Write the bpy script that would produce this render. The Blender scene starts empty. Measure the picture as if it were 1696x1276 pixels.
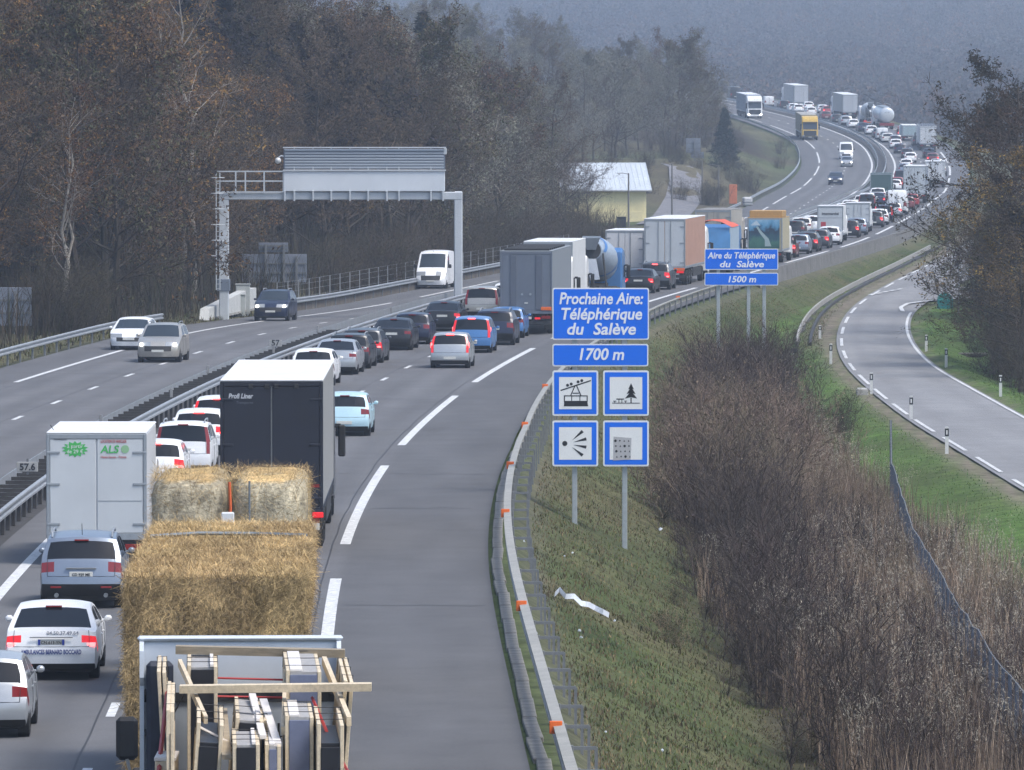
import bpy, bmesh, math, random
import numpy as np
from mathutils import Vector, Matrix

random.seed(7)
R = math.radians
scene = bpy.context.scene
COL = scene.collection

# ------------------------------------------------------------------ camera, sky, sun
FPX, CAMH, HOR = 11700.0, 11.35, 165.0          # focal length in photo pixels, eye height, horizon row
PW, PH = 1696.0, 1276.0
PITCH = math.atan((PH / 2 - HOR) / FPX)
cam_d = bpy.data.cameras.new('camera')
cam_d.sensor_fit = 'HORIZONTAL'
cam_d.sensor_width = 36.0
cam_d.lens = 36.0 * FPX / PW
cam_d.clip_start = 1.0
cam_d.clip_end = 9000.0
cam = bpy.data.objects.new('camera', cam_d)
cam.location = (0, 0, CAMH)
cam.rotation_euler = (math.pi / 2 - PITCH, 0, 0)
COL.objects.link(cam)
scene.camera = cam

SUN_EL, SUN_AZ = R(58), R(122)                   # azimuth measured from +Y towards +X
world = bpy.data.worlds.new('World')
scene.world = world
world.use_nodes = True
wn = world.node_tree
wn.nodes.clear()
sky = wn.nodes.new('ShaderNodeTexSky')
sky.sky_type = 'NISHITA'
sky.sun_disc = False
sky.sun_elevation = SUN_EL
sky.sun_rotation = SUN_AZ
sky.dust_density = 2.0
sky.air_density = 1.0
sky.ozone_density = 1.0
bg = wn.nodes.new('ShaderNodeBackground')
bg.inputs['Strength'].default_value = 0.10
wo = wn.nodes.new('ShaderNodeOutputWorld')
wn.links.new(sky.outputs[0], bg.inputs[0])
wn.links.new(bg.outputs[0], wo.inputs[0])

sun_d = bpy.data.lights.new('sun', 'SUN')
sun_d.energy = 1.5
sun_d.angle = R(22)
sun_d.color = (1.0, 0.96, 0.9)
sun = bpy.data.objects.new('sun', sun_d)
sdir = Vector((math.sin(SUN_AZ) * math.cos(SUN_EL), math.cos(SUN_AZ) * math.cos(SUN_EL), math.sin(SUN_EL)))
sun.rotation_euler = (-sdir).to_track_quat('-Z', 'Y').to_euler()
COL.objects.link(sun)

scene.view_settings.view_transform = 'Standard'
scene.view_settings.look = 'None'
scene.view_settings.exposure = 1.3
scene.view_settings.gamma = 1.0
scene.view_settings.use_curve_mapping = False
scene.cycles.use_denoising = True
scene.cycles.max_bounces = 5
scene.cycles.diffuse_bounces = 2
scene.cycles.glossy_bounces = 2
scene.cycles.transmission_bounces = 3
scene.cycles.volume_bounces = 1
scene.cycles.transparent_max_bounces = 6
scene.cycles.use_adaptive_sampling = True
scene.cycles.adaptive_threshold = 0.025
scene.cycles.caustics_reflective = False
scene.cycles.caustics_refractive = False

HAZE = 0.00025
# ------------------------------------------------------------------ tagging helpers
def tag(o, label=None, cat=None, group=None, kind=None):
    if label: o['label'] = label
    if cat: o['category'] = cat
    if group: o['group'] = group
    if kind: o['kind'] = kind
    return o

def link(name, data, parent=None, loc=None, rz=None):
    o = bpy.data.objects.new(name, data)
    COL.objects.link(o)
    if parent is not None: o.parent = parent
    if loc is not None: o.location = loc
    if rz is not None: o.rotation_euler = (0, 0, rz)
    return o

def empty(name, loc=(0, 0, 0), rz=0):
    o = link(name, None, None, loc, rz)
    o.empty_display_size = 0.3
    return o

# ------------------------------------------------------------------ mesh builder
class MB:
    def __init__(s): s.v = []; s.f = []; s.m = []
    def add(s, vs, fs, mi=0):
        b = len(s.v)
        s.v.extend(tuple(p) for p in vs)
        s.f.extend(tuple(i + b for i in f) for f in fs)
        s.m.extend([mi] * len(fs))
        return s
    def box(s, x0, x1, y0, y1, z0, z1, c=0.0, mi=0):
        if c <= 0:
            return s.add([(x0,y0,z0),(x1,y0,z0),(x1,y1,z0),(x0,y1,z0),(x0,y0,z1),(x1,y0,z1),(x1,y1,z1),(x0,y1,z1)],
                  [(0,3,2,1),(4,5,6,7),(0,1,5,4),(1,2,6,5),(2,3,7,6),(3,0,4,7)], mi)
        c = min(c, .45 * min(abs(x1-x0), abs(y1-y0), abs(z1-z0)))
        lo, hi = (x0, y0, z0), (x1, y1, z1)
        idx = {}; vs = []
        for sx in (0, 1):
            for sy in (0, 1):
                for sz in (0, 1):
                    sg = (sx, sy, sz)
                    for a in range(3):
                        p = []
                        for k in range(3):
                            e = hi[k] if sg[k] else lo[k]
                            if k != a: e += -c if sg[k] else c
                            p.append(e)
                        idx[(sg, a)] = len(vs); vs.append(p)
        fs = []
        for a in range(3):
            b, d = (a + 1) % 3, (a + 2) % 3
            for e in (0, 1):
                q = []
                for (i, j) in ((0,0),(1,0),(1,1),(0,1)):
                    sg = [0,0,0]; sg[a] = e; sg[b] = i; sg[d] = j
                    q.append(idx[(tuple(sg), a)])
                fs.append(q if e else q[::-1])
            for i in (0, 1):
                for j in (0, 1):
                    s0 = [0,0,0]; s1 = [0,0,0]
                    s0[b] = s1[b] = i; s0[d] = s1[d] = j; s1[a] = 1
                    q = [idx[(tuple(s0), b)], idx[(tuple(s1), b)], idx[(tuple(s1), d)], idx[(tuple(s0), d)]]
                    fs.append(q if (i == j) == True else q[::-1])
        for sg in [(i,j,k) for i in (0,1) for j in (0,1) for k in (0,1)]:
            fs.append([idx[(sg,0)], idx[(sg,1)], idx[(sg,2)]])
        return s.add(vs, fs, mi)
    def tube(s, pts, rad, n=6, mi=0, cap=True):
        pts = [Vector(p) for p in pts]
        if not hasattr(rad, '__len__'): rad = [rad] * len(pts)
        vs = []; fs = []
        for i, p in enumerate(pts):
            t = (pts[min(i+1, len(pts)-1)] - pts[max(i-1, 0)]).normalized()
            a = Vector((0,0,1)) if abs(t.z) < .9 else Vector((1,0,0))
            u = t.cross(a).normalized(); w = t.cross(u)
            for k in range(n):
                th = 2 * math.pi * k / n
                vs.append(p + (u * math.cos(th) + w * math.sin(th)) * rad[i])
        for i in range(len(pts) - 1):
            for k in range(n):
                fs.append((i*n+k, i*n+(k+1) % n, (i+1)*n+(k+1) % n, (i+1)*n+k))
        if cap:
            fs.append(tuple(range(n))); fs.append(tuple((len(pts)-1)*n+k for k in range(n))[::-1])
        return s.add(vs, fs, mi)
    def cyl(s, p0, p1, r, n=12, mi=0): return s.tube([p0, p1], [r, r], n, mi)
    def prism(s, poly, axis, a0, a1, mi=0):
        # poly: list of 2D points in the two other axes (in order), extruded along axis from a0 to a1
        n = len(poly); vs = []
        for a in (a0, a1):
            for (p, q) in poly:
                vs.append((a, p, q) if axis == 0 else (p, a, q) if axis == 1 else (p, q, a))
        fs = [tuple(range(n))[::-1], tuple(range(n, 2*n))] + [(i, (i+1) % n, n+(i+1) % n, n+i) for i in range(n)]
        return s.add(vs, fs, mi)
    def quad(s, a, b, c, d, mi=0): return s.add([a, b, c, d], [(0,1,2,3)], mi)
    def strip(s, L, Rr, mi=0):
        n = len(L); return s.add(list(L) + list(Rr), [(i, i+1, n+i+1, n+i) for i in range(n-1)], mi)
    def mesh(s, name, mats, smooth=None, recalc=True):
        me = bpy.data.meshes.new(name)
        me.from_pydata(s.v, [], s.f)
        if not isinstance(mats, (list, tuple)): mats = [mats]
        for m in mats: me.materials.append(m)
        if len(mats) > 1: me.polygons.foreach_set('material_index', s.m)
        if recalc:
            bm = bmesh.new(); bm.from_mesh(me)
            bmesh.ops.recalc_face_normals(bm, faces=bm.faces)
            bm.to_mesh(me); bm.free()
        if smooth is not None:
            me.polygons.foreach_set('use_smooth', [True] * len(me.polygons))
            me.set_sharp_from_angle(angle=R(smooth))
        me.update()
        return me
    def build(s, name, mats, parent=None, loc=None, rz=None, smooth=None, recalc=True):
        return link(name, s.mesh(name, mats, smooth, recalc), parent, loc, rz)

def np_mesh(name, verts, faces, mat, cols=None, smooth=False):
    """verts (n,3) float, faces (m,k) int with constant k"""
    me = bpy.data.meshes.new(name)
    n, m, k = len(verts), len(faces), faces.shape[1]
    me.vertices.add(n); me.vertices.foreach_set('co', np.asarray(verts, np.float32).ravel())
    me.loops.add(m * k); me.loops.foreach_set('vertex_index', np.asarray(faces, np.int32).ravel())
    me.polygons.add(m)
    me.polygons.foreach_set('loop_start', np.arange(0, m * k, k, dtype=np.int32))
    if smooth: me.polygons.foreach_set('use_smooth', np.ones(m, dtype=bool))
    if cols is not None:
        at = me.color_attributes.new('Col', 'FLOAT_COLOR', 'POINT')
        c = np.ones((n, 4), np.float32); c[:, :3] = cols
        at.data.foreach_set('color', c.ravel())
    me.materials.append(mat)
    me.update(calc_edges=True)
    return me

# ------------------------------------------------------------------ materials
MATS = {}
def srgb(r, g, b):
    f = lambda c: (c/255/12.92) if c/255 <= .04045 else ((c/255+.055)/1.055)**2.4
    return (f(r), f(g), f(b), 1)

def mat(name, col, rough=.6, metal=0.0, coat=0.0, noise=0.0, nscale=8.0, emit=None, estr=0.0, spec=.5, bump=0.0, coord='Object', stretch=None, attr=None, objrand=0.0, trans=0.0, alpha=1.0, hue=.04):
    if name in MATS: return MATS[name]
    m = bpy.data.materials.new(name); m.use_nodes = True
    nt = m.node_tree; b = nt.nodes['Principled BSDF']
    if len(col) == 3: col = (*col, 1)
    b.inputs['Base Color'].default_value = col
    b.inputs['Roughness'].default_value = rough
    b.inputs['Metallic'].default_value = metal
    b.inputs['Specular IOR Level'].default_value = spec
    if coat:
        b.inputs['Coat Weight'].default_value = coat; b.inputs['Coat Roughness'].default_value = .08
    if trans: b.inputs['Transmission Weight'].default_value = trans
    if alpha < 1: b.inputs['Alpha'].default_value = alpha
    if emit:
        b.inputs['Emission Color'].default_value = (*emit[:3], 1); b.inputs['Emission Strength'].default_value = estr
    src = None
    if attr:
        a = nt.nodes.new('ShaderNodeVertexColor'); a.layer_name = 'Col'; src = a.outputs[0]
    if noise or bump:
        tc = nt.nodes.new('ShaderNodeTexCoord'); mp = nt.nodes.new('ShaderNodeMapping')
        if stretch: mp.inputs['Scale'].default_value = stretch
        nt.links.new(tc.outputs[coord], mp.inputs[0])
        nz = nt.nodes.new('ShaderNodeTexNoise'); nz.inputs['Scale'].default_value = nscale
        nz.inputs['Detail'].default_value = 6; nz.inputs['Roughness'].default_value = .65
        nt.links.new(mp.outputs[0], nz.inputs['Vector'])
        if noise:
            mr = nt.nodes.new('ShaderNodeMapRange')
            mr.inputs['From Min'].default_value = .3; mr.inputs['From Max'].default_value = .7
            mr.inputs['To Min'].default_value = 1 - noise; mr.inputs['To Max'].default_value = 1 + noise
            nt.links.new(nz.outputs[0], mr.inputs[0])
            mx = nt.nodes.new('ShaderNodeMix'); mx.data_type = 'RGBA'; mx.blend_type = 'MULTIPLY'
            mx.inputs[0].default_value = 1
            if src is not None: nt.links.new(src, mx.inputs[6])
            else: mx.inputs[6].default_value = col
            nt.links.new(mr.outputs[0], mx.inputs[7])
            src = mx.outputs[2]
        if bump:
            bp = nt.nodes.new('ShaderNodeBump'); bp.inputs['Strength'].default_value = bump; bp.inputs['Distance'].default_value = .05
            nt.links.new(nz.outputs[0], bp.inputs['Height']); nt.links.new(bp.outputs[0], b.inputs['Normal'])
    if objrand:
        oi = nt.nodes.new('ShaderNodeObjectInfo'); mr2 = nt.nodes.new('ShaderNodeMapRange')
        mr2.inputs['To Min'].default_value = 1 - objrand; mr2.inputs['To Max'].default_value = 1 + objrand
        nt.links.new(oi.outputs['Random'], mr2.inputs[0])
        hs = nt.nodes.new('ShaderNodeHueSaturation')
        mr3 = nt.nodes.new('ShaderNodeMapRange'); mr3.inputs['To Min'].default_value = .5 - hue * .4; mr3.inputs['To Max'].default_value = .5 + hue * .6
        ml = nt.nodes.new('ShaderNodeMath'); ml.operation = 'MULTIPLY'; ml.inputs[1].default_value = 7.31
        fr = nt.nodes.new('ShaderNodeMath'); fr.operation = 'FRACT'
        nt.links.new(oi.outputs['Random'], ml.inputs[0]); nt.links.new(ml.outputs[0], fr.inputs[0]); nt.links.new(fr.outputs[0], mr3.inputs[0])
        nt.links.new(mr3.outputs[0], hs.inputs['Hue']); nt.links.new(mr2.outputs[0], hs.inputs['Value'])
        if src is not None: nt.links.new(src, hs.inputs['Color'])
        else: hs.inputs['Color'].default_value = col
        src = hs.outputs[0]
    if src is not None: nt.links.new(src, b.inputs['Base Color'])
    MATS[name] = m
    return m

PAINT = {}
def paint(name, col, metal=.0, rough=.35):
    return mat('paint_' + name, col, rough=rough, metal=metal, coat=.3, noise=.06, spec=.35, nscale=1.5)
paint_cols = dict(white=(.82,.83,.84), offwhite=(.66,.66,.64), silver=(.42,.44,.46), grey=(.075,.08,.088), dark=(.02,.022,.026), black=(.012,.012,.014),
    navy=(.012,.018,.045), blue=(.07,.19,.42), lightblue=(.46,.66,.74), red=(.30,.02,.02), beige=(.42,.38,.33), darkred=(.14,.03,.03), steel=(.23,.27,.33), green=(.03,.06,.05), bronze=(.42,.40,.365), yellow=(.62,.40,.06))
for k, c in paint_cols.items():
    PAINT[k] = paint(k, c, metal=.45 if k in ('silver','grey','steel','bronze') else 0)
M_glass = mat('dark_glass', (.010,.012,.015), rough=.05, spec=.38)
M_glassl = mat('windscreen_glass', (.03,.04,.05), rough=.05, spec=.5)
M_black = mat('black_plastic', (.015,.015,.016), rough=.6)
M_rubber = mat('rubber', (.012,.012,.012), rough=.85, noise=.3, nscale=20)
M_rim = mat('alloy', (.30,.31,.32), rough=.35, metal=.8)
M_tail = mat('tail_lens', (.22,.012,.012), rough=.2, coat=.5)
M_brake = mat('brake_lit', (.34,.012,.014), rough=.25, emit=(1,.02,.03), estr=.28)
M_bulb = mat('brake_bulb', (.6,.05,.05), rough=.3, emit=(1,.06,.06), estr=4.0)
M_head = mat('headlamp_lens', (.28,.30,.32), rough=.12, coat=.8)
M_headlit = mat('headlamp_lit', (.8,.8,.75), rough=.2, emit=(1,.93,.8), estr=5)
M_plate = mat('plate_white', (.62,.62,.58), rough=.5)
M_plateb = mat('plate_blue', (.02,.05,.35), rough=.5)
M_text_dark = mat('print_dark', (.02,.02,.025), rough=.6)
M_galv = mat('galvanised', (.33,.35,.37), rough=.5, metal=.35, noise=.15, nscale=2.0)
M_galvd = mat('galvanised_dull', (.17,.18,.19), rough=.7, metal=.2, noise=.2, nscale=3.0)
M_conc = mat('concrete', (.32,.31,.29), rough=.9, noise=.22, nscale=1.2)
M_orange = mat('orange_plastic', (.75,.14,.02), rough=.5)

# ------------------------------------------------------------------ text
def text_mesh(txt, size, m, shear=0.0, offset=0.0, extrude=0.004, align='CENTER', spacing=1.0):
    cu = bpy.data.curves.new('t', 'FONT'); cu.body = txt; cu.size = size; cu.shear = shear; cu.offset = offset
    cu.extrude = extrude; cu.align_x = align; cu.space_character = spacing; cu.resolution_u = 3
    o = bpy.data.objects.new('t', cu); COL.objects.link(o)
    dg = bpy.context.evaluated_depsgraph_get()
    me = bpy.data.meshes.new_from_object(o.evaluated_get(dg))
    bpy.data.objects.remove(o); bpy.data.curves.remove(cu)
    me.materials.clear(); me.materials.append(m)
    return me
def text_on(name, txt, size, m, parent, loc, width=None, height=None, **kw):
    """text in the XZ plane facing -Y"""
    me = text_mesh(txt, size, m, **kw)
    o = link(name, me, parent, loc)
    o.rotation_euler = (math.pi/2, 0, 0)
    if width:
        xs = [v.co.x for v in me.vertices]
        if xs:
            k = width / (max(xs) - min(xs)); o.scale = (k, (height or k), 1)
    return o

# ------------------------------------------------------------------ alignment of the motorway
_CP = [(60,-11.6),(100,-12.5),(120,-12.85),(138,-13.2),(162,-13.7),(176,-13.9),(205,-13.75),(232,-13.3),(271,-11.75),(283,-11.2),(320,-8.8),(344,-7.0),(370,-4.7),(400,-1.7),(424,1.3),
       (552,16.9),(596,21.3),(655,26.5),(708,31),(724,32.4),(878,44.4),(975,51),(1012,53.1),(1068,54.8),(1110,54.0),(1170,50),(1214,46),(1252,42),(1350,30),(1500,8),(1700,-25),(2000,-80)]
_d = np.arange(40, 2000, 1.0)
_x = np.interp(_d, [p[0] for p in _CP], [p[1] for p in _CP])
_k = np.exp(-.5 * (np.arange(-60, 61) / 18.0) ** 2); _k /= _k.sum()
_x = np.convolve(np.pad(_x, 60, mode='reflect', reflect_type='odd'), _k, 'valid')
_dx = np.gradient(_x, _d)
def C(d): return np.interp(d, _d, _x)
def DX(d): return np.interp(d, _d, _dx)
def sst(a, b, v):
    t = np.clip((v - a) / (b - a), 0, 1); return t * t * (3 - 2 * t)
def rz(d):
    d = np.asarray(d, float)
    z = np.where(d < 850, 0, np.where(d < 1050, (np.clip(d,850,1050)-850)**2*.035/400,
        np.where(d < 1150, 3.5+(d-1050)*.035, 7 + (np.clip(d,1150,1450)-1150)*.035 - (np.clip(d,1150,1450)-1150)**2*.035/900 + np.clip(d-1450,0,None)*.01)))
    return z
def zl(d): return rz(d) - .95 * sst(330, 430, d) * (1 - sst(740, 880, d))   # the oncoming carriageway lies lower here
def frame(d):
    t = Vector((float(DX(d)), 1, 0)).normalized(); return t, Vector((t.y, -t.x, 0))
def road_pt(d, t, dz=0.0):
    d = float(d); T, N = frame(d)
    z = float(rz(d)) if t > -.8 else float(zl(d))
    return Vector((float(C(d)), d, z + dz)) + N * t

def ray(px, py):
    x = (px - PW/2) / FPX; y = -(py - PH/2) / FPX
    sp, cp = math.sin(PITCH), math.cos(PITCH)
    return (x, cp + y * sp, -sp + y * cp)
def hit(px, py, zf):
    """where the view ray through a photo pixel meets the surface z = zf(d)"""
    r = ray(px, py); d = 70.0
    while d < 2500:
        k = d / r[1]
        if CAMH + r[2] * k <= zf(d): break
        d += .5
    return r[0] * k, d
def at(px, py, d):
    """point at distance d behind a photo pixel"""
    r = ray(px, py); k = d / r[1]
    return Vector((r[0] * k, d, CAMH + r[2] * k))
# ================================================================== terrain
def tR(d): return np.interp(d, [230, 274, 370], [13.6, 13.2, 12.6])
TL = -11.7
_S = [(60,30,36,-2.6),(150,22.5,28.6,-2.6),(200,19.6,25.4,-2.6),(249,18.1,23.6,-2.5),(279,17.6,23.0,-2.5),(303,17.1,22.5,-2.5),(334,17.0,22.25,-2.5),(364,17.1,21.8,-2.4),(385,17.6,22.0,-2.05),(402,18.5,22.6,-1.75),
      (424,20.0,24.0,-1.45),(445,22.0,26.4,-1.2),(474,25.6,30.4,-.8),(504,29.4,34.6,-.5),(552,34.6,40.2,-.3),(600,39.4,45,-.2),(700,48,53.6,0),(900,62,67,0)]
_sd = np.arange(60, 900, 1.0)
def _sm(col, w=9):
    v = np.interp(_sd, [p[0] for p in _S], [p[col] for p in _S])
    k = np.exp(-.5 * (np.arange(-30, 31) / w) ** 2); k /= k.sum()
    return np.convolve(np.pad(v, 30, mode='reflect', reflect_type='odd'), k, 'valid')
_sl, _sr, _sz = _sm(1), _sm(2), _sm(3)
def SL(d): return np.interp(d, _sd, _sl)
def SR(d): return np.interp(d, _sd, _sr)
def SZ(d): return np.interp(d, _sd, _sz)

def vnoise(x, y, s, seed=0):
    """cheap smooth value noise"""
    x = np.asarray(x, float) / s + seed * 17.3; y = np.asarray(y, float) / s + seed * 5.7
    xi, yi = np.floor(x), np.floor(y); fx, fy = x - xi, y - yi
    fx = fx * fx * (3 - 2 * fx); fy = fy * fy * (3 - 2 * fy)
    h = lambda a, b: np.modf(np.abs(np.sin(a * 127.1 + b * 311.7 + seed) * 43758.5453))[0]
    return (h(xi, yi) * (1-fx) + h(xi+1, yi) * fx) * (1-fy) + (h(xi, yi+1) * (1-fx) + h(xi+1, yi+1) * fx) * fy

def hill_far(X, d):
    base = -9 + np.clip(d - 1650, 0, None) * (.027 + .003 * np.sin(X / 260.0)) 
    return base + 10 * vnoise(X, d, 400, 3) * sst(2400, 3200, d)

def ground_z(X, d):
    X = np.asarray(X, float); d = np.asarray(d, float)
    c = C(d); t = X - c
    # ---- right of the motorway
    u = X - (c + tR(d) + .35)
    zz2 = SZ(d); L, Rr = SL(d), SR(d)
    floor = np.where(d < 340, -2.95, zz2 - .35)
    floor = np.where(d < 340, -2.95, floor) * (1 - sst(340, 380, d)) + (zz2 - .35) * sst(340, 380, d) if True else floor
    bumps = .22 * (vnoise(X, d, 3.1, 1) - .5) * sst(.5, 3, u)
    zr = np.maximum(-.10 - .52 * np.clip(u, 0, None) * (1 - .25 * sst(5, 7, u)), floor) + bumps
    w = sst(L - 4.0, L - .9, X)
    zr = zr * (1 - w) + (zz2 - .05) * w
    zr = zr - .10 * sst(L + .1, L + .5, X)
    over = np.clip(X - Rr - .8, 0, None)
    zr = np.where(over > 0, zz2 - .05 - .55 * sst(.2, 2.2, over) * (d < 420) + .30 * np.clip(over - 2.5, 0, None) * (1 - .5 * sst(10, 30, over)) + .4 * (vnoise(X, d, 4, 2) - .5) * sst(.5, 3, over), zr)
    far = sst(640, 800, d)
    zrf = rz(d) - .25 - .32 * np.clip(u - 1.5, 0, 45)
    zr = zr * (1 - far) + zrf * far
    # ---- left of the motorway
    ul = -(t - TL) - .3
    f = np.interp(d, [0, 560, 700, 760, 870, 1050, 1200, 1400], [0, 0, -1.5, -1.4, 3.2, 5.4, 9.5, 11.5])
    u0 = np.interp(d, [0, 560, 640, 900, 1000, 1400], [7, 7, 26, 34, 22, 16])
    sl = np.interp(d, [0, 330, 560, 700, 1000], [.45, .42, .35, .30, .30])
    b = sst(1.0, 12, ul)
    zlft = (zl(d) - .12) * (1 - b) + f * b + sl * np.clip(ul - u0, 0, None) * (1 - .4 * sst(40, 120, ul)) + .35 * (vnoise(X, d, 5, 4) - .5) * sst(1, 6, ul)
    # ---- under the carriageways
    road = np.where(t > 0, rz(d), zl(d)) - np.where(t > tR(d) - .5, .03, .16)
    z = np.where(u > 0, zr, np.where(ul > 0, zlft, road))
    # ---- the hill that closes the valley
    h = hill_far(X, d)
    w = sst(1490, 1720, d)
    z = z * (1 - w) + h * w
    return z
def gz(x, d): return float(ground_z(np.array([x]), np.array([d]))[0])

tcols = np.concatenate([[-700,-500,-380,-300,-240,-190,-150,-120,-100,-85,-72,-62,-54,-47,-41,-36,-32,-28.5,-25.5,-23,-21,-19.2,-17.6,-16.2,-15,-14,-13.2,-12.5,-12.05,-11.75,-11.5,-6,-.8,.8,6,12.0],
    [12.45,12.8,13.2,13.55,13.9], np.arange(14.3, 44, .55), [46,49,53,58,64,72,82,95,110,130,160,200,250,320,420,560,700]])
drows = np.concatenate([np.arange(60, 640, 2.5), np.arange(640, 1500, 7.0), np.arange(1500, 5600, 60.0), np.arange(5600, 6400, 200.0)])
DD, TT = np.meshgrid(drows, tcols, indexing='ij')
XX = C(DD) + TT
ZZ = ground_z(XX, DD)
nR, nC = DD.shape
V = np.stack([XX, DD, ZZ], -1).reshape(-1, 3)
i0 = (np.arange(nR - 1)[:, None] * nC + np.arange(nC - 1)[None]).ravel()
Fc = np.stack([i0, i0 + 1, i0 + nC + 1, i0 + nC], -1)
# what grows or lies where (surface colours)
GRASS = np.array([.060, .082, .028]); DRY = np.array([.110, .090, .050]); LITTER = np.array([.040, .031, .022]); DIRT = np.array([.17, .145, .11]); MOSS = np.array([.05, .07, .03])
Xf, Df = V[:, 0], V[:, 1]
ur = Xf - (C(Df) + tR(Df) + .35); ulf = -(Xf - C(Df) - TL) - .3
n1 = vnoise(Xf, Df * .55, 4.0, 5); n2 = vnoise(Xf, Df * .5, 1.7, 6); n3 = vnoise(Xf, Df, 22, 7)
col = GRASS[None] * (.75 + .5 * n2[:, None])
drymix = np.clip(.45 + .9 * (n1 - .5) + .5 * (n2 - .5), 0, 1)
col = np.where((ur > 0)[:, None], col * (1 - drymix[:, None] * .75) + DRY * drymix[:, None] * .75, col)
low = sst(4.0, 6.5, ur) * (Xf < SL(Df) - 4.2) * sst(360, 320, Df) if False else sst(4.0, 6.5, ur) * (1 - sst(-6.5, -4.5, Xf - SL(Df))) * (1 - sst(300, 350, Df))
col = col * (1 - low[:, None]) + LITTER * 1.5 * low[:, None]
meadow = sst(-7, -4.5, Xf - SL(Df)) * (ur > 3) * (Df < 640)
mcol = np.array([.068, .125, .026]) * (.7 + .6 * n2[:, None]); mcol = mcol * (1 - .35 * n1[:, None]) + DRY * .35 * n1[:, None]
col = col * (1 - meadow[:, None]) + mcol * meadow[:, None]
nearedge = np.exp(-((Xf - SL(Df) + .35) / .55) ** 2) * (Df < 640)
nearedge = np.maximum(nearedge, np.exp(-((Xf - SR(Df) - .3) / .3) ** 2) * (Df < 640) * .6)
nearedge = np.maximum(nearedge, np.exp(-((Xf - SL(Df) + .9) / 1.0) ** 2) * sst(370, 400, Df) * (Df < 640))
col = col * (1 - nearedge[:, None]) + DIRT * nearedge[:, None]
rightbank = sst(5, 9, Xf - SR(Df)) * (ur > 0)
col = col * (1 - rightbank[:, None]) + LITTER * 1.3 * rightbank[:, None]
kerb = np.exp(-((ur - .2) / .5) ** 2) * (ur > -.4) * .55
col = col * (1 - kerb[:, None]) + np.array([.12, .11, .085]) * kerb[:, None]
lit = sst(2.5, 7, ulf) * np.where((Df > 600) & (Df < 1010), sst(22, 34, ulf), 1)
lcol = DRY * .7 + MOSS * .5
lc = np.where((ulf > 0)[:, None], np.where(((Df > 600) & (Df < 1100))[:, None], (np.array([.075, .098, .04]) * n3[:, None] + np.array([.10, .082, .052]) * (1 - n3[:, None])) * (.6 + .7 * n1[:, None]), lcol[None] * (.6 + .6 * n1[:, None])), col)
col = np.where((ulf > 0)[:, None], lc * (1 - lit[:, None]) + LITTER * lit[:, None], col)
col = np.where((Df > 1450)[:, None], LITTER * 1.8, col)
col = np.where(((Df > 640) & (Df < 1350) & (ur > 0))[:, None], (DRY * .55 + GRASS * .35) * (.7 + .6 * n1[:, None]), col)
M_ground = mat('ground_soil', (.08,.08,.04), rough=.95, attr=True, noise=.45, nscale=1.4, bump=.6, spec=.1)
ground = link('ground', np_mesh('ground', V, Fc, M_ground, col, smooth=True))
tag(ground, kind='structure')

# ================================================================== roads
def asphalt(name, base):
    m = mat(name, base, rough=.88, attr=True, noise=.10, nscale=.55, spec=.25)
    nt = m.node_tree; b = nt.nodes['Principled BSDF']
    src = b.inputs['Base Color'].links[0].from_socket
    tc = nt.nodes.new('ShaderNodeTexCoord')
    n = nt.nodes.new('ShaderNodeTexNoise'); n.inputs['Scale'].default_value = 14; n.inputs['Detail'].default_value = 3
    mp = nt.nodes.new('ShaderNodeMapping'); mp.inputs['Scale'].default_value = (1, .12, 1)
    n2 = nt.nodes.new('ShaderNodeTexNoise'); n2.inputs['Scale'].default_value = .7; n2.inputs['Detail'].default_value = 5
    nt.links.new(tc.outputs['Object'], n.inputs['Vector']); nt.links.new(tc.outputs['Object'], mp.inputs[0]); nt.links.new(mp.outputs[0], n2.inputs['Vector'])
    ad = nt.nodes.new('ShaderNodeMath'); ad.operation = 'ADD'; nt.links.new(n.outputs[0], ad.inputs[0]); nt.links.new(n2.outputs[0], ad.inputs[1])
    mr = nt.nodes.new('ShaderNodeMapRange'); mr.inputs['From Min'].default_value = .6; mr.inputs['From Max'].default_value = 1.4; mr.inputs['To Min'].default_value = .84; mr.inputs['To Max'].default_value = 1.16
    nt.links.new(ad.outputs[0], mr.inputs[0])
    mx = nt.nodes.new('ShaderNodeMix'); mx.data_type = 'RGBA'; mx.blend_type = 'MULTIPLY'; mx.inputs[0].default_value = 1
    nt.links.new(src, mx.inputs[6]); nt.links.new(mr.outputs[0], mx.inputs[7]); nt.links.new(mx.outputs[2], b.inputs['Base Color'])
    return m
M_asph = asphalt('asphalt', (.14,.14,.145))
M_asph2 = asphalt('asphalt_minor', (.2,.2,.2))
M_line = mat('road_paint', (.60,.60,.59), rough=.6, noise=.42, nscale=5)

def carriageway(name, ts, zfun, cfun, d0, d1):
    ds = np.concatenate([np.arange(d0, min(d1, 700), 3.0), np.arange(max(700, d0), d1 + 1, 7.0)])
    Vv = np.zeros((len(ds), len(ts), 3)); cc = np.zeros((len(ds), len(ts), 3))
    for i, d in enumerate(ds):
        T, N = frame(d); z = float(zfun(d)); c = float(C(d)); e = float(tR(d)) - .45
        for j, t in enumerate(ts):
            tt = t if t < 90 else e
            Vv[i, j] = (c + N.x * tt, d + N.y * tt, z); cc[i, j] = cfun(tt) * (.90 + .14 * float(vnoise(tt, d * .12, 1.3, 3)) + .08 * float(vnoise(tt, d * .5, 2.2, 5)))
    n, k = len(ds), len(ts)
    i0 = (np.arange(n-1)[:, None] * k + np.arange(k-1)[None]).ravel()
    o = link(name, np_mesh(name, Vv.reshape(-1, 3), np.stack([i0, i0+1, i0+k+1, i0+k], -1), M_asph, cc.reshape(-1, 3), smooth=True))
    return tag(o, kind='structure')
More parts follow.
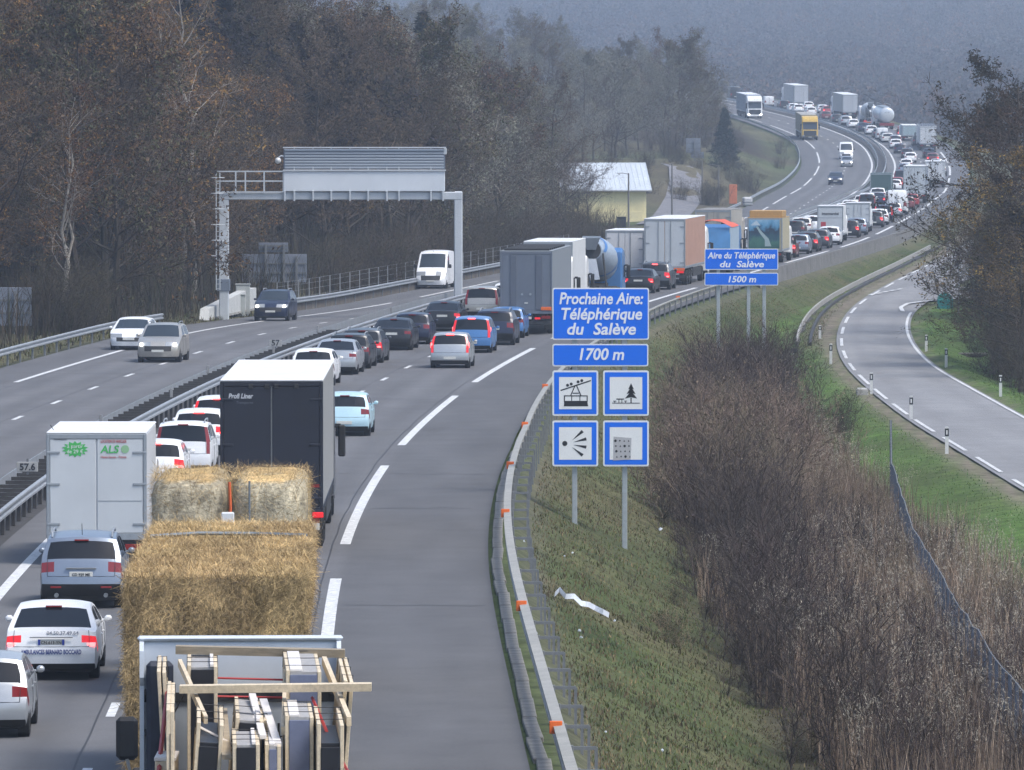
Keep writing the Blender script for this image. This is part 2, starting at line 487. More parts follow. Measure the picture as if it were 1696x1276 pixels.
A0 = np.array([.126, .126, .130])
def lanecol(tt, centers, shoulder):
    f = 1.0
    for c0 in centers:
        for w in (-.85, .85): f -= .13 * math.exp(-((tt - c0 - w) / .38) ** 2)
        f += .06 * math.exp(-((tt - c0) / .3) ** 2)
    if shoulder(tt): f *= .84
    return A0 * f
road_away = carriageway('road_away', list(np.arange(.75, 12.2, .3)) + [99], lambda d: rz(d), lambda t: lanecol(t, (3.75, 7.6), lambda q: q > 9.7), 60, 1480)
road_oncoming = carriageway('road_oncoming', list(np.arange(-11.45, -.74, .3)), lambda d: zl(d), lambda t: lanecol(t, (-3.3, -7.05), lambda q: q < -9.1) * 1.04, 60, 1480)
M_median = mat('median_gravel', (.045,.042,.04), rough=.95, noise=.4, nscale=2)
ds = np.concatenate([np.arange(60, 700, 4.0), np.arange(700, 1490, 8.0)])
Lp = [road_pt(d, -.75, -.01) for d in ds]
Rp = [Vector((*(road_pt(d, .75)).xy, float(rz(d)) - .01)) for d in ds]
tag(MB().strip(Lp, Rp).build('median_strip', M_median, recalc=False), kind='structure')

def marking(name, parent, t, width, segs, h=.006):
    mb = MB()
    for (a, b) in segs:
        q = np.arange(a, b, 3.0).tolist() + [b]
        if b - q[-2] < .01: q.pop(-2)
        mb.strip([road_pt(d, t - width/2, h) for d in q], [road_pt(d, t + width/2, h) for d in q])
    return mb.build(name, M_line, parent, recalc=False)
marking('edge_marking', road_away, 9.5, .27, [(232 + 52*k, 271 + 52*k) for k in range(-3, 22)])
marking('lane_marking', road_away, 5.65, .17, [(272.5 + 13*k, 275.5 + 13*k) for k in range(-16, 90)])
marking('edge_marking', road_away, 1.85, .26, [(60, 1470)])
marking('edge_marking', road_oncoming, -1.4, .26, [(60, 1470)])
marking('lane_marking', road_oncoming, -5.15, .17, [(263 + 13*k, 266 + 13*k) for k in range(-15, 90)])
marking('edge_marking', road_oncoming, -8.9, .22, [(283 + 52*k, 322 + 52*k) for k in range(-4, 22)])

# tar joints and crack sealing
M_tar = mat('tar_joint', (.035,.035,.037), rough=.7, noise=.2)
def joint(parent, t, d0, d1, seed, amp=.025, w=.04):
    ds_ = np.arange(d0, d1, 1.5); off = amp * (vnoise(ds_, ds_ * 0, 4.0, seed) - .5) * 2
    return MB().strip([road_pt(d, t + o_ - w/2, .003) for d, o_ in zip(ds_, off)], [road_pt(d, t + o_ + w/2, .003) for d, o_ in zip(ds_, off)]).build('tar_joint', M_tar, parent, recalc=False)
joint(road_away, 5.42, 90, 700, 2); joint(road_away, 9.18, 90, 620, 3); joint(road_oncoming, -5.4, 200, 700, 4); joint(road_oncoming, -8.6, 200, 700, 5)
for i_, (dd_, ta, tb) in enumerate(((158, 9.8, 13.0), (171, 2.0, 9.0), (196, 9.8, 12.9), (214, 5.7, 13.0), (243, 2, 12.8), (268, 6, 12.5), (305, 2, 12.3), (292, -11, -2), (331, -11, -2), (352, -9, -2))):
    tt_ = np.arange(ta, tb, .35); off = .5 * (vnoise(tt_ * 2, tt_ * 0, 1.1, i_) - .5)
    MB().strip([road_pt(dd_ + o_, t_, .0035) for t_, o_ in zip(tt_, off)], [road_pt(dd_ + o_ + .12, t_, .0035) for t_, o_ in zip(tt_, off)]).build('crack_seal', M_tar, road_away if ta > 0 else road_oncoming, recalc=False)
# ---- the minor road on the right
ds = np.arange(60, 720, 3.0)
k = 9
Vv = np.zeros((len(ds), k, 3)); cc = np.zeros((len(ds), k, 3))
for i, d in enumerate(ds):
    for j in range(k):
        w = j / (k-1); x = SL(d) * (1-w) + SR(d) * w
        Vv[i, j] = (x, d, SZ(d) + .03 * math.sin(math.pi * w))
        f = 1.0 - .12 * (math.exp(-((w-.28)/.07)**2) + math.exp(-((w-.72)/.07)**2)) + .05 * vnoise(x, d, 6, 8)
        cc[i, j] = np.array([.225, .225, .228]) * f
i0 = (np.arange(len(ds)-1)[:, None] * k + np.arange(k-1)[None]).ravel()
road_minor = tag(link('road_minor', np_mesh('road_minor', Vv.reshape(-1,3), np.stack([i0, i0+1, i0+k+1, i0+k], -1), M_asph2, cc.reshape(-1,3), smooth=True)), kind='structure')
def mstrip(segs, xf, w, parent):
    mb = MB()
    for a, b in segs:
        q = np.arange(a, b, 2.0).tolist() + [b]
        mb.strip([(float(xf(d)) - w/2, d, float(SZ(d)) + .03) for d in q], [(float(xf(d)) + w/2, d, float(SZ(d)) + .03) for d in q])
    return mb.build('edge_marking', M_line, parent, recalc=False)
mstrip([(150 + 16*j, 161 + 16*j) for j in range(0, 13)] + [(358 + 13*j, 366 + 13*j) for j in range(0, 18)], lambda d: SL(d) + .28, .17, road_minor)
mstrip([(150, 424)], lambda d: SR(d) - .22, .15, road_minor)
# side turning that leaves to the right
jp = [(24.2, 441, -1.28), (30, 446, -1.1), (38, 450, -1.0), (55, 455, -.8)]; jq = [(28.6, 462, -.95), (34, 463, -.9), (42, 464, -.8), (58, 468, -.6)]
jb = MB(); jb.strip([(x, y, z + .035) for x, y, z in jp], [(x, y, z + .035) for x, y, z in jq])
me = jb.mesh('road_turning', M_asph2, recalc=False)
at_ = me.color_attributes.new('Col', 'FLOAT_COLOR', 'POINT'); at_.data.foreach_set('color', [.23,.23,.232,1] * len(me.vertices))
road_turning = tag(link('road_turning', me), kind='structure')
mb = MB()
for k_ in range(5):
    a = Vector((22.6 + .55*k_, 449 + 2.0*k_, -1.05 + .03*k_)); mb.strip([a, a + Vector((.35, .9, .03))], [a + Vector((.22, -.1, 0)), a + Vector((.57, .8, .03))])
arc = [(23.2 + .2, 425, SZ(425)), (23.6, 431, SZ(431)), (24.3, 436, -1.28), (25.6, 439.5, -1.22), (28, 442, -1.12), (32, 444.5, -1.04)]
mb.strip([(x, y, z + .06) for x, y, z in arc], [(x + .22, y - .5, z + .06) for x, y, z in arc])
mb.build('edge_marking', M_line, road_minor, recalc=False)

# ---- gravel track climbing behind the yellow house
M_track = mat('track_gravel', (.17,.165,.17), rough=.95, noise=.3, nscale=.8)
trk = [(1085,366,715),(1100,352,735),(1112,335,757),(1122,318,780),(1132,300,806),(1137,285,835),(1135,272,862),(1120,266,880)]
mb = MB(); L_, R_ = [], []
for (px, py, d) in trk:
    x = at(px, py, d).x; w = 2.0 + .0 * d
    L_.append((x - w, d, gz(x - w, d) + .12)); R_.append((x + w, d, gz(x + w, d) + .12))
tag(mb.strip(L_, R_).build('track', M_track, recalc=False), kind='structure')

# ---- open concrete drain beside the minor road
M_drain = mat('drain_dark', (.05,.052,.055), rough=.9, noise=.3, nscale=2)
dl = np.arange(386, 560, 4.0)
def dpt(d, off, dz): return (float(SL(d)) - off, d, float(SZ(d)) + dz)
drain = empty('concrete_drain', (float(SL(450)) - 1.6, 450, float(SZ(450))))
tag(drain, 'open concrete drainage channel beside the minor road at the foot of the green slope', 'drain')
for nm, offs, m in (('drain_wall', ((2.22, -.05), (2.22, .16), (2.12, .16), (2.12, -.3)), M_conc), ('drain_wall', ((1.5, -.3), (1.5, .10), (1.36, .10), (1.36, -.2)), M_drain), ('channel_floor', ((2.15, -.14), (1.45, -.14)), M_drain)):
    mb = MB()
    for (a, b) in zip(offs[:-1], offs[1:]): mb.strip([dpt(d, *a) for d in dl], [dpt(d, *b) for d in dl])
    o = mb.build(nm, m, None, recalc=False); o.parent = drain; o.matrix_parent_inverse = Matrix.Translation(-drain.location)
# ================================================================== barriers
def adopt(o, parent):
    o.parent = parent; o.matrix_parent_inverse = Matrix.Translation(-Vector(parent.location)); return o
WB = [(0, .0), (.055, .035), (.055, .09), (.0, .125), (.0, .18), (.055, .215), (.055, .27), (0, .305)]
def wbeam(name, parent, d0, d1, t, side, z0=.45, m=None, step=4.0, zf=None):
    """corrugated rail; side = +1 when its face looks towards +t"""
    mb = MB(); ds = np.arange(d0, d1 + .01, step)
    rows = []
    for (o_, h) in WB + [(-.02, .305), (-.02, 0), (0, 0)]:
        rows.append([road_pt(d, (t(d) if callable(t) else t) + side * o_, z0 + h) for d in ds])
    for a, b in zip(rows[:-1], rows[1:]): mb.strip(a, b)
    return adopt(mb.build(name, m or M_galv, None, recalc=True), parent)
M_rust = mat('post_steel', (.05,.048,.047), rough=.8, noise=.3, nscale=4)
post_me = MB().box(-.05, .05, -.06, .06, 0, .72, .008).mesh('post', M_rust)
space_me = MB().box(-.5, .5, -.04, .04, 0, .10).mesh('spacer', M_rust)

med = empty('median_barrier', road_pt(250, 0))
tag(med, 'double steel guardrail on dark posts running down the middle of the motorway', 'barrier')
wbeam('rail', med, 96, 1460, .56, 1, z0=.47)
wbeam('rail', med, 96, 1460, -.56, -1, z0=.47 )
def put(mesh, name, parent, p, rzv):
    o = link(name, mesh); o.location = p; o.rotation_euler = (0, 0, rzv); return adopt(o, parent)
for i, d in enumerate(np.arange(184, 184 + 2.0*150, 2.0)):
    a = -math.atan(float(DX(d)))
    put(post_me, 'post', med, road_pt(d, .47, .0), a)
    q = road_pt(d, 0, .56); q.z = float(rz(d)) + .56
    if d < 330: put(space_me, 'spacer', med, q, a)
# kilometre plate standing on the barrier
kp = empty('kilometre_marker', road_pt(199.5, 0, .75))
tag(kp, 'small white kilometre plate reading 57.6 on the median barrier', 'sign')
MB().box(-.30, .30, -.012, .012, .08, .36, .01).build('plate', mat('marker_white', (.36,.36,.35), rough=.6, noise=.1), kp)
MB().box(-.03, .03, .014, .05, 0, .45).build('post', M_galvd, kp)
text_on('lettering', '57.6', .24, M_text_dark, kp, (0, -.018, .13), width=.44, offset=.006)
kp2 = empty('kilometre_marker', road_pt(300, -.0, .75))
tag(kp2, 'small kilometre plate reading 57 on the median barrier ahead of the dark truck', 'sign')
MB().box(-.26, .26, -.012, .012, .1, .38, .01).build('plate', mat('marker_white', (.6,.6,.58)), kp2)
MB().box(-.03, .03, .014, .05, 0, .36).build('post', M_galvd, kp2)
text_on('lettering', '57', .24, M_text_dark, kp2, (0, -.018, .15), width=.34, offset=.004)
# small reflector stubs along the median
stub = MB().box(-.05, .05, -.04, .04, 0, .32, .01).mesh('reflector_post', mat('stub_grey', (.25,.25,.25), rough=.7))
for i, d in enumerate((214, 231, 252, 274, 296, 322, 351)):
    o = link('reflector_post', stub, None, road_pt(d, -.3 if i % 2 else .3, .72))
    tag(o, 'short grey reflector stub standing on the median guardrail', 'post', 'reflector stubs on the median guardrail')

# ---- right guardrail (near), with brackets down the bank and orange reflectors
M_pale = mat('guardrail_pale', (.33,.32,.285), rough=.6, metal=.1, noise=.18, nscale=2)
gr = empty('guardrail', road_pt(180, 13.6))
tag(gr, 'pale steel guardrail curving along the right edge of the hard shoulder', 'guardrail')
wbeam('rail', gr, 96, 432, lambda d: float(tR(d)) + .02, -1, z0=.42, m=M_pale, step=3)
mb = MB(); ds = np.arange(96, 432.1, 3.0)
for (a, b) in (((-.05, .73), (.14, .75)), ((.14, .75), (.14, .70))):
    mb.strip([road_pt(d, float(tR(d)) + a[0], a[1]) for d in ds], [road_pt(d, float(tR(d)) + b[0], b[1]) for d in ds])
adopt(mb.build('top_rail', M_pale, None, recalc=False), gr)
gp = MB().box(-.04, .04, -.05, .05, -.5, .70, .008).mesh('post', M_galvd)
arm = MB().box(.0, .42, -.025, .025, .62, .68).mesh('bracket', M_galvd)
leg = MB().box(.39, .44, -.03, .03, -.6, .66).mesh('brace', M_galvd)
for d in np.arange(100, 430, 4.0):
    a = -math.atan(float(DX(d)))
    p = road_pt(d, float(tR(d)) + .16)
    put(gp, 'post', gr, p, a)
    if d < 330:
        put(arm, 'bracket', gr, p, a); put(leg, 'brace', gr, p, a)
refl = MB().box(-.10, .12, -.02, .02, 0, .22, .01).mesh('reflector', M_orange)
for d in (119.2, 148, 181.5, 205.5, 231, 262, 300, 340, 380): put(refl, 'reflector', gr, road_pt(d, float(tR(d)) - .02, .60), 0)
M_kerb = mat('kerb_dirty', (.19,.18,.16), rough=.95, noise=.4, nscale=2.2)
# low concrete kerb blocks under the rail
for i, d in enumerate(np.arange(100, 262, 4.1)):
    T, N = frame(d); a = -math.atan(float(DX(d + 2)))
    jig = random.uniform(-.025, .025)
    o = MB().box(-.13, .13, 0, 4.06, -.25, .06 + random.uniform(-.01, .01), .015).build('kerb_block', M_kerb, None, road_pt(d, float(tR(d)) - .22 + jig), a + random.uniform(-.012, .012))
    adopt(o, gr)
# ---- concrete parapet farther along the right edge
par = empty('concrete_parapet', road_pt(500, 12.6))
tag(par, 'long grey concrete parapet wall edging the motorway above the green slope', 'wall')
for i, d in enumerate(np.arange(432, 900, 12.0)):
    mb = MB(); q = [d, d + 4, d + 8, d + 11.96]
    prof = [(-.22, 0), (-.12, .35), (-.09, .82), (.09, .82), (.11, .35), (.2, -.9)]
    rows = [[road_pt(x, float(tR(x)) + .2 + o_, h) for x in q] for (o_, h) in prof]
    for a, b in zip(rows[:-1], rows[1:]): mb.strip(a, b)
    adopt(mb.build('wall_segment', mat('parapet_concrete', (.155,.15,.145), rough=.9, noise=.28, nscale=.9), None, recalc=False), par)
# ---- left guardrails of the oncoming carriageway
M_edge = mat('edge_soil', (.12,.10,.08), rough=.95, noise=.35, nscale=1.5)
def left_rail(label, d0, d1, skirt=True, t=TL):
    g = empty('guardrail', road_pt((d0 + d1) / 2, t)); tag(g, label, 'guardrail')
    wbeam('rail', g, d0, d1, t, 1, z0=.42, step=3)
    for d in np.arange(d0 + .5, min(d1, d0 + 260), 4.0): put(gp, 'post', g, road_pt(d, t - .1), -math.atan(float(DX(d))))
    if skirt:
        mb = MB(); ds = np.arange(d0, d1, 4.0)
        mb.strip([road_pt(d, t - .12, -.3) for d in ds], [road_pt(d, t - .12, .40) for d in ds]); mb.strip([road_pt(d, t - .12, .40) for d in ds], [road_pt(d, t - .6, .42) for d in ds]); mb.strip([road_pt(d, t - .6, .42) for d in ds], [road_pt(d, t - .62, -.5) for d in ds])
        adopt(mb.build('footing_wall', M_edge, None, recalc=False), g)
left_rail('steel guardrail beside the oncoming lane at the far left edge', 250, 356, skirt=False)
left_rail('steel guardrail on a brown footing curving behind the white van', 394, 786)
left_rail('far steel guardrail along the inside of the uphill bend', 806, 1440, skirt=False)
# crash cushion where the two rails meet
g = empty('crash_cushion', road_pt(798, TL + .1)); tag(g, 'pale barrier end block beside the orange post on the bend', 'barrier')
MB().box(-.5, .5, -2.5, 2.5, 0, .9, .12).build('block', mat('block_white', (.5,.5,.5), rough=.7), g); MB().box(-.52, .52, -2.52, 2.52, .3, .42, .02).build('band', M_galvd, g)
g = empty('orange_marker', road_pt(800, TL - 1.6)); tag(g, 'tall orange marker panel beside the guardrail bend', 'marker')
g.location.z = gz(g.location.x, g.location.y)
MB().box(-.45, .45, -.12, .12, .2, 2.4, .05).build('panel', mat('marker_orange', (.55,.17,.07), rough=.6, noise=.15), g); MB().box(-.06, .06, -.05, .05, -.4, .3).build('foot', M_galvd, g)
# concrete ramp block and cabinets at the gantry foot
p0, p1 = hit(345, 528, lambda d: zl(d)), hit(416, 519, lambda d: zl(d))
g = empty('concrete_ramp', (p0[0], p0[1], float(zl(p0[1])) - .1)); tag(g, 'pale sloping concrete block protecting the gantry foot', 'barrier')
dv = Vector((p1[0] - p0[0], p1[1] - p0[1])); ln = dv.length + 2.2; g.rotation_euler = (0, 0, math.atan2(dv.y, dv.x))
MB().prism([(0, 0), (ln, 0), (ln, 1.25), (ln * .8, 1.22), (.5, .62)], 1, 0, .5).build('block', mat('concrete_pale', (.50,.51,.50), rough=.85, noise=.12, nscale=1.5), g)
MB().box(.3, ln, -.06, 0, 0, .12).build('foot_strip', M_conc, g)
# ================================================================== gantry over the oncoming lanes
M_gant = mat('gantry_grey', (.50,.53,.56), rough=.55, metal=.15, noise=.08, nscale=1.0)
M_gantd = mat('gantry_louvre', (.17,.20,.25), rough=.5, metal=.3, noise=.1, nscale=1.0)
GD = 385.0
pxm = FPX / GD
def gx(px): return (px - PW/2) / pxm
def gzv(py): return CAMH - (py - HOR) / pxm
ga = empty('sign_gantry', (gx(560), GD, float(zl(GD))))
tag(ga, 'grey steel gantry spanning the oncoming lanes, seen from the back of its sign', 'gantry')
def gbox(name, x0, x1, y0, y1, z0, z1, m, c=.02, parent=None):
    o = MB().box(x0, x1, GD + y0, GD + y1, z0, z1, c).build(name, m); return adopt(o, ga) if parent is None else o
gbox('column', gx(363), gx(379), -.28, .28, -1.4, gzv(319), M_gant, .05)
gbox('column', gx(752), gx(766), -.28, .28, -1.2, gzv(317), M_gant, .05)
gbox('beam', gx(363) , gx(766), -.30, .28, gzv(331), gzv(318), M_gant, .04)
gbox('sign_panel', gx(470), gx(737), -.45, .05, gzv(317), gzv(284), mat('panel_pale', (.62,.66,.70), rough=.5, noise=.06, nscale=.6), .03)
gbox('sign_cabinet', gx(470), gx(737), -.25, .45, gzv(280), gzv(247), M_gantd, .02)
for k_ in range(7):
    z = gzv(280) + (gzv(247) - gzv(280)) * (k_ + .5) / 7
    gbox('louvre', gx(472), gx(735), -.31, -.24, z - .05, z + .05, mat('louvre_grey', (.36,.40,.45), rough=.5, metal=.3), .015)
gbox('top_rail', gx(469), gx(739), -.42, -.34, gzv(245.6), gzv(243.6), M_gant, .01)
gbox('mid_rail', gx(469), gx(739), -.52, -.44, gzv(283.5), gzv(281), M_gant, .01)
for px in (472, 488, 519, 549, 580, 610, 641, 661, 714, 734): gbox('bracket', gx(px) - .045, gx(px) + .045, -.5, -.36, gzv(333), gzv(316), M_gant, .01)
for px in (488, 519, 549, 580, 610, 641, 661, 714): gbox('strut', gx(px) - .03, gx(px) + .03, -.40, -.34, gzv(282), gzv(276), M_gant, .0); gbox('strut', gx(px) - .03, gx(px) + .03, -.40, -.34, gzv(247), gzv(243.8), M_gant, .0)
for px in (391, 407, 438, 470): gbox('railing_post', gx(px) - .04, gx(px) + .04, -.42, -.34, gzv(320), gzv(283), M_gant, .0)
for py in (284, 300, 318): gbox('railing', gx(360), gx(470), -.405, -.345, gzv(py) - .035, gzv(py) + .035, M_gant, .0)
for py in (284, 300): gbox('railing', gx(379), gx(470), .32, .38, gzv(py) - .03, gzv(py) + .03, M_gant, .0)
for px in (359, 365): gbox('ladder_rail', gx(px) - .03, gx(px) + .03, -.62, -.56, gzv(480), gzv(286), M_gant, 0)
for k_ in range(24):
    z = gzv(478) + k_ * .26
    gbox('ladder_rung', gx(359), gx(365), -.605, -.575, z - .015, z + .015, M_gant, 0)
for k_ in range(6):
    z = gzv(478) + 1.8 + k_ * .85
    pts = [(gx(362) + .36 * math.cos(a), GD - .6 - .36 + .36 * math.sin(a) , z) for a in np.linspace(0, 2 * math.pi, 13)]
    adopt(MB().tube(pts, .02, 4).build('cage_hoop', M_gant), ga)
gbox('column_sleeve', gx(360), gx(381), -.33, .33, gzv(482), gzv(462), M_gantd, .03)
adopt(MB().tube([(gx(470), GD - .2, gzv(259)), (gx(466), GD - .3, gzv(258)), (gx(462), GD - .3, gzv(261))], .045, 6).build('camera_arm', M_gant), ga)
b = bmesh.new(); bmesh.ops.create_uvsphere(b, u_segments=12, v_segments=8, radius=.17)
me = bpy.data.meshes.new('dome'); b.to_mesh(me); b.free(); me.materials.append(mat('dome_white', (.6,.6,.6), rough=.3))
adopt(link('dome_camera', me, None, (gx(461), GD - .3, gzv(266))), ga)
gbox('junction_box', gx(735), gx(740), -.3, 0, gzv(256), gzv(246), M_gant, .02)

# ---- traffic sign backs on the left
M_back = mat('sign_back', (.20,.22,.26), rough=.55, metal=.3, noise=.1, nscale=1)
def sign_back(label, d, x0, x1, rows, posts, ybase):
    p = at((x0 + x1) / 2, ybase, d); s = FPX / d
    g = empty('traffic_sign', (p.x, d, gz(p.x, d))); tag(g, label, 'sign')
    X = lambda px: (px - PW/2) / s - p.x
    Z = lambda py: CAMH - (py - HOR) / s - g.location.z
    for (a, b_, t0, t1) in rows:
        o = MB().box(X(a), X(b_), .06, .10, Z(t1), Z(t0), .015).build('panel', M_back, g)
        for q in range(1, 3):
            z = Z(t1) + (Z(t0) - Z(t1)) * q / 3
            MB().box(X(a) + .02, X(b_) - .02, .0, .055, z - .05, z + .05).build('stiffener', M_galvd, g)
    for (px, top) in posts: MB().box(X(px) - .07, X(px) + .07, -.13, -.01, -.4, Z(top), .01).build('post', M_galvd, g)
sign_back('back of a grey road sign on one post at the far left edge', 344, -60, 52, [(-60, 52, 476, 540)], [(25, 482), (-40, 482)], 560)
sign_back('back of a large two panel road sign behind the gantry', 437, 398, 508, [(398, 508, 421, 468), (428, 477, 402, 418)], [(412, 424), (440, 404), (470, 404), (491, 424)], 492)
sign_back('back of a small pale road sign near the far track', 905, 1136, 1166, [(1136, 1160, 229, 254), (1144, 1166, 252, 262)], [(1150, 231)], 300)
for i, (px, w, h, lab) in enumerate(((402, .8, 1.75, 'tall grey roadside cabinet beside the gantry column'), (395, .75, 1.2, 'low grey roadside cabinet beside the gantry column'))):
    d = 398 - 2.2 * i; x = (px - PW/2) * d / FPX
    g = empty('roadside_cabinet', (x, d, gz(x, d))); tag(g, lab, 'cabinet')
    MB().box(-w/2, w/2, -.25, .25, 0, h, .03).build('cabinet_body', mat('cabinet_grey', (.34,.36,.35), rough=.6, noise=.06), g)
    MB().box(-w/2 - .03, w/2 + .03, -.28, .28, h, h + .06, .01).build('lid', mat('cabinet_grey', ()), g)
    MB().box(-w/2 + .05, w/2 - .05, -.265, -.252, .1, h - .1, .005).build('door', mat('cabinet_grey2', (.38,.40,.39), rough=.6), g)

# ---- post and wire fence behind the left rail
M_fpost = mat('fence_post', (.30,.31,.32), rough=.7, metal=.2)
fl = empty('wire_fence', road_pt(455, TL - 1.6)); tag(fl, 'thin post and wire fence behind the left guardrail', 'fence')
fpm = MB().box(-.028, .028, -.03, .03, -.3, 1.7).mesh('post', M_fpost)
fd = list(np.arange(408, 560, 4.2)); tops = []
for d in fd:
    p = road_pt(d, TL - 1.4); p.z = gz(p.x, p.y); tops.append(p); put(fpm, 'post', fl, p, random.uniform(-.1, .1))
for h in (.3, .7, 1.1, 1.45, 1.7): adopt(MB().tube([p + Vector((0, 0, h)) for p in tops], .006, 3).build('wire', M_fpost), fl)

# ================================================================== blue motorway service signs
M_blue = mat('sign_blue', (.002,.145,.76), rough=.5, spec=.4, noise=.05, nscale=1.2)
M_swhite = mat('sign_white', (.74,.76,.78), rough=.5, noise=.04, nscale=2)
M_letter = mat('sign_letter', (.78,.80,.84), rough=.5)
M_picto = mat('sign_black', (.012,.012,.014), rough=.5)
def rrect(w, h, r, n=4):
    pts = []
    for (cx, cy, a0) in ((w/2 - r, h/2 - r, 0), (-w/2 + r, h/2 - r, 90), (-w/2 + r, -h/2 + r, 180), (w/2 - r, -h/2 + r, 270)):
        for k in range(n + 1): a = R(a0 + 90 * k / n); pts.append((cx + r * math.cos(a), cy + r * math.sin(a)))
    return pts
def plate(parent, name, cx, cz, w, h, m, y0, y1, r=.05):
    return MB().prism([(cx + a, cz + b_) for a, b_ in rrect(w, h, r)], 1, y0, y1).build(name, m, parent)
def flat(parent, name, polys, m, y):
    mb = MB()
    for poly in polys: mb.prism([(a, b_) for a, b_ in poly], 1, y - .004, y)
    return mb.build(name, m, parent)
def sub(o, child):
    child.parent = o; return child
SD = 203.5; ss = FPX / SD
def sx(px): return (px - 995) / ss
SX0 = (995 - PW/2) / ss
SZ0 = gz(SX0, SD)
def sz(py): return CAMH - (py - HOR) / ss - SZ0
sg = empty('service_sign', (SX0, SD, SZ0))
tag(sg, 'large blue service sign with four pictograms, reading Prochaine Aire 1700m', 'sign')
for px, yb in ((952, 866), (1035, 906)): MB().box(sx(px) - .075, sx(px) + .075, .10, .2, min(sz(yb), gz(SX0 + sx(px), SD) - SZ0) - .5, sz(484), .012).build('post', mat('sign_post', (.38,.41,.43), rough=.5, metal=.3, noise=.1), sg)
def blue_panel(parent, x0, x1, z0, z1, lines, size, yface=0.0, sp=1.0):
    w, h = x1 - x0, z1 - z0
    p = plate(parent, 'sign_panel', (x0+x1)/2, (z0+z1)/2, w, h, M_swhite, yface, yface + .06, .06)
    sub(p, plate(None, 'blue_face', (x0+x1)/2, (z0+z1)/2, w - .07, h - .07, M_blue, yface - .005, yface - .001, .045))
    for txt, zc, wd in lines:
        o = text_on('lettering', txt, size, M_letter, p, ((x0+x1)/2, yface - .009, zc), width=wd, height=1.0, shear=.18, offset=.008 * size / .35)
    for q in (.25, .75): MB().box(x0 + .1, x1 - .1, yface + .062, yface + .098, z0 + h * q - .03, z0 + h * q + .03).build('bracket', M_galvd, p)
    return p
L_ = .46
blue_panel(sg, sx(915), sx(1075), sz(563), sz(477), [('Prochaine Aire:', sz(503.5), sx(1064) - sx(925)), ('Téléphérique', sz(529), sx(1062) - sx(928)), ('du  Salève', sz(554), sx(1052) - sx(938))], .47)
blue_panel(sg, sx(915), sx(1074), sz(607), sz(570), [('1700 m', sz(596), sx(1031) - sx(957))], .47)
def picto_panel(px0, py0, px1, py1):
    x0, x1, z0, z1 = sx(px0), sx(px1), sz(py1), sz(py0); cx, cz = (x0+x1)/2, (z0+z1)/2
    p = plate(sg, 'pictogram_panel', cx, cz, x1 - x0, z1 - z0, M_swhite, 0, .05, .06)
    sub(p, plate(None, 'blue_border', cx, cz, x1 - x0 - .10, z1 - z0 - .10, M_blue, -.005, -.001, .02))
    sub(p, plate(None, 'white_field', cx, cz, (x1 - x0) * .71, (z1 - z0) * .71, mat('sign_field', (.76,.77,.76), rough=.5, noise=.04, nscale=2), -.010, -.006, .01))
    return p, (lambda a: x0 + (x1 - x0) * a), (lambda b_: z1 - (z1 - z0) * b_)
def circ(cx, cz, r, n=14): return [(cx + r * math.cos(2*math.pi*k/n), cz + r * math.sin(2*math.pi*k/n)) for k in range(n)]
def bar(x0, z0, x1, z1, w):
    d = Vector((x1-x0, z1-z0)).normalized(); n = Vector((-d.y, d.x)) * w/2
    return [(x0+n.x, z0+n.y), (x1+n.x, z1+n.y), (x1-n.x, z1-n.y), (x0-n.x, z0-n.y)]
# cable car
p, a, b_ = picto_panel(915, 614, 991, 689)
q = [bar(a(.18), b_(.44), a(.84), b_(.22), .035)]
for t in (.33, .41, .56, .64): q.append(circ(a(t), b_(.44 - .3333 * (t - .18) - .065), .043))
q += [bar(a(.40), b_(.55), a(.49), b_(.34), .03), bar(a(.62), b_(.55), a(.53), b_(.34), .03), bar(a(.44), b_(.5), a(.58), b_(.5), .03)]
q += [[(a(.25), b_(.79)), (a(.78), b_(.79)), (a(.76), b_(.67)), (a(.26), b_(.67))], bar(a(.25), b_(.56), a(.77), b_(.56), .03), bar(a(.262), b_(.56), a(.262), b_(.7), .03), bar(a(.42), b_(.56), a(.42), b_(.7), .022), bar(a(.60), b_(.56), a(.60), b_(.7), .022), bar(a(.758), b_(.56), a(.758), b_(.7), .03)]
flat(p, 'cable_car_symbol', q, M_picto, -.0105)
# picnic site
p, a, b_ = picto_panel(999, 614, 1075, 689)
q = [bar(a(.2), b_(.72), a(.8), b_(.72), .022), bar(a(.29), b_(.63), a(.46), b_(.63), .03), bar(a(.345), b_(.63), a(.345), b_(.72), .02), bar(a(.41), b_(.63), a(.41), b_(.72), .02), bar(a(.22), b_(.675), a(.29), b_(.675), .02), bar(a(.255), b_(.675), a(.255), b_(.72), .02), bar(a(.46), b_(.675), a(.52), b_(.675), .02), bar(a(.49), b_(.675), a(.49), b_(.72), .02), bar(a(.61), b_(.6), a(.61), b_(.72), .035)]
for (zt, zb, w) in ((.28, .42, .065), (.36, .52, .10), (.45, .62, .135)): q.append([(a(.61), b_(zt)), (a(.61 - w), b_(zb)), (a(.61), b_(zb - .03)), (a(.61 + w), b_(zb))])
flat(p, 'picnic_tree_symbol', q, M_picto, -.0105)
# viewpoint
p, a, b_ = picto_panel(915, 697, 991, 773)
q = [circ(a(.27), b_(.5), .075)]
for (x0, z0, x1, z1) in ((.43, .43, .66, .23), (.46, .47, .74, .40), (.46, .53, .74, .58), (.43, .58, .66, .76)):
    d = Vector((a(x1) - a(x0), b_(z1) - b_(z0))).normalized(); n = Vector((-d.y, d.x)) * .045
    q.append([(a(x0), b_(z0)), (a(x1) + n.x, b_(z1) + n.y), (a(x1) - n.x, b_(z1) - n.y)])
flat(p, 'viewpoint_symbol', q, M_picto, -.0105)
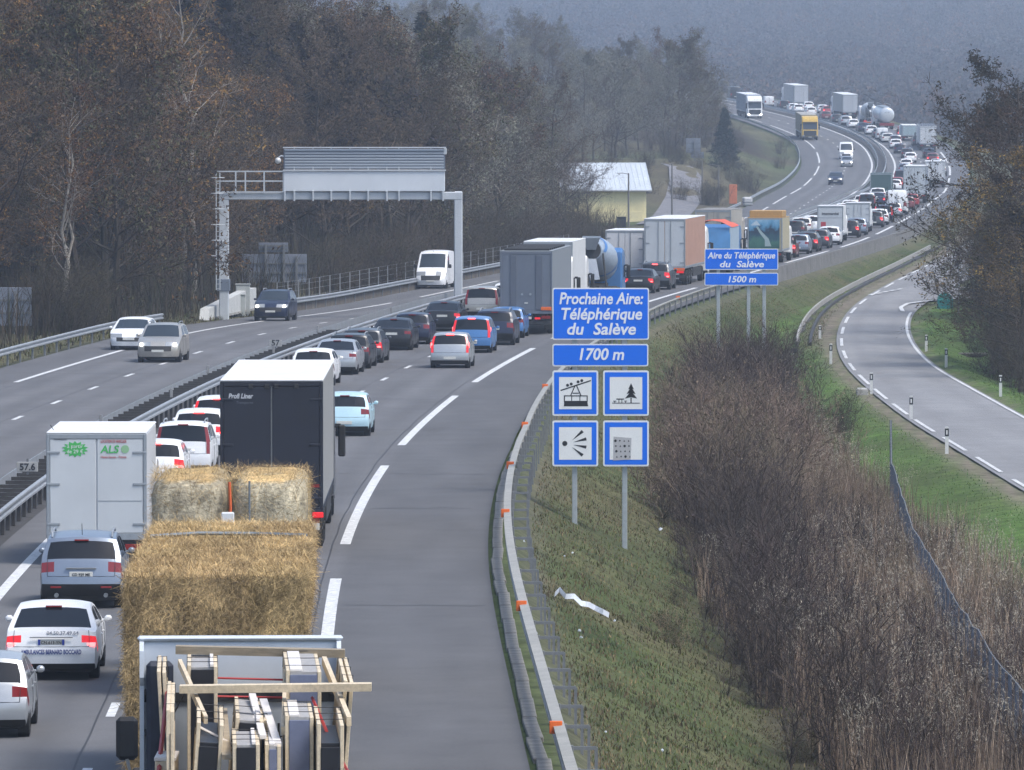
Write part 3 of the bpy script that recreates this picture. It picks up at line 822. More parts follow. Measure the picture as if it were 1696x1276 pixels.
# services sheet with small symbols
p, a, b_ = picto_panel(999, 697, 1075, 773)
flat(p, 'notice_sheet', [[(a(.22), b_(.87)), (a(.60), b_(.85)), (a(.62), b_(.38)), (a(.23), b_(.35))]], mat('sheet_grey', (.42,.42,.43), rough=.6), -.0105)
q = []
for r_ in range(4):
    for c_ in range(4):
        x, z = .27 + .095 * c_ + .01 * r_, .44 + .115 * r_
        if (r_ + c_) % 3 == 1: q.append(circ(a(x), b_(z), .024, 8))
        elif (r_ * 2 + c_) % 4 == 0: q.append(circ(a(x), b_(z), .038, 8))
        else: q.append([(a(x) - .02, b_(z) - .03), (a(x) + .025, b_(z) - .025), (a(x), b_(z) + .03)])
flat(p, 'small_symbols', q, M_picto, -.015)

S2D = 325.0; s2 = FPX / S2D; S2X = (1228 - PW/2) / s2; S2Z = gz(S2X, S2D)
sg2 = empty('service_sign', (S2X, S2D, S2Z))
tag(sg2, 'smaller blue sign farther along reading Aire du Téléphérique du Salève 1500m', 'sign')
fx = lambda px: (px - 1228) / s2
fz = lambda py: CAMH - (py - HOR) / s2 - S2Z
for px in (1190, 1240, 1266): MB().box(fx(px) - .08, fx(px) + .08, .10, .21, -.5, fz(430), .012).build('post', mat('sign_post', ()), sg2)
blue_panel(sg2, fx(1167), fx(1289), fz(447), fz(412), [('Aire du Téléphérique', fz(428), fx(1284) - fx(1172)), ('du  Salève', fz(442.5), fx(1265) - fx(1192))], .40)
blue_panel(sg2, fx(1167), fx(1289), fz(473), fz(452), [('1500 m', fz(467.5), fx(1250) - fx(1204))], .40)

# ================================================================== yellow house and poles
HD = 736.0
hb = at(1003, 372, HD)
hz = gz(hb.x, HD)
ho = empty('yellow_house', (hb.x, HD, hz), R(9)); tag(ho, 'small pale yellow house with a light metal gable roof beside the gravel track', 'house')
M_wall = mat('render_yellow', (.74,.65,.36), rough=.9, noise=.10, nscale=.8)
M_wallw = mat('render_cream', (.60,.58,.48), rough=.9, noise=.08)
M_roof = mat('roof_metal', (.50,.55,.60), rough=.45, metal=.15, noise=.10, nscale=.5)
hw, hl, he, hr = 4.3, 6.4, 3.7, 6.1      # half length, depth, eave, ridge
MB().prism([(0, -1), (hl, -1), (hl, he), (hl/2, hr), (0, he)], 0, -hw, hw).build('wall', M_wall, ho)
for (ya, za, yb, zb, nm) in ((-.55, he - .28, hl/2 + .02, hr + .14, 'roof'), (hl + .55, he - .28, hl/2 - .02, hr + .14, 'roof')):
    rf = MB()
    th = .1
    rf.add([(-hw - .5, ya, za), (hw + .5, ya, za), (hw + .5, yb, zb), (-hw - .5, yb, zb), (-hw - .5, ya, za + th), (hw + .5, ya, za + th), (hw + .5, yb, zb + th), (-hw - .5, yb, zb + th)], [(0,3,2,1),(4,5,6,7),(0,1,5,4),(1,2,6,5),(2,3,7,6),(3,0,4,7)])
    o = rf.build(nm, M_roof, ho)
    for q in range(19):
        x = -hw - .4 + q * (2*hw + .8) / 18
        MB().add([(x, ya, za + th), (x + .05, ya, za + th), (x + .05, yb, zb + th), (x, yb, zb + th), (x, ya, za + th + .05), (x + .05, ya, za + th + .05), (x + .05, yb, zb + th + .05), (x, yb, zb + th + .05)], [(4,5,6,7),(0,1,5,4),(1,2,6,5),(2,3,7,6),(3,0,4,7)]).build('seam', M_roof, o)
MB().box(-hw - .45, hw + .45, -.66, -.55, he - .34, he - .22, .02).build('gutter', mat('gutter_grey', (.3,.3,.3), rough=.5), ho)
MB().box(hw + .003, hw + .05, .3, 1.0, -1, he - .1).build('downpipe', M_wallw, ho)
MB().box(hw + .003, hw + .06, 2.0, 3.1, -.6, 2.2).build('door', mat('door_olive', (.25,.22,.12), rough=.7), ho)
MB().box(-.9, 3.9, -.06, -.003, -.9, 1.25, .01).build('wall_panel', mat('render_panel', (.70,.62,.36), rough=.9, noise=.1), ho)
for px, ht, y in ((1041, 5.4, 700), (1113, 6.0, 715), (1163, 5.0, 800), (1190, 4.6, 800)):
    p = at(px, 370, y); z = gz(p.x, y)
    g = empty('utility_pole', (p.x, y, z)); tag(g, {1041: 'thin lamp pole in front of the yellow house', 1113: 'dark wooden pole beside the gravel track', 1163: 'thin pole at the foot of the dark pine', 1190: 'thin pole just left of the far guardrail'}[px], 'pole')
    MB().tube([(0, 0, -.5), (0, 0, ht * .5), (0, 0, ht)], [.11, .095, .07], 8).build('shaft', mat('pole_wood', (.16,.15,.14), rough=.9), g)
    MB().tube([(0, 0, ht - .1), (-.6, 0, ht + .02), (-1.1, 0, ht - .02)], .03, 5).build('arm', mat('pole_wood', ()), g)
p = at(1029, 366, 704); g = empty('waste_bin', (p.x, 704, gz(p.x, 704))); tag(g, 'small dark bin in front of the yellow house', 'bin')
MB().box(-.5, .5, -.4, .4, 0, 1.0, .08).build('bin_body', M_black, g); MB().box(-.53, .53, -.43, .43, 1.0, 1.1, .03).build('lid', M_black, g)

# ================================================================== beside the minor road
M_dw = mat('delineator_white', (.62,.62,.60), rough=.5, noise=.08)
for i, (px, py, h, dr) in enumerate(((1568, 757, 44, 'L'), (1509, 701, 40, 'L'), (1443, 657, 35, 'L'), (1376, 607, 33, 'L'), (1358, 565, 22, 'L'), (1534, 583, 27, 'R'), (1567, 609, 31, 'R'), (1657, 658, 35, 'R'))):
    x, d = hit(px, py, lambda q: float(SZ(q)) - .15)
    s = FPX / d
    g = empty('delineator_post', (x, d, gz(x, d) - .03))
    tag(g, ['nearest white delineator post with black band on the left verge of the minor road', 'second white delineator post up the left verge of the minor road', 'third white delineator post up the left verge, beside the dark bush', 'fourth white delineator post at the inside of the bend', 'low white delineator on the gravel at the end of the drain',
        'white delineator post on the grass island, farthest up', 'white delineator post in the middle of the grass island', 'white delineator post at the right edge below the trees'][i], 'post')
    hh = (py - 0) and h / s + .05
    MB().prism([(-.07, -.05), (.07, -.05), (.05, .06), (-.05, .06)], 2, -.1, hh).build('shaft', M_dw, g)
    MB().prism([(-.078, -.058), (.078, -.058), (.055, .066), (-.055, .066)], 2, hh * .66, hh * .94).build('black_band', M_picto, g)
    MB().box(-.028, .028, -.066, -.060, hh * .72, hh * .88).build('reflector', mat('reflector_white', (.7,.7,.7), rough=.3), g)
x, d = hit(1565, 503, lambda q: -1.1)
g = empty('green_container', (x, d, gz(x, d) - .05)); tag(g, 'small green container with a pointed top on the grass corner', 'container')
prof = [(-.46, 0), (.46, 0), (.46, .62), (.40, .80), (.24, .96), (0, 1.06), (-.24, .96), (-.40, .80), (-.46, .62)]
MB().prism(prof, 1, -.35, .35).build('shell', mat('container_green', (.02,.27,.25), rough=.5, noise=.12, nscale=3), g)
MB().box(-.47, .47, -.37, .37, 0, .62, .02).build('lower_band', mat('container_teal', (.015,.20,.21), rough=.5), g)
x, d = hit(1588, 508, lambda q: -1.1)
g = empty('utility_pole', (x, d, gz(x, d))); tag(g, 'grey pole beside the green container', 'pole')
MB().tube([(0, 0, -.3), (0, 0, 3.2)], .055, 6).build('shaft', M_galv, g); MB().box(-.09, .09, -.09, .09, -.1, .12, .01).build('base_plate', M_galv, g)
x, d = hit(1572, 418, lambda q: -.2)
g = empty('utility_pole', (x, d, gz(x, d))); tag(g, 'pale concrete pole rising behind the green slope', 'pole')
MB().tube([(0, 0, -.5), (0, 0, 3.4)], [.2, .16], 8).build('shaft', M_conc, g); MB().box(-.24, .24, -.24, .24, -.2, .14, .02).build('base_plate', M_conc, g)
x, d = hit(1567, 888, lambda q: -2.75)
g = empty('marker_stake', (x, d, gz(x, d))); g.rotation_euler = (0, R(8), 0); tag(g, 'short orange marker stake leaning on the grass by the reeds', 'stake')
MB().tube([(0, 0, -.1), (0, 0, .48)], .07, 8).build('shaft', mat('stake_orange', (.48,.14,.03), rough=.6, noise=.2, nscale=6), g); MB().tube([(0, 0, .48), (0, 0, .52)], .085, 8).build('cap', mat('stake_orange', ()), g)
x, d = hit(1315, 595, lambda q: -2.4)
g = empty('lamp_head', (x, d, gz(x, d))); tag(g, 'small dark floodlight box on the verge left of the bend', 'lamp')
MB().box(-.16, .16, -.1, .1, .35, .62, .03).build('housing', M_black, g); MB().box(-.05, .05, -.03, .03, -.1, .4).build('stem', mat('stub_grey', ()), g)
x, d = hit(1428, 657, lambda q: -2.6)
g = empty('inspection_cover', (x, d, gz(x, d))); tag(g, 'small pale concrete inspection cover on the verge', 'cover')
MB().box(-.28, .28, -.25, .25, -.05, .28, .04).build('block', M_conc, g); MB().box(-.22, .22, -.2, .2, .28, .33, .01).build('lid', M_dw, g)
# culvert
x, d = hit(1602, 590, lambda q: float(SZ(q)) - .6)
g = empty('culvert', (x, d, gz(x, d) - .5)); tag(g, 'dark culvert mouth in the bank right of the bend', 'culvert')
MB().box(-1.1, 1.1, 0, 1.6, .1, .62, .03).build('mouth_shade_block', mat('culvert_dark', (.01,.01,.01), rough=.9), g)  # solid near-black block, painted for the shade inside the culvert
MB().box(-1.15, 1.15, -.02, 1.5, .62, .70, .04).build('lintel', mat('culvert_stone', (.10,.09,.075), rough=.9, noise=.3), g); MB().box(-.12, .12, -.06, .3, .0, .62, .02).build('pier', mat('culvert_stone', ()), g)

# ---- mesh fence running through the brush
M_fence = mat('fence_blue', (.07,.085,.12), rough=.6, metal=.2)
def mesh_fence(label, pts, h, step=2.5):
    fe = empty('mesh_fence', (pts[0][1], pts[0][0], gz(pts[0][1], pts[0][0]))); tag(fe, label, 'fence')
    ds = np.arange(pts[0][0], pts[-1][0], step); xs = np.interp(ds, [p[0] for p in pts], [p[1] for p in pts])
    base = [Vector((x, d, gz(x, d))) for x, d in zip(xs, ds)]
    pm = MB().box(-.04, .04, -.04, .04, -.3, h, .005).mesh('post', M_fence)
    for p in base: put(pm, 'post', fe, p, 0)
    adopt(MB().tube([p + Vector((0, 0, h)) for p in base], .014, 4).build('top_wire', mat('fence_pale', (.2,.2,.19), rough=.6), None), fe)
    mb = MB()
    for k_ in range(1, 9): mb.tube([p + Vector((0, 0, h * k_ / 9)) for p in base], .0035, 3, cap=False)
    for a, b_ in zip(base[:-1], base[1:]):
        for k_ in range(1, 7):
            q = a.lerp(b_, k_ / 7); mb.tube([q + Vector((0, 0, .05)), q + Vector((0, 0, h))], .0025, 3, cap=False)
    o = mb.build('wire_mesh', M_fence, None, recalc=False); adopt(o, fe)
mesh_fence('blue-grey wire mesh fence winding through the reeds towards the camera', [(118, 10.4), (134, 10.5), (148, 10.6), (173, 10.9), (202, 11.5), (240, 12.9), (272, 14.6)], 2.0)
mesh_fence('short stretch of blue-grey mesh fence below the small blue sign', [(276, 9.6), (290, 10.6), (304, 11.5), (320, 12.7)], 1.9)

# ---- litter on the bank
x, d = hit(948, 1003, lambda q: -1.9)
def plastic(name, label, pts, w, m):
    mb = MB(); L1, R1 = [], []
    for (px, py, k_) in pts:
        xx, dd = None, None
        r = ray(px, py); q = 100.0
        while q < 260:
            kk = q / r[1]
            if CAMH + r[2] * kk <= gz(r[0] * kk, q) + .05: break
            q += .4
        P = Vector((r[0] * kk, q, gz(r[0] * kk, q) + .08 + .04 * k_))
        L1.append(P + Vector((0, -w * 1.6, -.02))); R1.append(P + Vector((.02, w * 1.6, .10)))
    o = mb.strip(L1, R1).build(name, m, None, smooth=60); return tag(o, label, 'litter')
M_film = mat('plastic_film', (.62,.66,.72), rough=.35, noise=.2, nscale=9)
plastic('plastic_sheet', 'crumpled strip of white plastic sheet lying on the grass bank', [(918,990,0),(926,988,2),(936,996,1),(950,999,2),(962,1005,0),(975,1010,1),(985,1014,0),(998,1022,1),(1008,1026,0)], .03, M_film)
for i, (px, py, w) in enumerate(((1094, 880, 1), (960, 1048, .6), (963, 1060, .5), (1018, 1032, .3), (888, 1053, .4), (868, 900, .4), (948, 920, .35), (935, 925, .3), (1003, 1218, .3), (1097, 1248, .35))):
    r = ray(px, py); q = 100.0
    while q < 300:
        kk = q / r[1]
        if CAMH + r[2] * kk <= gz(r[0] * kk, q) + .05: break
        q += .4
    b = bmesh.new(); bmesh.ops.create_icosphere(b, subdivisions=1, radius=.05 * w + .015)
    for v in b.verts: v.co = v.co * random.uniform(.5, 1.3)
    me = bpy.data.meshes.new('scrap'); b.to_mesh(me); b.free(); me.materials.append(M_film)
    o = link('litter_scrap', me, None, (r[0] * kk, q, gz(r[0] * kk, q) + .10)); tag(o, 'small white scrap of litter on the grass bank', 'litter', 'white litter scraps on the grass bank')
# ================================================================== vehicles: cars
# profile of each kind: (y forward from the rear bumper, z, tag of the stretch up to the next point)
CARS = {
 'hatch': dict(L=4.05, W=1.72, belt=(.98,.96), tumble=0.205, P=[(.14,.22,'lip'),(.03,.34,'bumper'),(0,.50,'bumper'),(.03,.64,'tail'),(.08,.74,'lamp'),(.12,.94,'tail'),(.16,1.0,'rear_window'),(.46,1.34,'roof'),(.50,1.41,'roof'),(1.1,1.46,'roof'),(1.75,1.46,'roof'),(2.3,1.39,'windscreen'),(3.0,.98,'hood'),(3.5,.89,'hood'),(3.8,.77,'headlamp'),(3.97,.60,'grille'),(4.04,.42,'fbumper'),(3.98,.20,None)], wy=(.62,3.22), wr=.30, plate=.47, win=(.55,2.75), pil=1.55),
 'tallhatch': dict(L=3.9, W=1.68, belt=(1.0,1.0), tumble=0.205, P=[(.14,.22,'lip'),(.03,.34,'bumper'),(0,.54,'bumper'),(.04,.66,'tail'),(.10,.98,'tail'),(.13,1.02,'rear_window'),(.36,1.40,'roof'),(.40,1.46,'roof'),(1.0,1.51,'roof'),(1.7,1.50,'roof'),(2.2,1.42,'windscreen'),(2.85,1.02,'hood'),(3.4,.90,'hood'),(3.7,.78,'headlamp'),(3.84,.60,'grille'),(3.9,.42,'fbumper'),(3.84,.20,None)], wy=(.58,3.1), wr=.29, plate=.44, win=(.55,2.6), pil=1.45, high=True),
 'sedan': dict(L=4.75, W=1.82, belt=(.94,.92), tumble=0.245, P=[(.16,.22,'lip'),(.03,.34,'bumper'),(0,.52,'bumper'),(.03,.66,'tail'),(.07,.75,'lamp'),(.10,.90,'tail'),(.14,.985,'boot'),(.55,1.02,'rear_window'),(1.25,1.36,'roof'),(1.5,1.42,'roof'),(2.0,1.45,'roof'),(2.5,1.43,'roof'),(2.85,1.36,'windscreen'),(3.6,.96,'hood'),(4.2,.87,'hood'),(4.5,.75,'headlamp'),(4.67,.58,'grille'),(4.74,.40,'fbumper'),(4.67,.20,None)], wy=(.95,3.78), wr=.32, plate=.76, win=(1.0,3.3), pil=2.2),
 'estate': dict(L=4.75, W=1.82, belt=(.97,.94), tumble=0.215, P=[(.15,.22,'lip'),(.03,.34,'bumper'),(0,.52,'bumper'),(.03,.66,'tail'),(.06,.73,'lamp'),(.11,.94,'tail'),(.15,.99,'rear_window'),(.52,1.36,'roof'),(.56,1.43,'roof'),(1.2,1.48,'roof'),(2.0,1.48,'roof'),(2.75,1.40,'windscreen'),(3.5,.97,'hood'),(4.15,.88,'hood'),(4.5,.76,'headlamp'),(4.67,.58,'grille'),(4.74,.40,'fbumper'),(4.67,.20,None)], wy=(.92,3.74), wr=.32, plate=.78, win=(.6,3.2), pil=2.0, rails=True),
 'suv': dict(L=4.55, W=1.86, belt=(1.10,1.06), tumble=0.205, P=[(.16,.28,'lip'),(.03,.42,'lip'),(0,.56,'bumper'),(.02,.72,'tail'),(.06,.84,'lamp'),(.11,1.06,'tail'),(.14,1.12,'rear_window'),(.44,1.50,'roof'),(.48,1.58,'roof'),(1.1,1.65,'roof'),(1.9,1.66,'roof'),(2.5,1.58,'windscreen'),(3.2,1.10,'hood'),(3.9,1.02,'hood'),(4.25,.90,'headlamp'),(4.45,.72,'grille'),(4.53,.5,'fbumper'),(4.46,.26,None)], wy=(.80,3.62), wr=.36, plate=.78, win=(.55,2.95), pil=1.8, rails=True),
 'mpv': dict(L=4.3, W=1.80, belt=(1.02,1.0), tumble=0.185, P=[(.14,.22,'lip'),(.03,.34,'bumper'),(0,.55,'bumper'),(.03,.70,'tail'),(.08,1.0,'tail'),(.10,1.05,'rear_window'),(.28,1.52,'roof'),(.32,1.58,'roof'),(1.0,1.64,'roof'),(1.9,1.63,'roof'),(2.5,1.52,'windscreen'),(3.25,1.06,'hood'),(3.75,.93,'hood'),(4.05,.80,'headlamp'),(4.22,.6,'grille'),(4.29,.42,'fbumper'),(4.22,.20,None)], wy=(.75,3.42), wr=.31, plate=.48, win=(.45,3.0), pil=1.75, high=True),
 'combi': dict(L=4.4, W=1.72, belt=(1.05,1.0), tumble=0.165, P=[(.14,.22,'lip'),(.03,.34,'bumper'),(0,.55,'bumper'),(.03,.68,'tail'),(.07,1.02,'tail'),(.08,1.06,'rear_window'),(.20,1.54,'roof'),(.26,1.60,'roof'),(1.0,1.64,'roof'),(1.9,1.61,'roof'),(2.5,1.50,'windscreen'),(3.2,1.04,'hood'),(3.8,.92,'hood'),(4.15,.80,'headlamp'),(4.32,.6,'grille'),(4.39,.42,'fbumper'),(4.32,.20,None)], wy=(.78,3.6), wr=.31, plate=.80, win=(.35,3.0), pil=1.6, high=True, rails=True),
 'smallvan': dict(L=4.3, W=1.80, belt=(1.12,1.05), tumble=0.080, P=[(.14,.24,'lip'),(.03,.36,'bumper'),(0,.55,'bumper'),(.02,.72,'lamp'),(.05,1.05,'tail'),(.08,1.70,'roof'),(.14,1.80,'roof'),(1.0,1.84,'roof'),(2.0,1.82,'roof'),(2.45,1.70,'windscreen'),(3.1,1.12,'hood'),(3.7,.98,'hood'),(4.0,.84,'headlamp'),(4.2,.62,'grille'),(4.29,.42,'fbumper'),(4.22,.22,None)], wy=(.78,3.5), wr=.31, plate=.62, win=(1.6,2.9), pil=9, doors=True),
 'van': dict(L=5.4, W=2.0, belt=(1.45,1.32), tumble=0.090, P=[(.14,.30,'lip'),(.03,.42,'bumper'),(0,.60,'bumper'),(.02,.85,'lamp'),(.05,1.25,'tail'),(.10,2.25,'roof'),(.20,2.40,'roof'),(1.5,2.46,'roof'),(3.2,2.42,'roof'),(3.75,2.26,'windscreen'),(4.45,1.38,'hood'),(5.0,1.12,'headlamp'),(5.22,.86,'grille'),(5.38,.55,'fbumper'),(5.3,.26,None)], wy=(.95,4.45), wr=.34, plate=.62, win=(3.1,4.1), pil=9, doors=True),
}
VCOLS = [-1, -.87, -.68, -.36, 0, .36, .68, .87, 1]
_car_cache = {}
def car_meshes(kind):
    if kind in _car_cache: return _car_cache[kind]
    S = CARS[kind]; P = S['P']; L = S['L']; hw = S['W'] / 2; H = max(p[1] for p in P)
    bR, bF = S['belt']
    belt = lambda y: bR + (bF - bR) * min(max(y / (L * .75), 0), 1)
    def W(y, z):
        pl = 1.0
        if y < .55: pl -= .085 * (1 - y / .55) ** 2.2
        if y > L - .9: pl -= .17 * ((y - L + .9) / .9) ** 2.2
        b = belt(y)
        if z <= b:
            sd = 1 - .07 * max(0, (.48 - z) / .3) ** 1.6 - .025 * max(0, (z - .7) / max(b - .7, .1)) ** 2
        else: sd = .975 - S['tumble'] * ((z - b) / (H - b)) ** 1.15
        return hw * pl * sd
    # stations
    st = []
    for i in range(len(P) - 1):
        (y0, z0, tg), (y1, z1, _) = P[i], P[i+1]
        n = 2 if tg in ('hood', 'windscreen', 'rear_window') else 1
        cuts = [k / n for k in range(n)]
        if tg == 'roof' and y0 < S['pil'] < y1 and y1 - y0 > .3: cuts = [0, (S['pil'] - .05 - y0) / (y1 - y0), (S['pil'] + .05 - y0) / (y1 - y0)]
        if tg == 'roof' and y1 - y0 > .5 and len(cuts) == 1: cuts = [0, .5]
        for c in cuts: st.append((y0 + (y1 - y0) * c, z0 + (z1 - z0) * c, tg))
    st.append((P[-1][0], P[-1][1], None))
    n = len(st)
    def strip_pt(i, v):
        y, z, tg = st[i]; a = abs(v)
        up = z > bR + .05
        rear, front = (y < .6), (y > L - .8)
        yy = y + (.07 * a ** 3 if rear else 0) - (.20 * a ** 3 if front else 0) - (.10 * a ** 3 if (not rear and not front and y > L * .5 and up) else 0)
        zz = z - (.06 * a ** 3 if z > bR + .1 else .035 * a ** 4 if z > .8 else 0)
        return yy, zz
    edge = [strip_pt(i, 1.0) for i in range(n)]
    parts = {}
    def mbp(k): return parts.setdefault(k, MB())
    def face(key, pts):
        q = []
        for p in pts:
            if not q or (Vector(p) - Vector(q[-1])).length > 1e-4: q.append(p)
        if len(q) > 2 and (Vector(q[0]) - Vector(q[-1])).length < 1e-4: q.pop()
        if len(q) > 2: mbp(key).add(q, [tuple(range(len(q)))])
    grid = []
    for i in range(n):
        ye, ze = edge[i]; w = W(ye, ze); row = []
        for v in VCOLS:
            yy, zz = strip_pt(i, v); row.append((v * w, yy, zz))
        grid.append(row)
    high = S.get('high')
    for i in range(n - 1):
        tg = st[i][2]
        for j in range(len(VCOLS) - 1):
            a = abs(VCOLS[j] + VCOLS[j+1]) / 2; left = VCOLS[j] < 0 and VCOLS[j+1] <= 0
            key = 'body'
            if tg == 'lip': key = 'bumper_trim'
            elif tg == 'lamp' and a > .67: key = 'tail_light_l' if left else 'tail_light_r'
            elif tg == 'rear_window': key = 'rear_window' if a < .87 else ('body' if not high else ('tail_light_l' if left else 'tail_light_r'))
            elif tg == 'windscreen': key = 'windscreen' if a < .90 else 'body'
            elif tg == 'headlamp' and a > .5: key = 'headlight_l' if left else 'headlight_r'
            elif tg == 'grille' and a < .67: key = 'grille'
            elif tg == 'tail' and high and a > .87 and st[i][1] > .6: key = 'tail_light_l' if left else 'tail_light_r'
            face(key, [grid[i][j], grid[i][j+1], grid[i+1][j+1], grid[i+1][j]])
    # sides
    cum = [0]
    for i in range(1, n): cum.append(cum[-1] + abs(edge[i][0] - edge[i-1][0]) + .45 * abs(edge[i][1] - edge[i-1][1]))
    yb0, yb1 = edge[0][0], edge[-1][0]; zs0, zs1 = edge[0][1], edge[-1][1]
    FU = [0, .13, .93, 1]; FL = [0, .14, .38, .62, .85, 1]
    for sgn in (-1, 1):
        up, lo = [], []
        for i in range(n):
            y, z = edge[i]; b = belt(y); top = min(z, b)
            up.append([(sgn * W(y, z + (top - z) * f), y, z + (top - z) * f) for f in FU])
            k = cum[i] / cum[-1]; yb = yb0 + (yb1 - yb0) * k; zb = zs0 + (zs1 - zs0) * k
            lo.append([(sgn * W(y + (yb - y) * f, top + (zb - top) * f), y + (yb - y) * f, top + (zb - top) * f) for f in FL])
        s = 'l' if sgn < 0 else 'r'
        for i in range(n - 1):
            ym = (edge[i][0] + edge[i+1][0]) / 2; tg = st[i][2]
            for j in range(3):
                key = 'body'
                if j == 1 and S['win'][0] < ym < S['win'][1] and abs(ym - S['pil']) > .06 and tg in ('roof', 'windscreen'):
                    key = ('side_window_r' if ym < S['pil'] else 'side_window_f') + s
                if high and tg == 'rear_window': key = 'tail_light_' + s if ym < .3 else 'body'
                face(key, [up[i][j], up[i+1][j], up[i+1][j+1], up[i][j+1]])
            for j in range(5):
                key = 'body'
                if tg == 'lamp' and j < 2: key = 'tail_light_' + s
                elif tg == 'headlamp' and j < 1: key = 'headlight_' + s
                elif tg == 'lip': key = 'bumper_trim'
                face(key, [lo[i][j], lo[i+1][j], lo[i+1][j+1], lo[i][j+1]])
    parts['underbody'] = MB().box(-hw * .86, hw * .86, .25, L - .25, .16, .34, .03)
    out = []
    mm = {'body': 'PAINT', 'bumper_trim': M_black, 'grille': M_black, 'rear_window': M_glass, 'windscreen': M_glassl, 'underbody': M_black}
    for k, mb in parts.items():
        base = k
        for pre in ('tail_light', 'headlight', 'side_window'):
            if k.startswith(pre): base = pre
        m = mm.get(k) or ('TAIL' if base == 'tail_light' else 'HEAD' if base == 'headlight' else M_glass)
        me = mb.mesh(kind + '_' + k, PAINT['white'] if isinstance(m, str) else m, None, recalc=False)
        bm = bmesh.new(); bm.from_mesh(me); bmesh.ops.remove_doubles(bm, verts=bm.verts, dist=.002); bmesh.ops.recalc_face_normals(bm, faces=bm.faces); bm.to_mesh(me); bm.free()
        me.polygons.foreach_set('use_smooth', [True] * len(me.polygons)); me.set_sharp_from_angle(angle=R(38))
        out.append((base, me, m, None))
    # plates, mirrors, brake light, rails, door seam
    py = lambda z: next((p0[0] + (p1[0]-p0[0]) * (z-p0[1]) / (p1[1]-p0[1]) for p0, p1 in zip(P[:-1], P[1:]) if p0[1] <= z <= p1[1]), 0)
    zp = S['plate']
    out.append(('number_plate', MB().box(-.26, .26, py(zp) - .022, py(zp) + .01, zp - .055, zp + .055, .004).mesh('plate', M_plate), M_plate, None))
    out.append(('number_plate', MB().box(-.26, .26, L - .06, L + .012, .46, .56, .004).mesh('plate', M_plate), M_plate, None))
    yw = next(p[0] for p in P if p[2] == 'hood') - .30; zw = belt(yw) + .06
    for sgn in (-1, 1):
        x0, x1 = sgn * (W(yw, zw) - .02), sgn * (W(yw, zw) + (.26 if kind == 'van' else .19))
        hh = .20 if kind == 'van' else .07
        out.append(('mirror', MB().box(min(x0 + sgn * .07, x1), max(x0 + sgn * .07, x1), yw - .07, yw + .09, zw - .05, zw + hh, .035).box(min(x0, x0 + sgn*.09), max(x0, x0 + sgn*.09), yw - .03, yw + .03, zw - .04, zw, .01).mesh('mirror', M_black, 40), 'PAINT' if kind not in ('van',) else M_black, None))
    rwi = [i for i, p in enumerate(P) if p[2] == 'rear_window']
    if rwi:
        y, z = P[rwi[0] + 1][0], P[rwi[0] + 1][1]
        out.append(('brake_light', MB().box(-.16, .16, y - .05, y + .03, z + .0, z + .035, .006).mesh('brake_light', M_tail), 'TAIL', None))
    if S.get('rails'):
        for sgn in (-1, 1):
            xr_ = sgn * hw * .72
            out.append(('roof_rail', MB().tube([(xr_, .62, H - .09), (xr_, .75, H + .015), (xr_, 1.4, H + .045), (xr_, 2.1, H + .025), (xr_, 2.25, H - .04)], .022, 6).mesh('rail', M_galv), M_galv, None))
    if S.get('doors'):
        out.append(('door_seam', MB().box(-.012, .012, -.004, .06, .6, H - .25).mesh('seam', M_black), M_black, None))
        for sgn in (-1, 1): out.append(('door_handle', MB().box(sgn * .08 - .05, sgn * .08 + .05, -.015, .06, 1.0, 1.06, .01).mesh('handle', M_black), M_black, None))
    # panel gaps of tailgate and doors
    gp_ = MB()
    zt = next(p[1] for p in P if p[2] in ('tail', 'lamp')) + .01; ztop = next((p[1] for p in P if p[2] in ('rear_window', 'boot')), H * .8)
    def tail_pt(v, z):
        y = py(z); a = abs(v); yy = y + .07 * a ** 3; return (v * W(yy, z), yy - .004, z)
    gp_.tube([tail_pt(v, zt) for v in (-.86, -.5, 0, .5, .86)], .006, 3, cap=False)
    for v in (-.86, .86): gp_.tube([tail_pt(v, zt + (ztop - zt) * q) for q in (0, .5, 1)], .006, 3, cap=False)
    for sgn in (-1, 1):
        for yd in ([S['win'][0] + .45] if S['pil'] > 8 else []) + [S['pil'] if S['pil'] < 8 else S['win'][0], S['win'][1] - .05]:
            gp_.tube([(sgn * (W(yd, z) + .003), yd, z) for z in (.34, .55, .8, belt(yd) - .01)], .006, 3, cap=False)
        ya, yb_ = (S['win'][0] + .35, S['win'][1] - .05)
        for f_ in (.25, .72):
            yh = ya + (yb_ - ya) * f_; out.append(('door_handle', MB().box(min(sgn * W(yh, .85), sgn * (W(yh, .85) + .03)), max(sgn * W(yh, .85), sgn * (W(yh, .85) + .03)), yh - .09, yh + .09, belt(yh) - .15, belt(yh) - .12, .006).mesh('handle', M_black), 'PAINT', None))
    out.append(('panel_gap', gp_.mesh('gap', M_black, recalc=False), M_black, None))
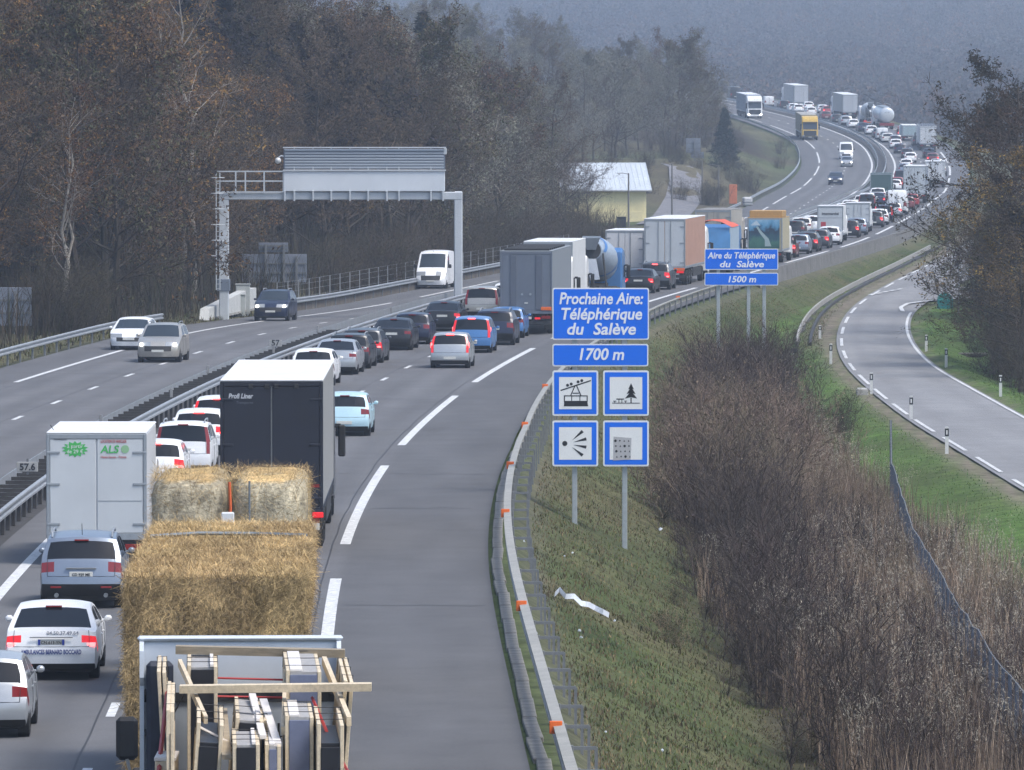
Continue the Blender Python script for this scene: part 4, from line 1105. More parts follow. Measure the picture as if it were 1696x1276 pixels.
    # lamp bulbs that glow when lit
    for base, me, m, _ in list(out):
        if base in ('tail_light', 'headlight'):
            co = np.array([v.co[:] for v in me.vertices]); sg = 1 if co[:, 0].mean() > 0 else -1
            if base == 'tail_light':
                z0, z1 = co[:, 2].min(), co[:, 2].max(); zc = (z0 * .55 + z1 * .45); xx = np.abs(co[:, 0]).max() * (.965 if high else .86)
                nb = co[np.argmin(np.abs(co[:, 2] - zc) + .6 * np.abs(np.abs(co[:, 0]) - xx))]
                yb = nb[1]; bw, bh = (.035, .10) if high else (.075, .035)
                out.append(('BULB', MB().box(sg * xx - bw, sg * xx + bw, yb - .03, yb + .02, zc - bh, zc + bh, .012).mesh('bulb', M_bulb), M_bulb, None))
            else:
                zc = co[:, 2].mean(); xx = np.abs(co[:, 0]).max() * .80; yb = co[np.argmin(np.abs(co[:, 2] - zc) + .6 * np.abs(np.abs(co[:, 0]) - xx))][1]
                out.append(('HBULB', MB().tube([(sg * xx, yb - .08, zc), (sg * xx, yb + .05, zc)], .075, 10).mesh('bulb', M_headlit), M_headlit, None))
    # wheels
    wr = S['wr']
    tm, rm = wheel_meshes(wr, .20)
    am = MB().tube([(-.10, 0, 0), (.10, 0, 0)], wr * 1.17, 18).mesh('arch', M_black)  # black disc on the flank, painted in for the shade of the wheel well
    for wy in S['wy']:
        for sgn in (-1, 1):
            out.append(('wheel', tm, M_rubber, (sgn * (hw - .105), wy, wr, rm)))
            out.append(('wheel_arch', am, M_black, (sgn * (hw - .112), wy, wr + .03, None)))
    _car_cache[kind] = out
    return out
_wheel_cache = {}
def wheel_meshes(r, w, n=18):
    k = (round(r, 3), round(w, 3))
    if k not in _wheel_cache:
        prof = [(-w/2, r*.62), (-w/2, r*.93), (-w*.36, r), (w*.36, r), (w/2, r*.93), (w/2, r*.62)]
        mb = MB(); vs = []
        for (x, q) in prof: vs += [(x, q * math.cos(2*math.pi*i/n), q * math.sin(2*math.pi*i/n)) for i in range(n)]
        mb.add(vs, [(a*n+i, a*n+(i+1) % n, (a+1)*n+(i+1) % n, (a+1)*n+i) for a in range(len(prof)-1) for i in range(n)])
        t = mb.mesh('tyre', M_rubber, 40)
        rb = MB().tube([(-w/2 + .03, 0, 0), (w/2 - .03, 0, 0)], r * .62, n)
        for i in range(5):
            a = 2*math.pi*i/5; c, s_ = math.cos(a), math.sin(a)
            for sx_ in (-1, 1):
                x0 = sx_ * (w/2 - .03); x1 = sx_ * (w/2 - .005)
                rb.add([(x0, c*.05*r - s_*.1*r, s_*.05*r + c*.1*r), (x0, c*.05*r + s_*.1*r, s_*.05*r - c*.1*r), (x1, c*.6*r + s_*.07*r, s_*.6*r - c*.07*r), (x1, c*.6*r - s_*.07*r, s_*.6*r + c*.07*r)], [(0,1,2,3)])
        _wheel_cache[k] = (t, rb.mesh('rim', M_rim))
    return _wheel_cache[k]

def pose(d, t, oncoming=False):
    p = road_pt(d, t); a = -math.atan(float(DX(d)))
    z0, z1 = float((zl if t < -.8 else rz)(d)), float((zl if t < -.8 else rz)(d + 4))
    return p, a + (math.pi if oncoming else 0), math.atan((z1 - z0) / 4) * (-1 if oncoming else 1)

def add_car(kind, colour, d, t, label, brake=0, lit=False, oncoming=False, group=None, name=None, detail=True):
    """brake: 0 off, 1 tail lamps lit"""
    p, rot, pit = pose(d, t, oncoming)
    nm = name or {'hatch': 'hatchback_car', 'tallhatch': 'hatchback_car', 'sedan': 'sedan_car', 'estate': 'estate_car', 'suv': 'suv_car', 'mpv': 'minivan_car', 'combi': 'estate_car', 'smallvan': 'delivery_van', 'van': 'delivery_van'}[kind]
    root = empty(nm, p, rot); root.rotation_euler = (pit, 0, rot)
    tag(root, label, 'van' if 'van' in kind else 'car', group)
    y0 = CARS[kind]['L'] if oncoming else 0.0           # origin sits under the end that faces the camera
    for (base, me, m, ex) in car_meshes(kind):
        if not detail and base in ('wheel_arch', 'door_handle'): continue
        if base in ('BULB', 'HBULB'):
            if (base == 'BULB' and not brake) or (base == 'HBULB' and not lit): continue
            base = 'lamp_bulb'
        o = link(base, me, root)
        if ex: o.location = (ex[0], ex[1] - y0, ex[2])
        else: o.location = (0, -y0, 0)
        if isinstance(m, str):
            o.material_slots[0].link = 'OBJECT'
            o.material_slots[0].material = PAINT[colour] if m == 'PAINT' else (M_brake if brake and (base != 'brake_light') else M_bulb if brake == 2 else M_tail) if m == 'TAIL' else M_head
        if base == 'panel_gap': o['kind'] = 'stuff'
        if ex and ex[3] is not None and detail: link('rim', ex[3], o)
    return root

# ================================================================== vehicles: lorries
M_white = mat('box_white', (.66,.67,.68), rough=.45, noise=.06, nscale=.8)
M_whiteg = mat('box_grey_white', (.52,.55,.57), rough=.45, noise=.07, nscale=.8)
M_whitet = mat('roof_white', (.72,.73,.74), rough=.5, noise=.06, nscale=.7)
M_alu = mat('alu_frame', (.32,.35,.38), rough=.4, metal=.4, noise=.08)
M_chas = mat('chassis', (.03,.03,.032), rough=.7, noise=.2)
M_navy = mat('curtain_navy', (.008,.010,.02), rough=.55, noise=.18, nscale=.9)
M_slate = mat('panel_slate', (.13,.15,.185), rough=.5, noise=.12, nscale=.7)
M_olive = mat('curtain_olive', (.24,.20,.10), rough=.6, noise=.1)
M_beigeb = mat('box_beige', (.36,.34,.30), rough=.6, noise=.1, nscale=.8)
M_salmon = mat('curtain_salmon', (.42,.24,.17), rough=.6, noise=.1, nscale=.8)
M_ochre = mat('box_ochre', (.45,.26,.08), rough=.55, noise=.1)
M_dgreen = mat('box_green', (.05,.10,.095), rough=.6, noise=.1)

def cab(root, y0, W, H, colour, zb=.55, lit=False, depth=2.2):
    """cab whose back stands at y0, front at y0+depth"""
    hw = W / 2; pm = PAINT[colour]
    prof = [(y0, zb), (y0, H - .25), (y0 + .35, H), (y0 + depth * .62, H - .12), (y0 + depth * .80, H - .55), (y0 + depth * .86, H * .72), (y0 + depth, H * .42), (y0 + depth, zb - .1), (y0 + depth - .1, zb - .2)]
    mb = MB()
    for (a, b_) in ((-hw, -hw + .10), (-hw + .10, hw - .10), (hw - .10, hw)):
        pass
    n = len(prof); cy = y0 + depth/2; cz = H/2
    ins = [(y + (.06 if y < cy else -.07), z + (.05 if z < cz else -.06)) for y, z in prof]
    rows = [[(x, y, z) for y, z in pr] for x, pr in ((-hw, ins), (-hw + .09, prof), (hw - .09, prof), (hw, ins))]
    for a, b_ in zip(rows[:-1], rows[1:]): mb.add(a + b_, [(i, (i+1) % n, n+(i+1) % n, n+i) for i in range(n)])
    mb.add(rows[0], [tuple(range(n))]); mb.add(rows[-1], [tuple(range(n))[::-1]])
    c = mb.build('cab', pm, root, smooth=30)
    ya, za, yb, zb2 = y0 + depth * .865, H * .715, y0 + depth * .985, H * .445
    MB().add([(-hw + .14, ya + .012, za), (hw - .14, ya + .012, za), (hw - .14, yb + .012, zb2), (-hw + .14, yb + .012, zb2), (-hw + .14, ya - .02, za), (hw - .14, ya - .02, za), (hw - .14, yb - .02, zb2), (-hw + .14, yb - .02, zb2)], [(0,1,2,3),(4,5,6,7),(0,1,5,4),(1,2,6,5),(2,3,7,6),(3,0,4,7)]).build('windscreen', M_glassl, c)
    MB().box(-hw + .1, hw - .1, y0 + depth * .87, y0 + depth * 1.0, H * .725, H * .76, .03).build('sun_visor', M_black, c)
    f = y0 + depth
    MB().box(-hw + .25, hw - .25, f - .02, f + .02, H * .18, H * .40, .02).build('grille', M_black, c)
    for s_ in (-1, 1):
        MB().box(s_ * hw - .0 - (.004 if s_ < 0 else -.0), s_ * hw + s_ * .006, y0 + depth * .42, y0 + depth * .84, H * .47, H * .68).build('side_window', M_glass, c)
        MB().box(min(s_ * (hw - .42), s_ * (hw - .06)), max(s_ * (hw - .42), s_ * (hw - .06)), f - .03, f + .025, zb - .02, zb + .18, .03).build('headlight', M_headlit if lit else M_head, c)
        MB().box(min(s_ * (hw + .08), s_ * (hw + .28)), max(s_ * (hw + .08), s_ * (hw + .28)), f - .32, f - .18, H * .44, H * .68, .04).box(min(s_ * (hw - .02), s_ * (hw + .15)), max(s_ * (hw - .02), s_ * (hw + .15)), f - .27, f - .23, H * .66, H * .69).build('mirror', M_black, c)
    MB().box(-hw + .02, hw - .02, f - .15, f + .06, zb - .22, zb + .02, .04).build('bumper', M_black if colour != 'white' else pm, c)
    MB().box(-.26, .26, f + .061, f + .075, zb - .16, zb - .06).build('number_plate', M_plate, c)
    return c

def lorry_wheels(root, ys, W, r=.48, dual=True):
    tm, rm = wheel_meshes(r, .30)
    for y in ys:
        for s_ in (-1, 1):
            o = link('wheel', tm, root, (s_ * (W/2 - .19), y, r)); link('rim', rm, o)

def box_lorry(name, label, d, t, L=13.6, W=2.5, H=4.0, zf=1.15, rear=None, side=None, roof=None, frame_m=None, cabcol='white', cabH=3.4, oncoming=False, rigid=False, doors=True, lit=False, group=None, brake=False, axles=None, rods=True, wr=.48):
    p, rot, pit = pose(d, t, oncoming)
    root = empty(name, p, rot); root.rotation_euler = (pit, 0, rot); tag(root, label, 'truck', group)
    gap = .55 if rigid else .8
    tot = L + gap + 2.2
    inner = root
    if oncoming:
        inner = empty('o'); inner.parent = root
    hw = W / 2
    rear = rear or M_white; side = side or rear; roof = roof or M_whitet; frame_m = frame_m or M_alu
    mb = MB().box(-hw, hw, .03, L, zf, H, .025); mb_o = mb.build('cargo_box', side, inner)
    MB().box(-hw - .012, hw + .012, .0, L + .02, H + .002, H + .055, .02).build('roof', roof, inner)
    for s_ in (-1, 1):
        MB().box(min(s_ * (hw + .012), s_ * (hw - .07)), max(s_ * (hw + .012), s_ * (hw - .07)), -.02, .10, zf - .02, H + .002, .012).build('corner_post', frame_m, inner)
        MB().box(min(s_ * (hw + .014), s_ * (hw - .05)), max(s_ * (hw + .014), s_ * (hw - .05)), .1, L, zf - .1, zf + .05, .01).build('side_rail', frame_m, inner)
    MB().box(-hw + .07, hw - .07, -.015, .06, H - .12, H, .01).build('header', frame_m, inner)
    MB().box(-hw, hw, -.015, .12, zf - .14, zf + .02, .01).build('sill', frame_m, inner)
    if doors:
        for s_ in (-1, 1):
            a, b_ = sorted((s_ * .018, s_ * (hw - .075)))
            dr = MB().box(a, b_, -.005, .035, zf + .03, H - .125, .012).build('rear_door', rear, inner)
            if rods:
                for f in (.30,):
                    x = s_ * (hw * f); MB().cyl((x, -.035, zf - .05), (x, -.035, H - .1), .018, 6).build('lock_rod', frame_m, dr)
            for z in (zf + .25, (zf + H) / 2, H - .45):
                a, b_ = sorted((s_ * (hw + .005), s_ * (hw - .32))); MB().box(a, b_, -.03, -.006, z - .03, z + .03, .008).build('hinge', frame_m, dr)
    else:
        MB().box(-hw + .075, hw - .075, -.005, .035, zf + .03, H - .125, .012).build('rear_panel', rear, inner)
    MB().box(-.42, -.30, .2, L + 1.2, zf - .42, zf - .15).box(.30, .42, .2, L + 1.2, zf - .42, zf - .15).build('chassis_rail', M_chas, inner)
    MB().box(-hw + .05, hw - .05, .05, .16, .48, .66, .02).build('underrun_bar', M_chas, inner)
    for s_ in (-1, 1):
        a, b_ = sorted((s_ * (hw - .08), s_ * (hw - .52))); MB().box(a, b_, .0, .06, zf - .38, zf - .24, .01).build('tail_light', M_brake if brake else M_tail, inner)
        MB().box(min(s_ * (hw - .05), s_ * (hw - .4)), max(s_ * (hw - .05), s_ * (hw - .4)), .5, .53, .25, .95).build('mudflap', M_rubber, inner)
    MB().box(-.26, .26, .0, .02, zf - .40, zf - .28).build('number_plate', M_plate, inner)
    ax = axles or ([1.3, L + gap + 1.2] if rigid else [1.9, 3.2, 4.5, L - 1.3, L + gap + 1.3])
    lorry_wheels(inner, ax, W, wr)
    if not rigid:
        for s_ in (-1, 1): MB().box(min(s_ * (hw - .02), s_ * (hw - .08)), max(s_ * (hw - .02), s_ * (hw - .08)), 5.4, L - 2.4, .45, zf - .15, .01).build('side_guard', M_chas, inner)
    cab(inner, L + gap, W * (.99 if W > 2.3 else 1.0), cabH, cabcol, zb=.62, lit=lit)
    if oncoming:
        for c in list(inner.children):
            c.parent = root; c.location = (c.location.x, c.location.y - tot, c.location.z)
        bpy.data.objects.remove(inner)
    return root
def child_of(root, o): o.parent = root; return o

# ---------------------------------------------------------------- lanes and placement from the photograph
LANES = {'L': 3.75, 'R': 7.6, 'O': -3.35, 'P': -7.1, 'S': -10.2}
used = []
def locate(px, py, zoff=0.0, lane=None, keep=.45):
    """ground point seen at a photo pixel -> (distance, lateral offset), kept inside its lane"""
    left = lane in ('O', 'P', 'S')
    x, d = hit(px, py, (lambda q: float(zl(q))) if left else (lambda q: float(rz(q))))
    t = (x - float(C(d))) * math.cos(math.atan(float(DX(d))))
    if lane:
        c = LANES[lane]; t = c + max(-keep, min(keep, t - c))
    return d, t
# ================================================================== named vehicles, nearest first
def car_at(kind, colour, px, py, lane, label, **kw):
    d, t = locate(px, py, lane=lane)
    return d, t, kind, colour, label, kw
Q = []     # queue entries: lane, distance, length, builder
def car(kind, colour, px, py, lane, label, **kw):
    d, t = locate(px, py, lane=lane); L = CARS[kind]['L']
    Q.append([lane, d, L, lambda dd, kind=kind, colour=colour, t=t, label=label, kw=kw: add_car(kind, colour, dd, t, label, **kw)])
def lorry(px, py, lane, name, label, L=8, rigid=True, extra=None, **kw):
    d, t = locate(px, py, lane=lane); tot = L + (.55 if rigid else .8) + 2.3
    def mk(dd, t=t):
        r = box_lorry(name, label, dd, t, L=L, rigid=rigid, **kw)
        if extra: extra(r)
    Q.append([lane, d, tot, mk])

# ---- column in the left lane
c5root = []
car('hatch', 'silver', -33, 1228, 'L', 'silver hatchback cut off by the left edge at the bottom of the picture', brake=0)
def mk_c5(dd, t):
    r = add_car('sedan', 'white', dd, t, 'white ambulance-service sedan with blue lettering and lit tail lamps, plate CN 613 YN', brake=1, name='sedan_car')
    text_on('plate_lettering', 'CN-613-YN', .1, M_text_dark, r, (0, .035, .725), width=.40, offset=.002, extrude=.002)
    for s_ in (-1, 1): MB().box(s_ * .235 - .022, s_ * .235 + .022, .034, .042, .706, .815).build('plate_band', M_plateb, r)
    text_on('company_lettering', 'AMBULANCES BERNARD BOCCARD', .1, mat('print_blue', (.03,.06,.25), rough=.5), r, (0, -.008, .53), width=1.18, height=1.25, offset=.003, extrude=.003)
    text_on('phone_lettering', '04.50.37.49.64', .09, mat('print_grey', (.20,.22,.28), rough=.5), r, (.22, .095, .905), width=.62, height=1.05, offset=.001, extrude=.003)
    MB().box(-.42, .42, .02, .05, .845, .865, .005).build('chrome_strip', M_rim, r)
    MB().tube([(-.5, -.02, .27), (-.5, .12, .27)], .045, 8).build('exhaust', M_rim, r)
d, t = locate(88, 1132, lane='L'); Q.append(['L', d, 4.75, lambda dd, t=t: mk_c5(dd, t)])
def mk_suv(dd, t):
    r = add_car('suv', 'steel', dd, t, 'blue-grey metallic SUV with dark rear window behind the white box truck', brake=0)
    text_on('plate_lettering', 'CD 929 ME', .1, M_text_dark, r, (0, .012, .743), width=.40, offset=.002, extrude=.002)
    MB().box(-.34, .34, .015, .06, .90, .925, .006).build('chrome_strip', M_rim, r)
    for s_ in (-1, 1):
        MB().box(s_ * .56 - .12, s_ * .56 + .12, -.012, .03, .47, .51, .006).build('reflector', M_tail, r)
        MB().tube([(s_ * .55, -.02, .31), (s_ * .55, .15, .31)], .05, 8).build('exhaust', M_rim, r)
    MB().tube([(0, .7, 1.62), (0, .55, 1.88)], .008, 4).build('antenna', M_black, r)
d, t = locate(134, 1010, lane='L'); Q.append(['L', d, 4.55, lambda dd, t=t: mk_suv(dd, t)])
def als_marks(r):
    M_g = mat('print_green', (.06,.42,.10), rough=.5); M_r = mat('print_red', (.45,.04,.05), rough=.5)
    pts = []
    for k in range(28):
        a = 2 * math.pi * k / 28; q = 1.0 if k % 2 else .72
        pts.append((-.52 + .33 * q * math.cos(a), 2.83 + .20 * q * math.sin(a)))
    MB().prism(pts, 1, -.012, -.007).build('star_logo', M_g, r)
    text_on('star_lettering', 'à partir\nde 29 €', .13, M_whitet, r, (-.52, -.016, 2.86), width=.40, extrude=.002)
    text_on('red_lettering', 'LOCATION DE VEHICULES', .1, M_r, r, (.42, -.014, 2.99), width=.62, height=1.0, extrude=.002, offset=.001)
    text_on('logo_lettering', 'ALS', .26, M_g, r, (.32, -.014, 2.74), width=.46, height=1.0, extrude=.002, shear=.15, offset=.006)
    MB().prism(circ(.70, 2.83, .10, 16), 1, -.013, -.008).build('round_logo', mat('print_palegreen', (.25,.45,.25), rough=.5), r)
    text_on('red_lettering', 'Haute Savoie - France', .1, M_r, r, (.42, -.014, 2.61), width=.62, height=.9, extrude=.002)
    text_on('maker_lettering', 'FOURGON', .09, M_text_dark, r, (-.88, -.014, 3.05), width=.30, height=.7, extrude=.002)
    MB().box(.03, 1.12, -.012, -.006, 1.56, 1.575).build('door_seam', M_alu, r)
    MB().tube([(-1.05, .1, 3.3), (-1.12, .0, 3.42)], .01, 4).build('antenna', M_black, r)
lorry(160, 938, 'L', 'box_truck', 'white box truck with a green star and green lettering on its rear doors', L=5.6, rigid=True, extra=als_marks, W=2.42, H=3.2, zf=.75, rear=M_whiteg, side=M_white, cabcol='white', cabH=2.35, rods=False, wr=.36)
car('hatch', 'white', 250, 815, 'L', 'white hatchback hidden between the box truck and the straw bales', brake=2)
car('combi', 'white', 303, 790, 'L', 'white boxy estate with roof rails and tall tail lamps left of the dark truck')
car('hatch', 'white', 308, 756, 'L', 'white hatchback with lit high brake light behind the boxy estate', brake=2)
car('tallhatch', 'white', 330, 733, 'L', 'white tall hatchback with lit tail lamps at the edge of the dark truck', brake=2)
car('hatch', 'white', 503, 640, 'L', 'white car of which only the roof shows over the dark truck')
car('sedan', 'silver', 518, 622, 'L', 'silver sedan coupe just ahead of the dark truck roof')
car('estate', 'dark', 553, 612, 'L', 'dark estate car between the silver sedan and the grey estate')
car('estate', 'grey', 598, 602, 'L', 'dark grey estate car with one bright tail lamp and roof rails', brake=1)
car('sedan', 'black', 628, 581, 'L', 'black sedan with red tail lamps ahead of the grey estate')
car('hatch', 'navy', 682, 571, 'L', 'dark navy hatchback with square rear window in the left lane', brake=0)
car('sedan', 'black', 728, 549, 'L', 'black sedan with bright tail lamp behind the silver minivan', brake=1)
car('mpv', 'bronze', 780, 527, 'L', 'old silver beige minivan with a yellow plate beside the gantry column')
car('hatch', 'white', 815, 514, 'L', 'white car half hidden behind the silver beige minivan', brake=1)
car('hatch', 'red', 838, 504, 'L', 'reddish car peeping out beside the slate grey trailer')
# ---- right lane
def mk_curtain(r):
    text_on('maker_lettering', 'Profi Liner', .17, mat('print_silver', (.45,.47,.5), rough=.5), r, (-.78, -.012, 3.86), width=.62, height=1.0, shear=.2, offset=.006, extrude=.002)
    text_on('maker_lettering', 'Transporte', .1, mat('print_faint', (.10,.115,.14), rough=.5), r, (-.68, -.012, 3.72), width=.42, height=1.0, shear=.2, extrude=.002)
    for x in (-.52, -.12, .12, .62): MB().box(x - .06, x + .06, -.04, -.016, 4.10, 4.22, .01).build('roof_clip', M_black, r)
    MB().box(.86, 1.2, -.02, -.006, 1.62, 1.70).build('red_strip', M_tail, r)
    MB().box(1.02, 1.30, -.06, .0, .86, 1.00, .02).build('marker_lamp', M_brake, r)
    MB().box(.85, 1.2, -.03, .01, .55, .72, .01).build('number_plate', M_plate, r)
lorry(450, 915, 'R', 'curtain_trailer_truck', 'tall dark navy curtain trailer with white roof and small silver lettering', L=13.4, rigid=False, extra=mk_curtain, W=2.56, H=4.28, zf=1.1, rear=M_navy, side=mat('curtain_grey', (.30,.30,.29), rough=.6, noise=.08), frame_m=M_navy, roof=M_whitet, cabcol='grey', cabH=3.6, rods=False)
car('hatch', 'lightblue', 548, 744, 'R', 'light blue hatchback to the right of the dark truck', brake=0)
Q[-1][1] = 238.0
car('tallhatch', 'silver', 746, 610, 'R', 'small silver hatchback with high lit tail lamps in the right lane', brake=2)
car('mpv', 'blue', 778, 585, 'R', 'bright blue minivan with lit lamps ahead of the small silver hatchback', brake=2)
car('suv', 'navy', 811, 576, 'R', 'dark navy crossover between the two blue cars')
Q[-1][1] += 3
car('hatch', 'blue', 828, 565, 'R', 'blue hatchback with dark roof right behind the slate trailer')
Q[-1][1] += 4
# ---- lorries in the middle distance
def mk_slate(r):
    W2 = 1.24
    for x in (-.62, .62): MB().box(x - .16, x + .16, -.035, -.006, 1.2, 3.85, .02).build('rear_rib', mat('panel_slate_dark', (.10,.115,.145), rough=.5, noise=.1), r)
    for s_ in (-1, 1): MB().box(min(s_ * .72, s_ * 1.22), max(s_ * .72, s_ * 1.22), -.05, -.01, 1.18, 1.34, .01).build('orange_panel', M_orange, r)
    for x in (-.2, .2): MB().tube([(x, -.03, 1.95), (x, -.007, 1.95)], .06, 10).build('round_vent', M_alu, r)
    MB().box(-.08, .08, -.03, -.007, 1.5, 1.56).build('badge', M_plate, r)
    for k in range(9):
        y = .5 + k * 1.25; MB().box(-1.1, 1.1, y - .18, y + .18, 4.06, 4.16, .02).build('roof_bow', M_black, r)
    for s_ in (-1, 1): MB().box(s_ * .55 - .13, s_ * .55 + .13, -.02, .03, .74, .84).build('tail_light', M_brake, r)
lorry(869, 556, 'R', 'bulk_trailer_truck', 'slate grey bulk trailer with ribbed rear and orange panels at its foot', L=13.0, rigid=False, extra=mk_slate, W=2.5, H=4.0, zf=1.15, rear=M_slate, side=mat('panel_slate_light', (.22,.24,.27), rough=.5, noise=.1), frame_m=M_slate, roof=mat('roof_slate', (.22,.24,.26), rough=.6), cabcol='white', cabH=3.5, doors=False, rods=False)
lorry(944, 520, 'R', 'box_truck', 'white box trailer directly ahead of the slate grey bulk trailer', L=8.5, rigid=True, W=2.5, H=4.05, zf=1.1, rear=M_whiteg, side=M_white, cabcol='white', cabH=3.2)
Q[-1][1] = 362

def lathe(mb, prof, M4, n=20):
    vs = []
    for (y, r) in prof: vs += [M4 @ Vector((r * math.cos(2*math.pi*k/n), y, r * math.sin(2*math.pi*k/n))) for k in range(n)]
    m = len(prof); fs = [(a*n+k, a*n+(k+1) % n, (a+1)*n+(k+1) % n, (a+1)*n+k) for a in range(m-1) for k in range(n)]
    fs += [tuple(range(n)), tuple((m-1)*n+k for k in range(n))[::-1]]
    return mb.add(vs, fs)
def mixer(name, label, d, t, body, stripe, cabcol):
    p, rot, pit = pose(d, t); r = empty(name, p, rot); r.rotation_euler = (pit, 0, rot); tag(r, label, 'truck')
    M4 = Matrix.Translation((0, .9, 3.05)) @ Matrix.Rotation(R(-11), 4, 'X')
    prof = [(0, .55), (.35, .62), (1.0, .86), (1.9, 1.1), (2.9, 1.18), (3.9, 1.1), (4.7, .78), (4.9, .5)]
    dr = lathe(MB(), prof, M4).build('drum', body, r, smooth=40)
    for ph in (0, math.pi):
        mb = MB(); a_, b_ = [], []
        for k in range(40):
            y = .25 + 4.3 * k / 39; q = np.interp(y, [u for u, _ in prof], [v for _, v in prof]); th = ph + 5.0 * k / 39
            for lst, off in ((a_, 0), (b_, .34)):
                yy = y + off; qq = float(np.interp(yy, [u for u, _ in prof], [v for _, v in prof])) + .012
                lst.append(M4 @ Vector((qq * math.cos(th), yy, qq * math.sin(th))))
        mb.strip(a_, b_).build('spiral_stripe', stripe, dr, smooth=60)
    MB().tube([M4 @ Vector((0, -.06, 0)), M4 @ Vector((0, .02, 0))], .5, 18).build('drum_mouth', M_black, dr)
    MB().add([(-.5, .3, 3.75), (.5, .3, 3.75), (.25, .5, 3.1), (-.25, .5, 3.1), (-.5, .9, 3.85), (.5, .9, 3.85), (.25, .75, 3.15), (-.25, .75, 3.15)], [(0,1,2,3),(4,5,6,7),(0,3,7,4),(1,2,6,5),(3,2,6,7)]).build('hopper', M_alu, r)
    MB().add([(-.28, .35, 2.6), (.28, .35, 2.6), (.55, -.45, 1.5), (.05, -.45, 1.45), (-.28, .5, 2.62), (.28, .5, 2.62), (.55, -.3, 1.52), (.05, -.3, 1.47)], [(0,1,2,3),(4,5,6,7),(0,1,5,4),(1,2,6,5),(2,3,7,6),(3,0,4,7)]).build('chute', M_alu, r)
    for s_ in (-1, 1):
        MB().tube([(s_ * .85, .5, 1.0), (s_ * .62, .8, 2.9)], .06, 6).build('rear_strut', M_chas, r)
        MB().box(min(s_ * .7, s_ * 1.2), max(s_ * .7, s_ * 1.2), -.02, .06, .72, .88, .01).build('tail_light', M_brake, r)
        MB().box(min(s_ * .65, s_ * 1.22), max(s_ * .65, s_ * 1.22), .3, 2.9, 1.0, 1.06, .02).build('mudguard', M_black, r)
    MB().box(-1.2, 1.2, .0, .12, .5, .68, .02).build('bumper', M_orange, r)
    MB().box(-.45, .45, .2, 7.6, .8, 1.15).build('chassis_rail', M_chas, r)
    MB().box(-1.0, -.9, .15, .22, 1.0, 3.2).build('ladder', M_alu, r)
    lorry_wheels(r, [1.1, 2.4, 4.9, 6.9], 2.5)
    cab(r, 5.9, 2.45, 3.1, cabcol)
    return r
d, t = locate(1012, 492, lane='R'); d = 392
M_drumb = mat('drum_bluegrey', (.30,.36,.44), rough=.4, noise=.12); M_drums = mat('drum_stripe', (.05,.17,.42), rough=.4)
Q.append(['R', 388, 8.4, lambda dd, t=t: mixer('concrete_mixer_truck', 'concrete mixer with a blue striped grey drum ahead of the white box trailer', dd, t, M_drumb, M_drums, 'blue')])
car('sedan', 'black', 1059, 486, 'R', 'black saloon with a lit tail lamp to the right of the blue mixer', brake=1)
car('suv', 'grey', 1086, 480, 'R', 'grey off-roader with lit lamps right behind the white and salmon trailer', brake=2)
def mk_salmon(r):
    for s_ in (-1, 1): MB().box(min(s_ * .55, s_ * 1.22), max(s_ * .55, s_ * 1.22), -.03, .0, .92, 1.08, .01).build('orange_panel', M_orange, r)
lorry(1097, 473, 'R', 'curtain_trailer_truck', 'white rear trailer with a salmon curtain side and glaring white roof', L=13, rigid=False, extra=mk_salmon, W=2.5, H=4.05, zf=1.15, rear=M_whiteg, side=M_salmon, cabcol='white', brake=True)
lorry(1036, 468, 'L', 'box_truck', 'white box truck seen behind the blue mixer drum', L=6, rigid=True, W=2.4, H=3.2, zf=.9, rear=M_white, cabcol='white', cabH=2.5)
def tipper(label, d, t):
    p, rot, pit = pose(d, t); r = empty('tipper_truck', p, rot); tag(r, label, 'truck')
    mb = mat('tipper_blue', (.08,.25,.50), rough=.5, noise=.15, nscale=1)
    W = 1.25
    MB().add([(-W, 0, 1.1), (W, 0, 1.1), (W, .25, 3.0), (-W, .25, 3.0), (-W, .06, 1.1), (W, .06, 1.1), (W, .31, 3.0), (-W, .31, 3.0)], [(0,1,2,3),(4,5,6,7),(0,1,5,4),(1,2,6,5),(2,3,7,6),(3,0,4,7)]).build('tailgate', mb, r)
    for s_ in (-1, 1): MB().box(min(s_ * W, s_ * (W - .07)), max(s_ * W, s_ * (W - .07)), .2, 6.6, 1.1, 3.0, .01).build('side_wall', mat('tipper_pale', (.33,.42,.50), rough=.5, noise=.1), r)
    MB().box(-W, W, .1, 6.6, 1.0, 1.12).build('floor', M_chas, r)
    vs = []; n = 9
    tp = MB(); rows = [[(-W - .03 + (2*W + .06) * i / (n-1), y, 3.04 + .42 * math.sin(math.pi * i / (n-1)) + random.uniform(-.05, .05)) for i in range(n)] for y in (.1, 1.2, 2.6, 4.2, 6.6)]
    for a, b_ in zip(rows[:-1], rows[1:]): tp.strip(a, b_)
    tp.build('tarpaulin', mat('tarp_orange', (.60,.10,.04), rough=.6, noise=.15, nscale=2), r, smooth=60)
    MB().box(-1.2, 1.2, .05, .18, .55, .75, .02).build('bumper', M_chas, r)
    for s_ in (-1, 1): MB().box(min(s_ * .7, s_ * 1.2), max(s_ * .7, s_ * 1.2), -.0, .05, .78, .94).build('tail_light', M_brake, r)
    MB().box(-.4, .4, .2, 8, .75, 1.0).build('chassis_rail', M_chas, r)
    lorry_wheels(r, [1.2, 2.5, 7.6], 2.5); cab(r, 7.0, 2.45, 3.1, 'blue')
d, t = locate(1172, 453, lane='R'); Q.append(['R', d, 9.4, lambda dd, t=t: tipper('blue tipper truck under an orange tarpaulin', dd, t)])
def mk_beige(r):
    MB().prism(circ(.75, 2.6, .22, 14), 1, -.012, -.007).build('round_mark', M_text_dark, r)
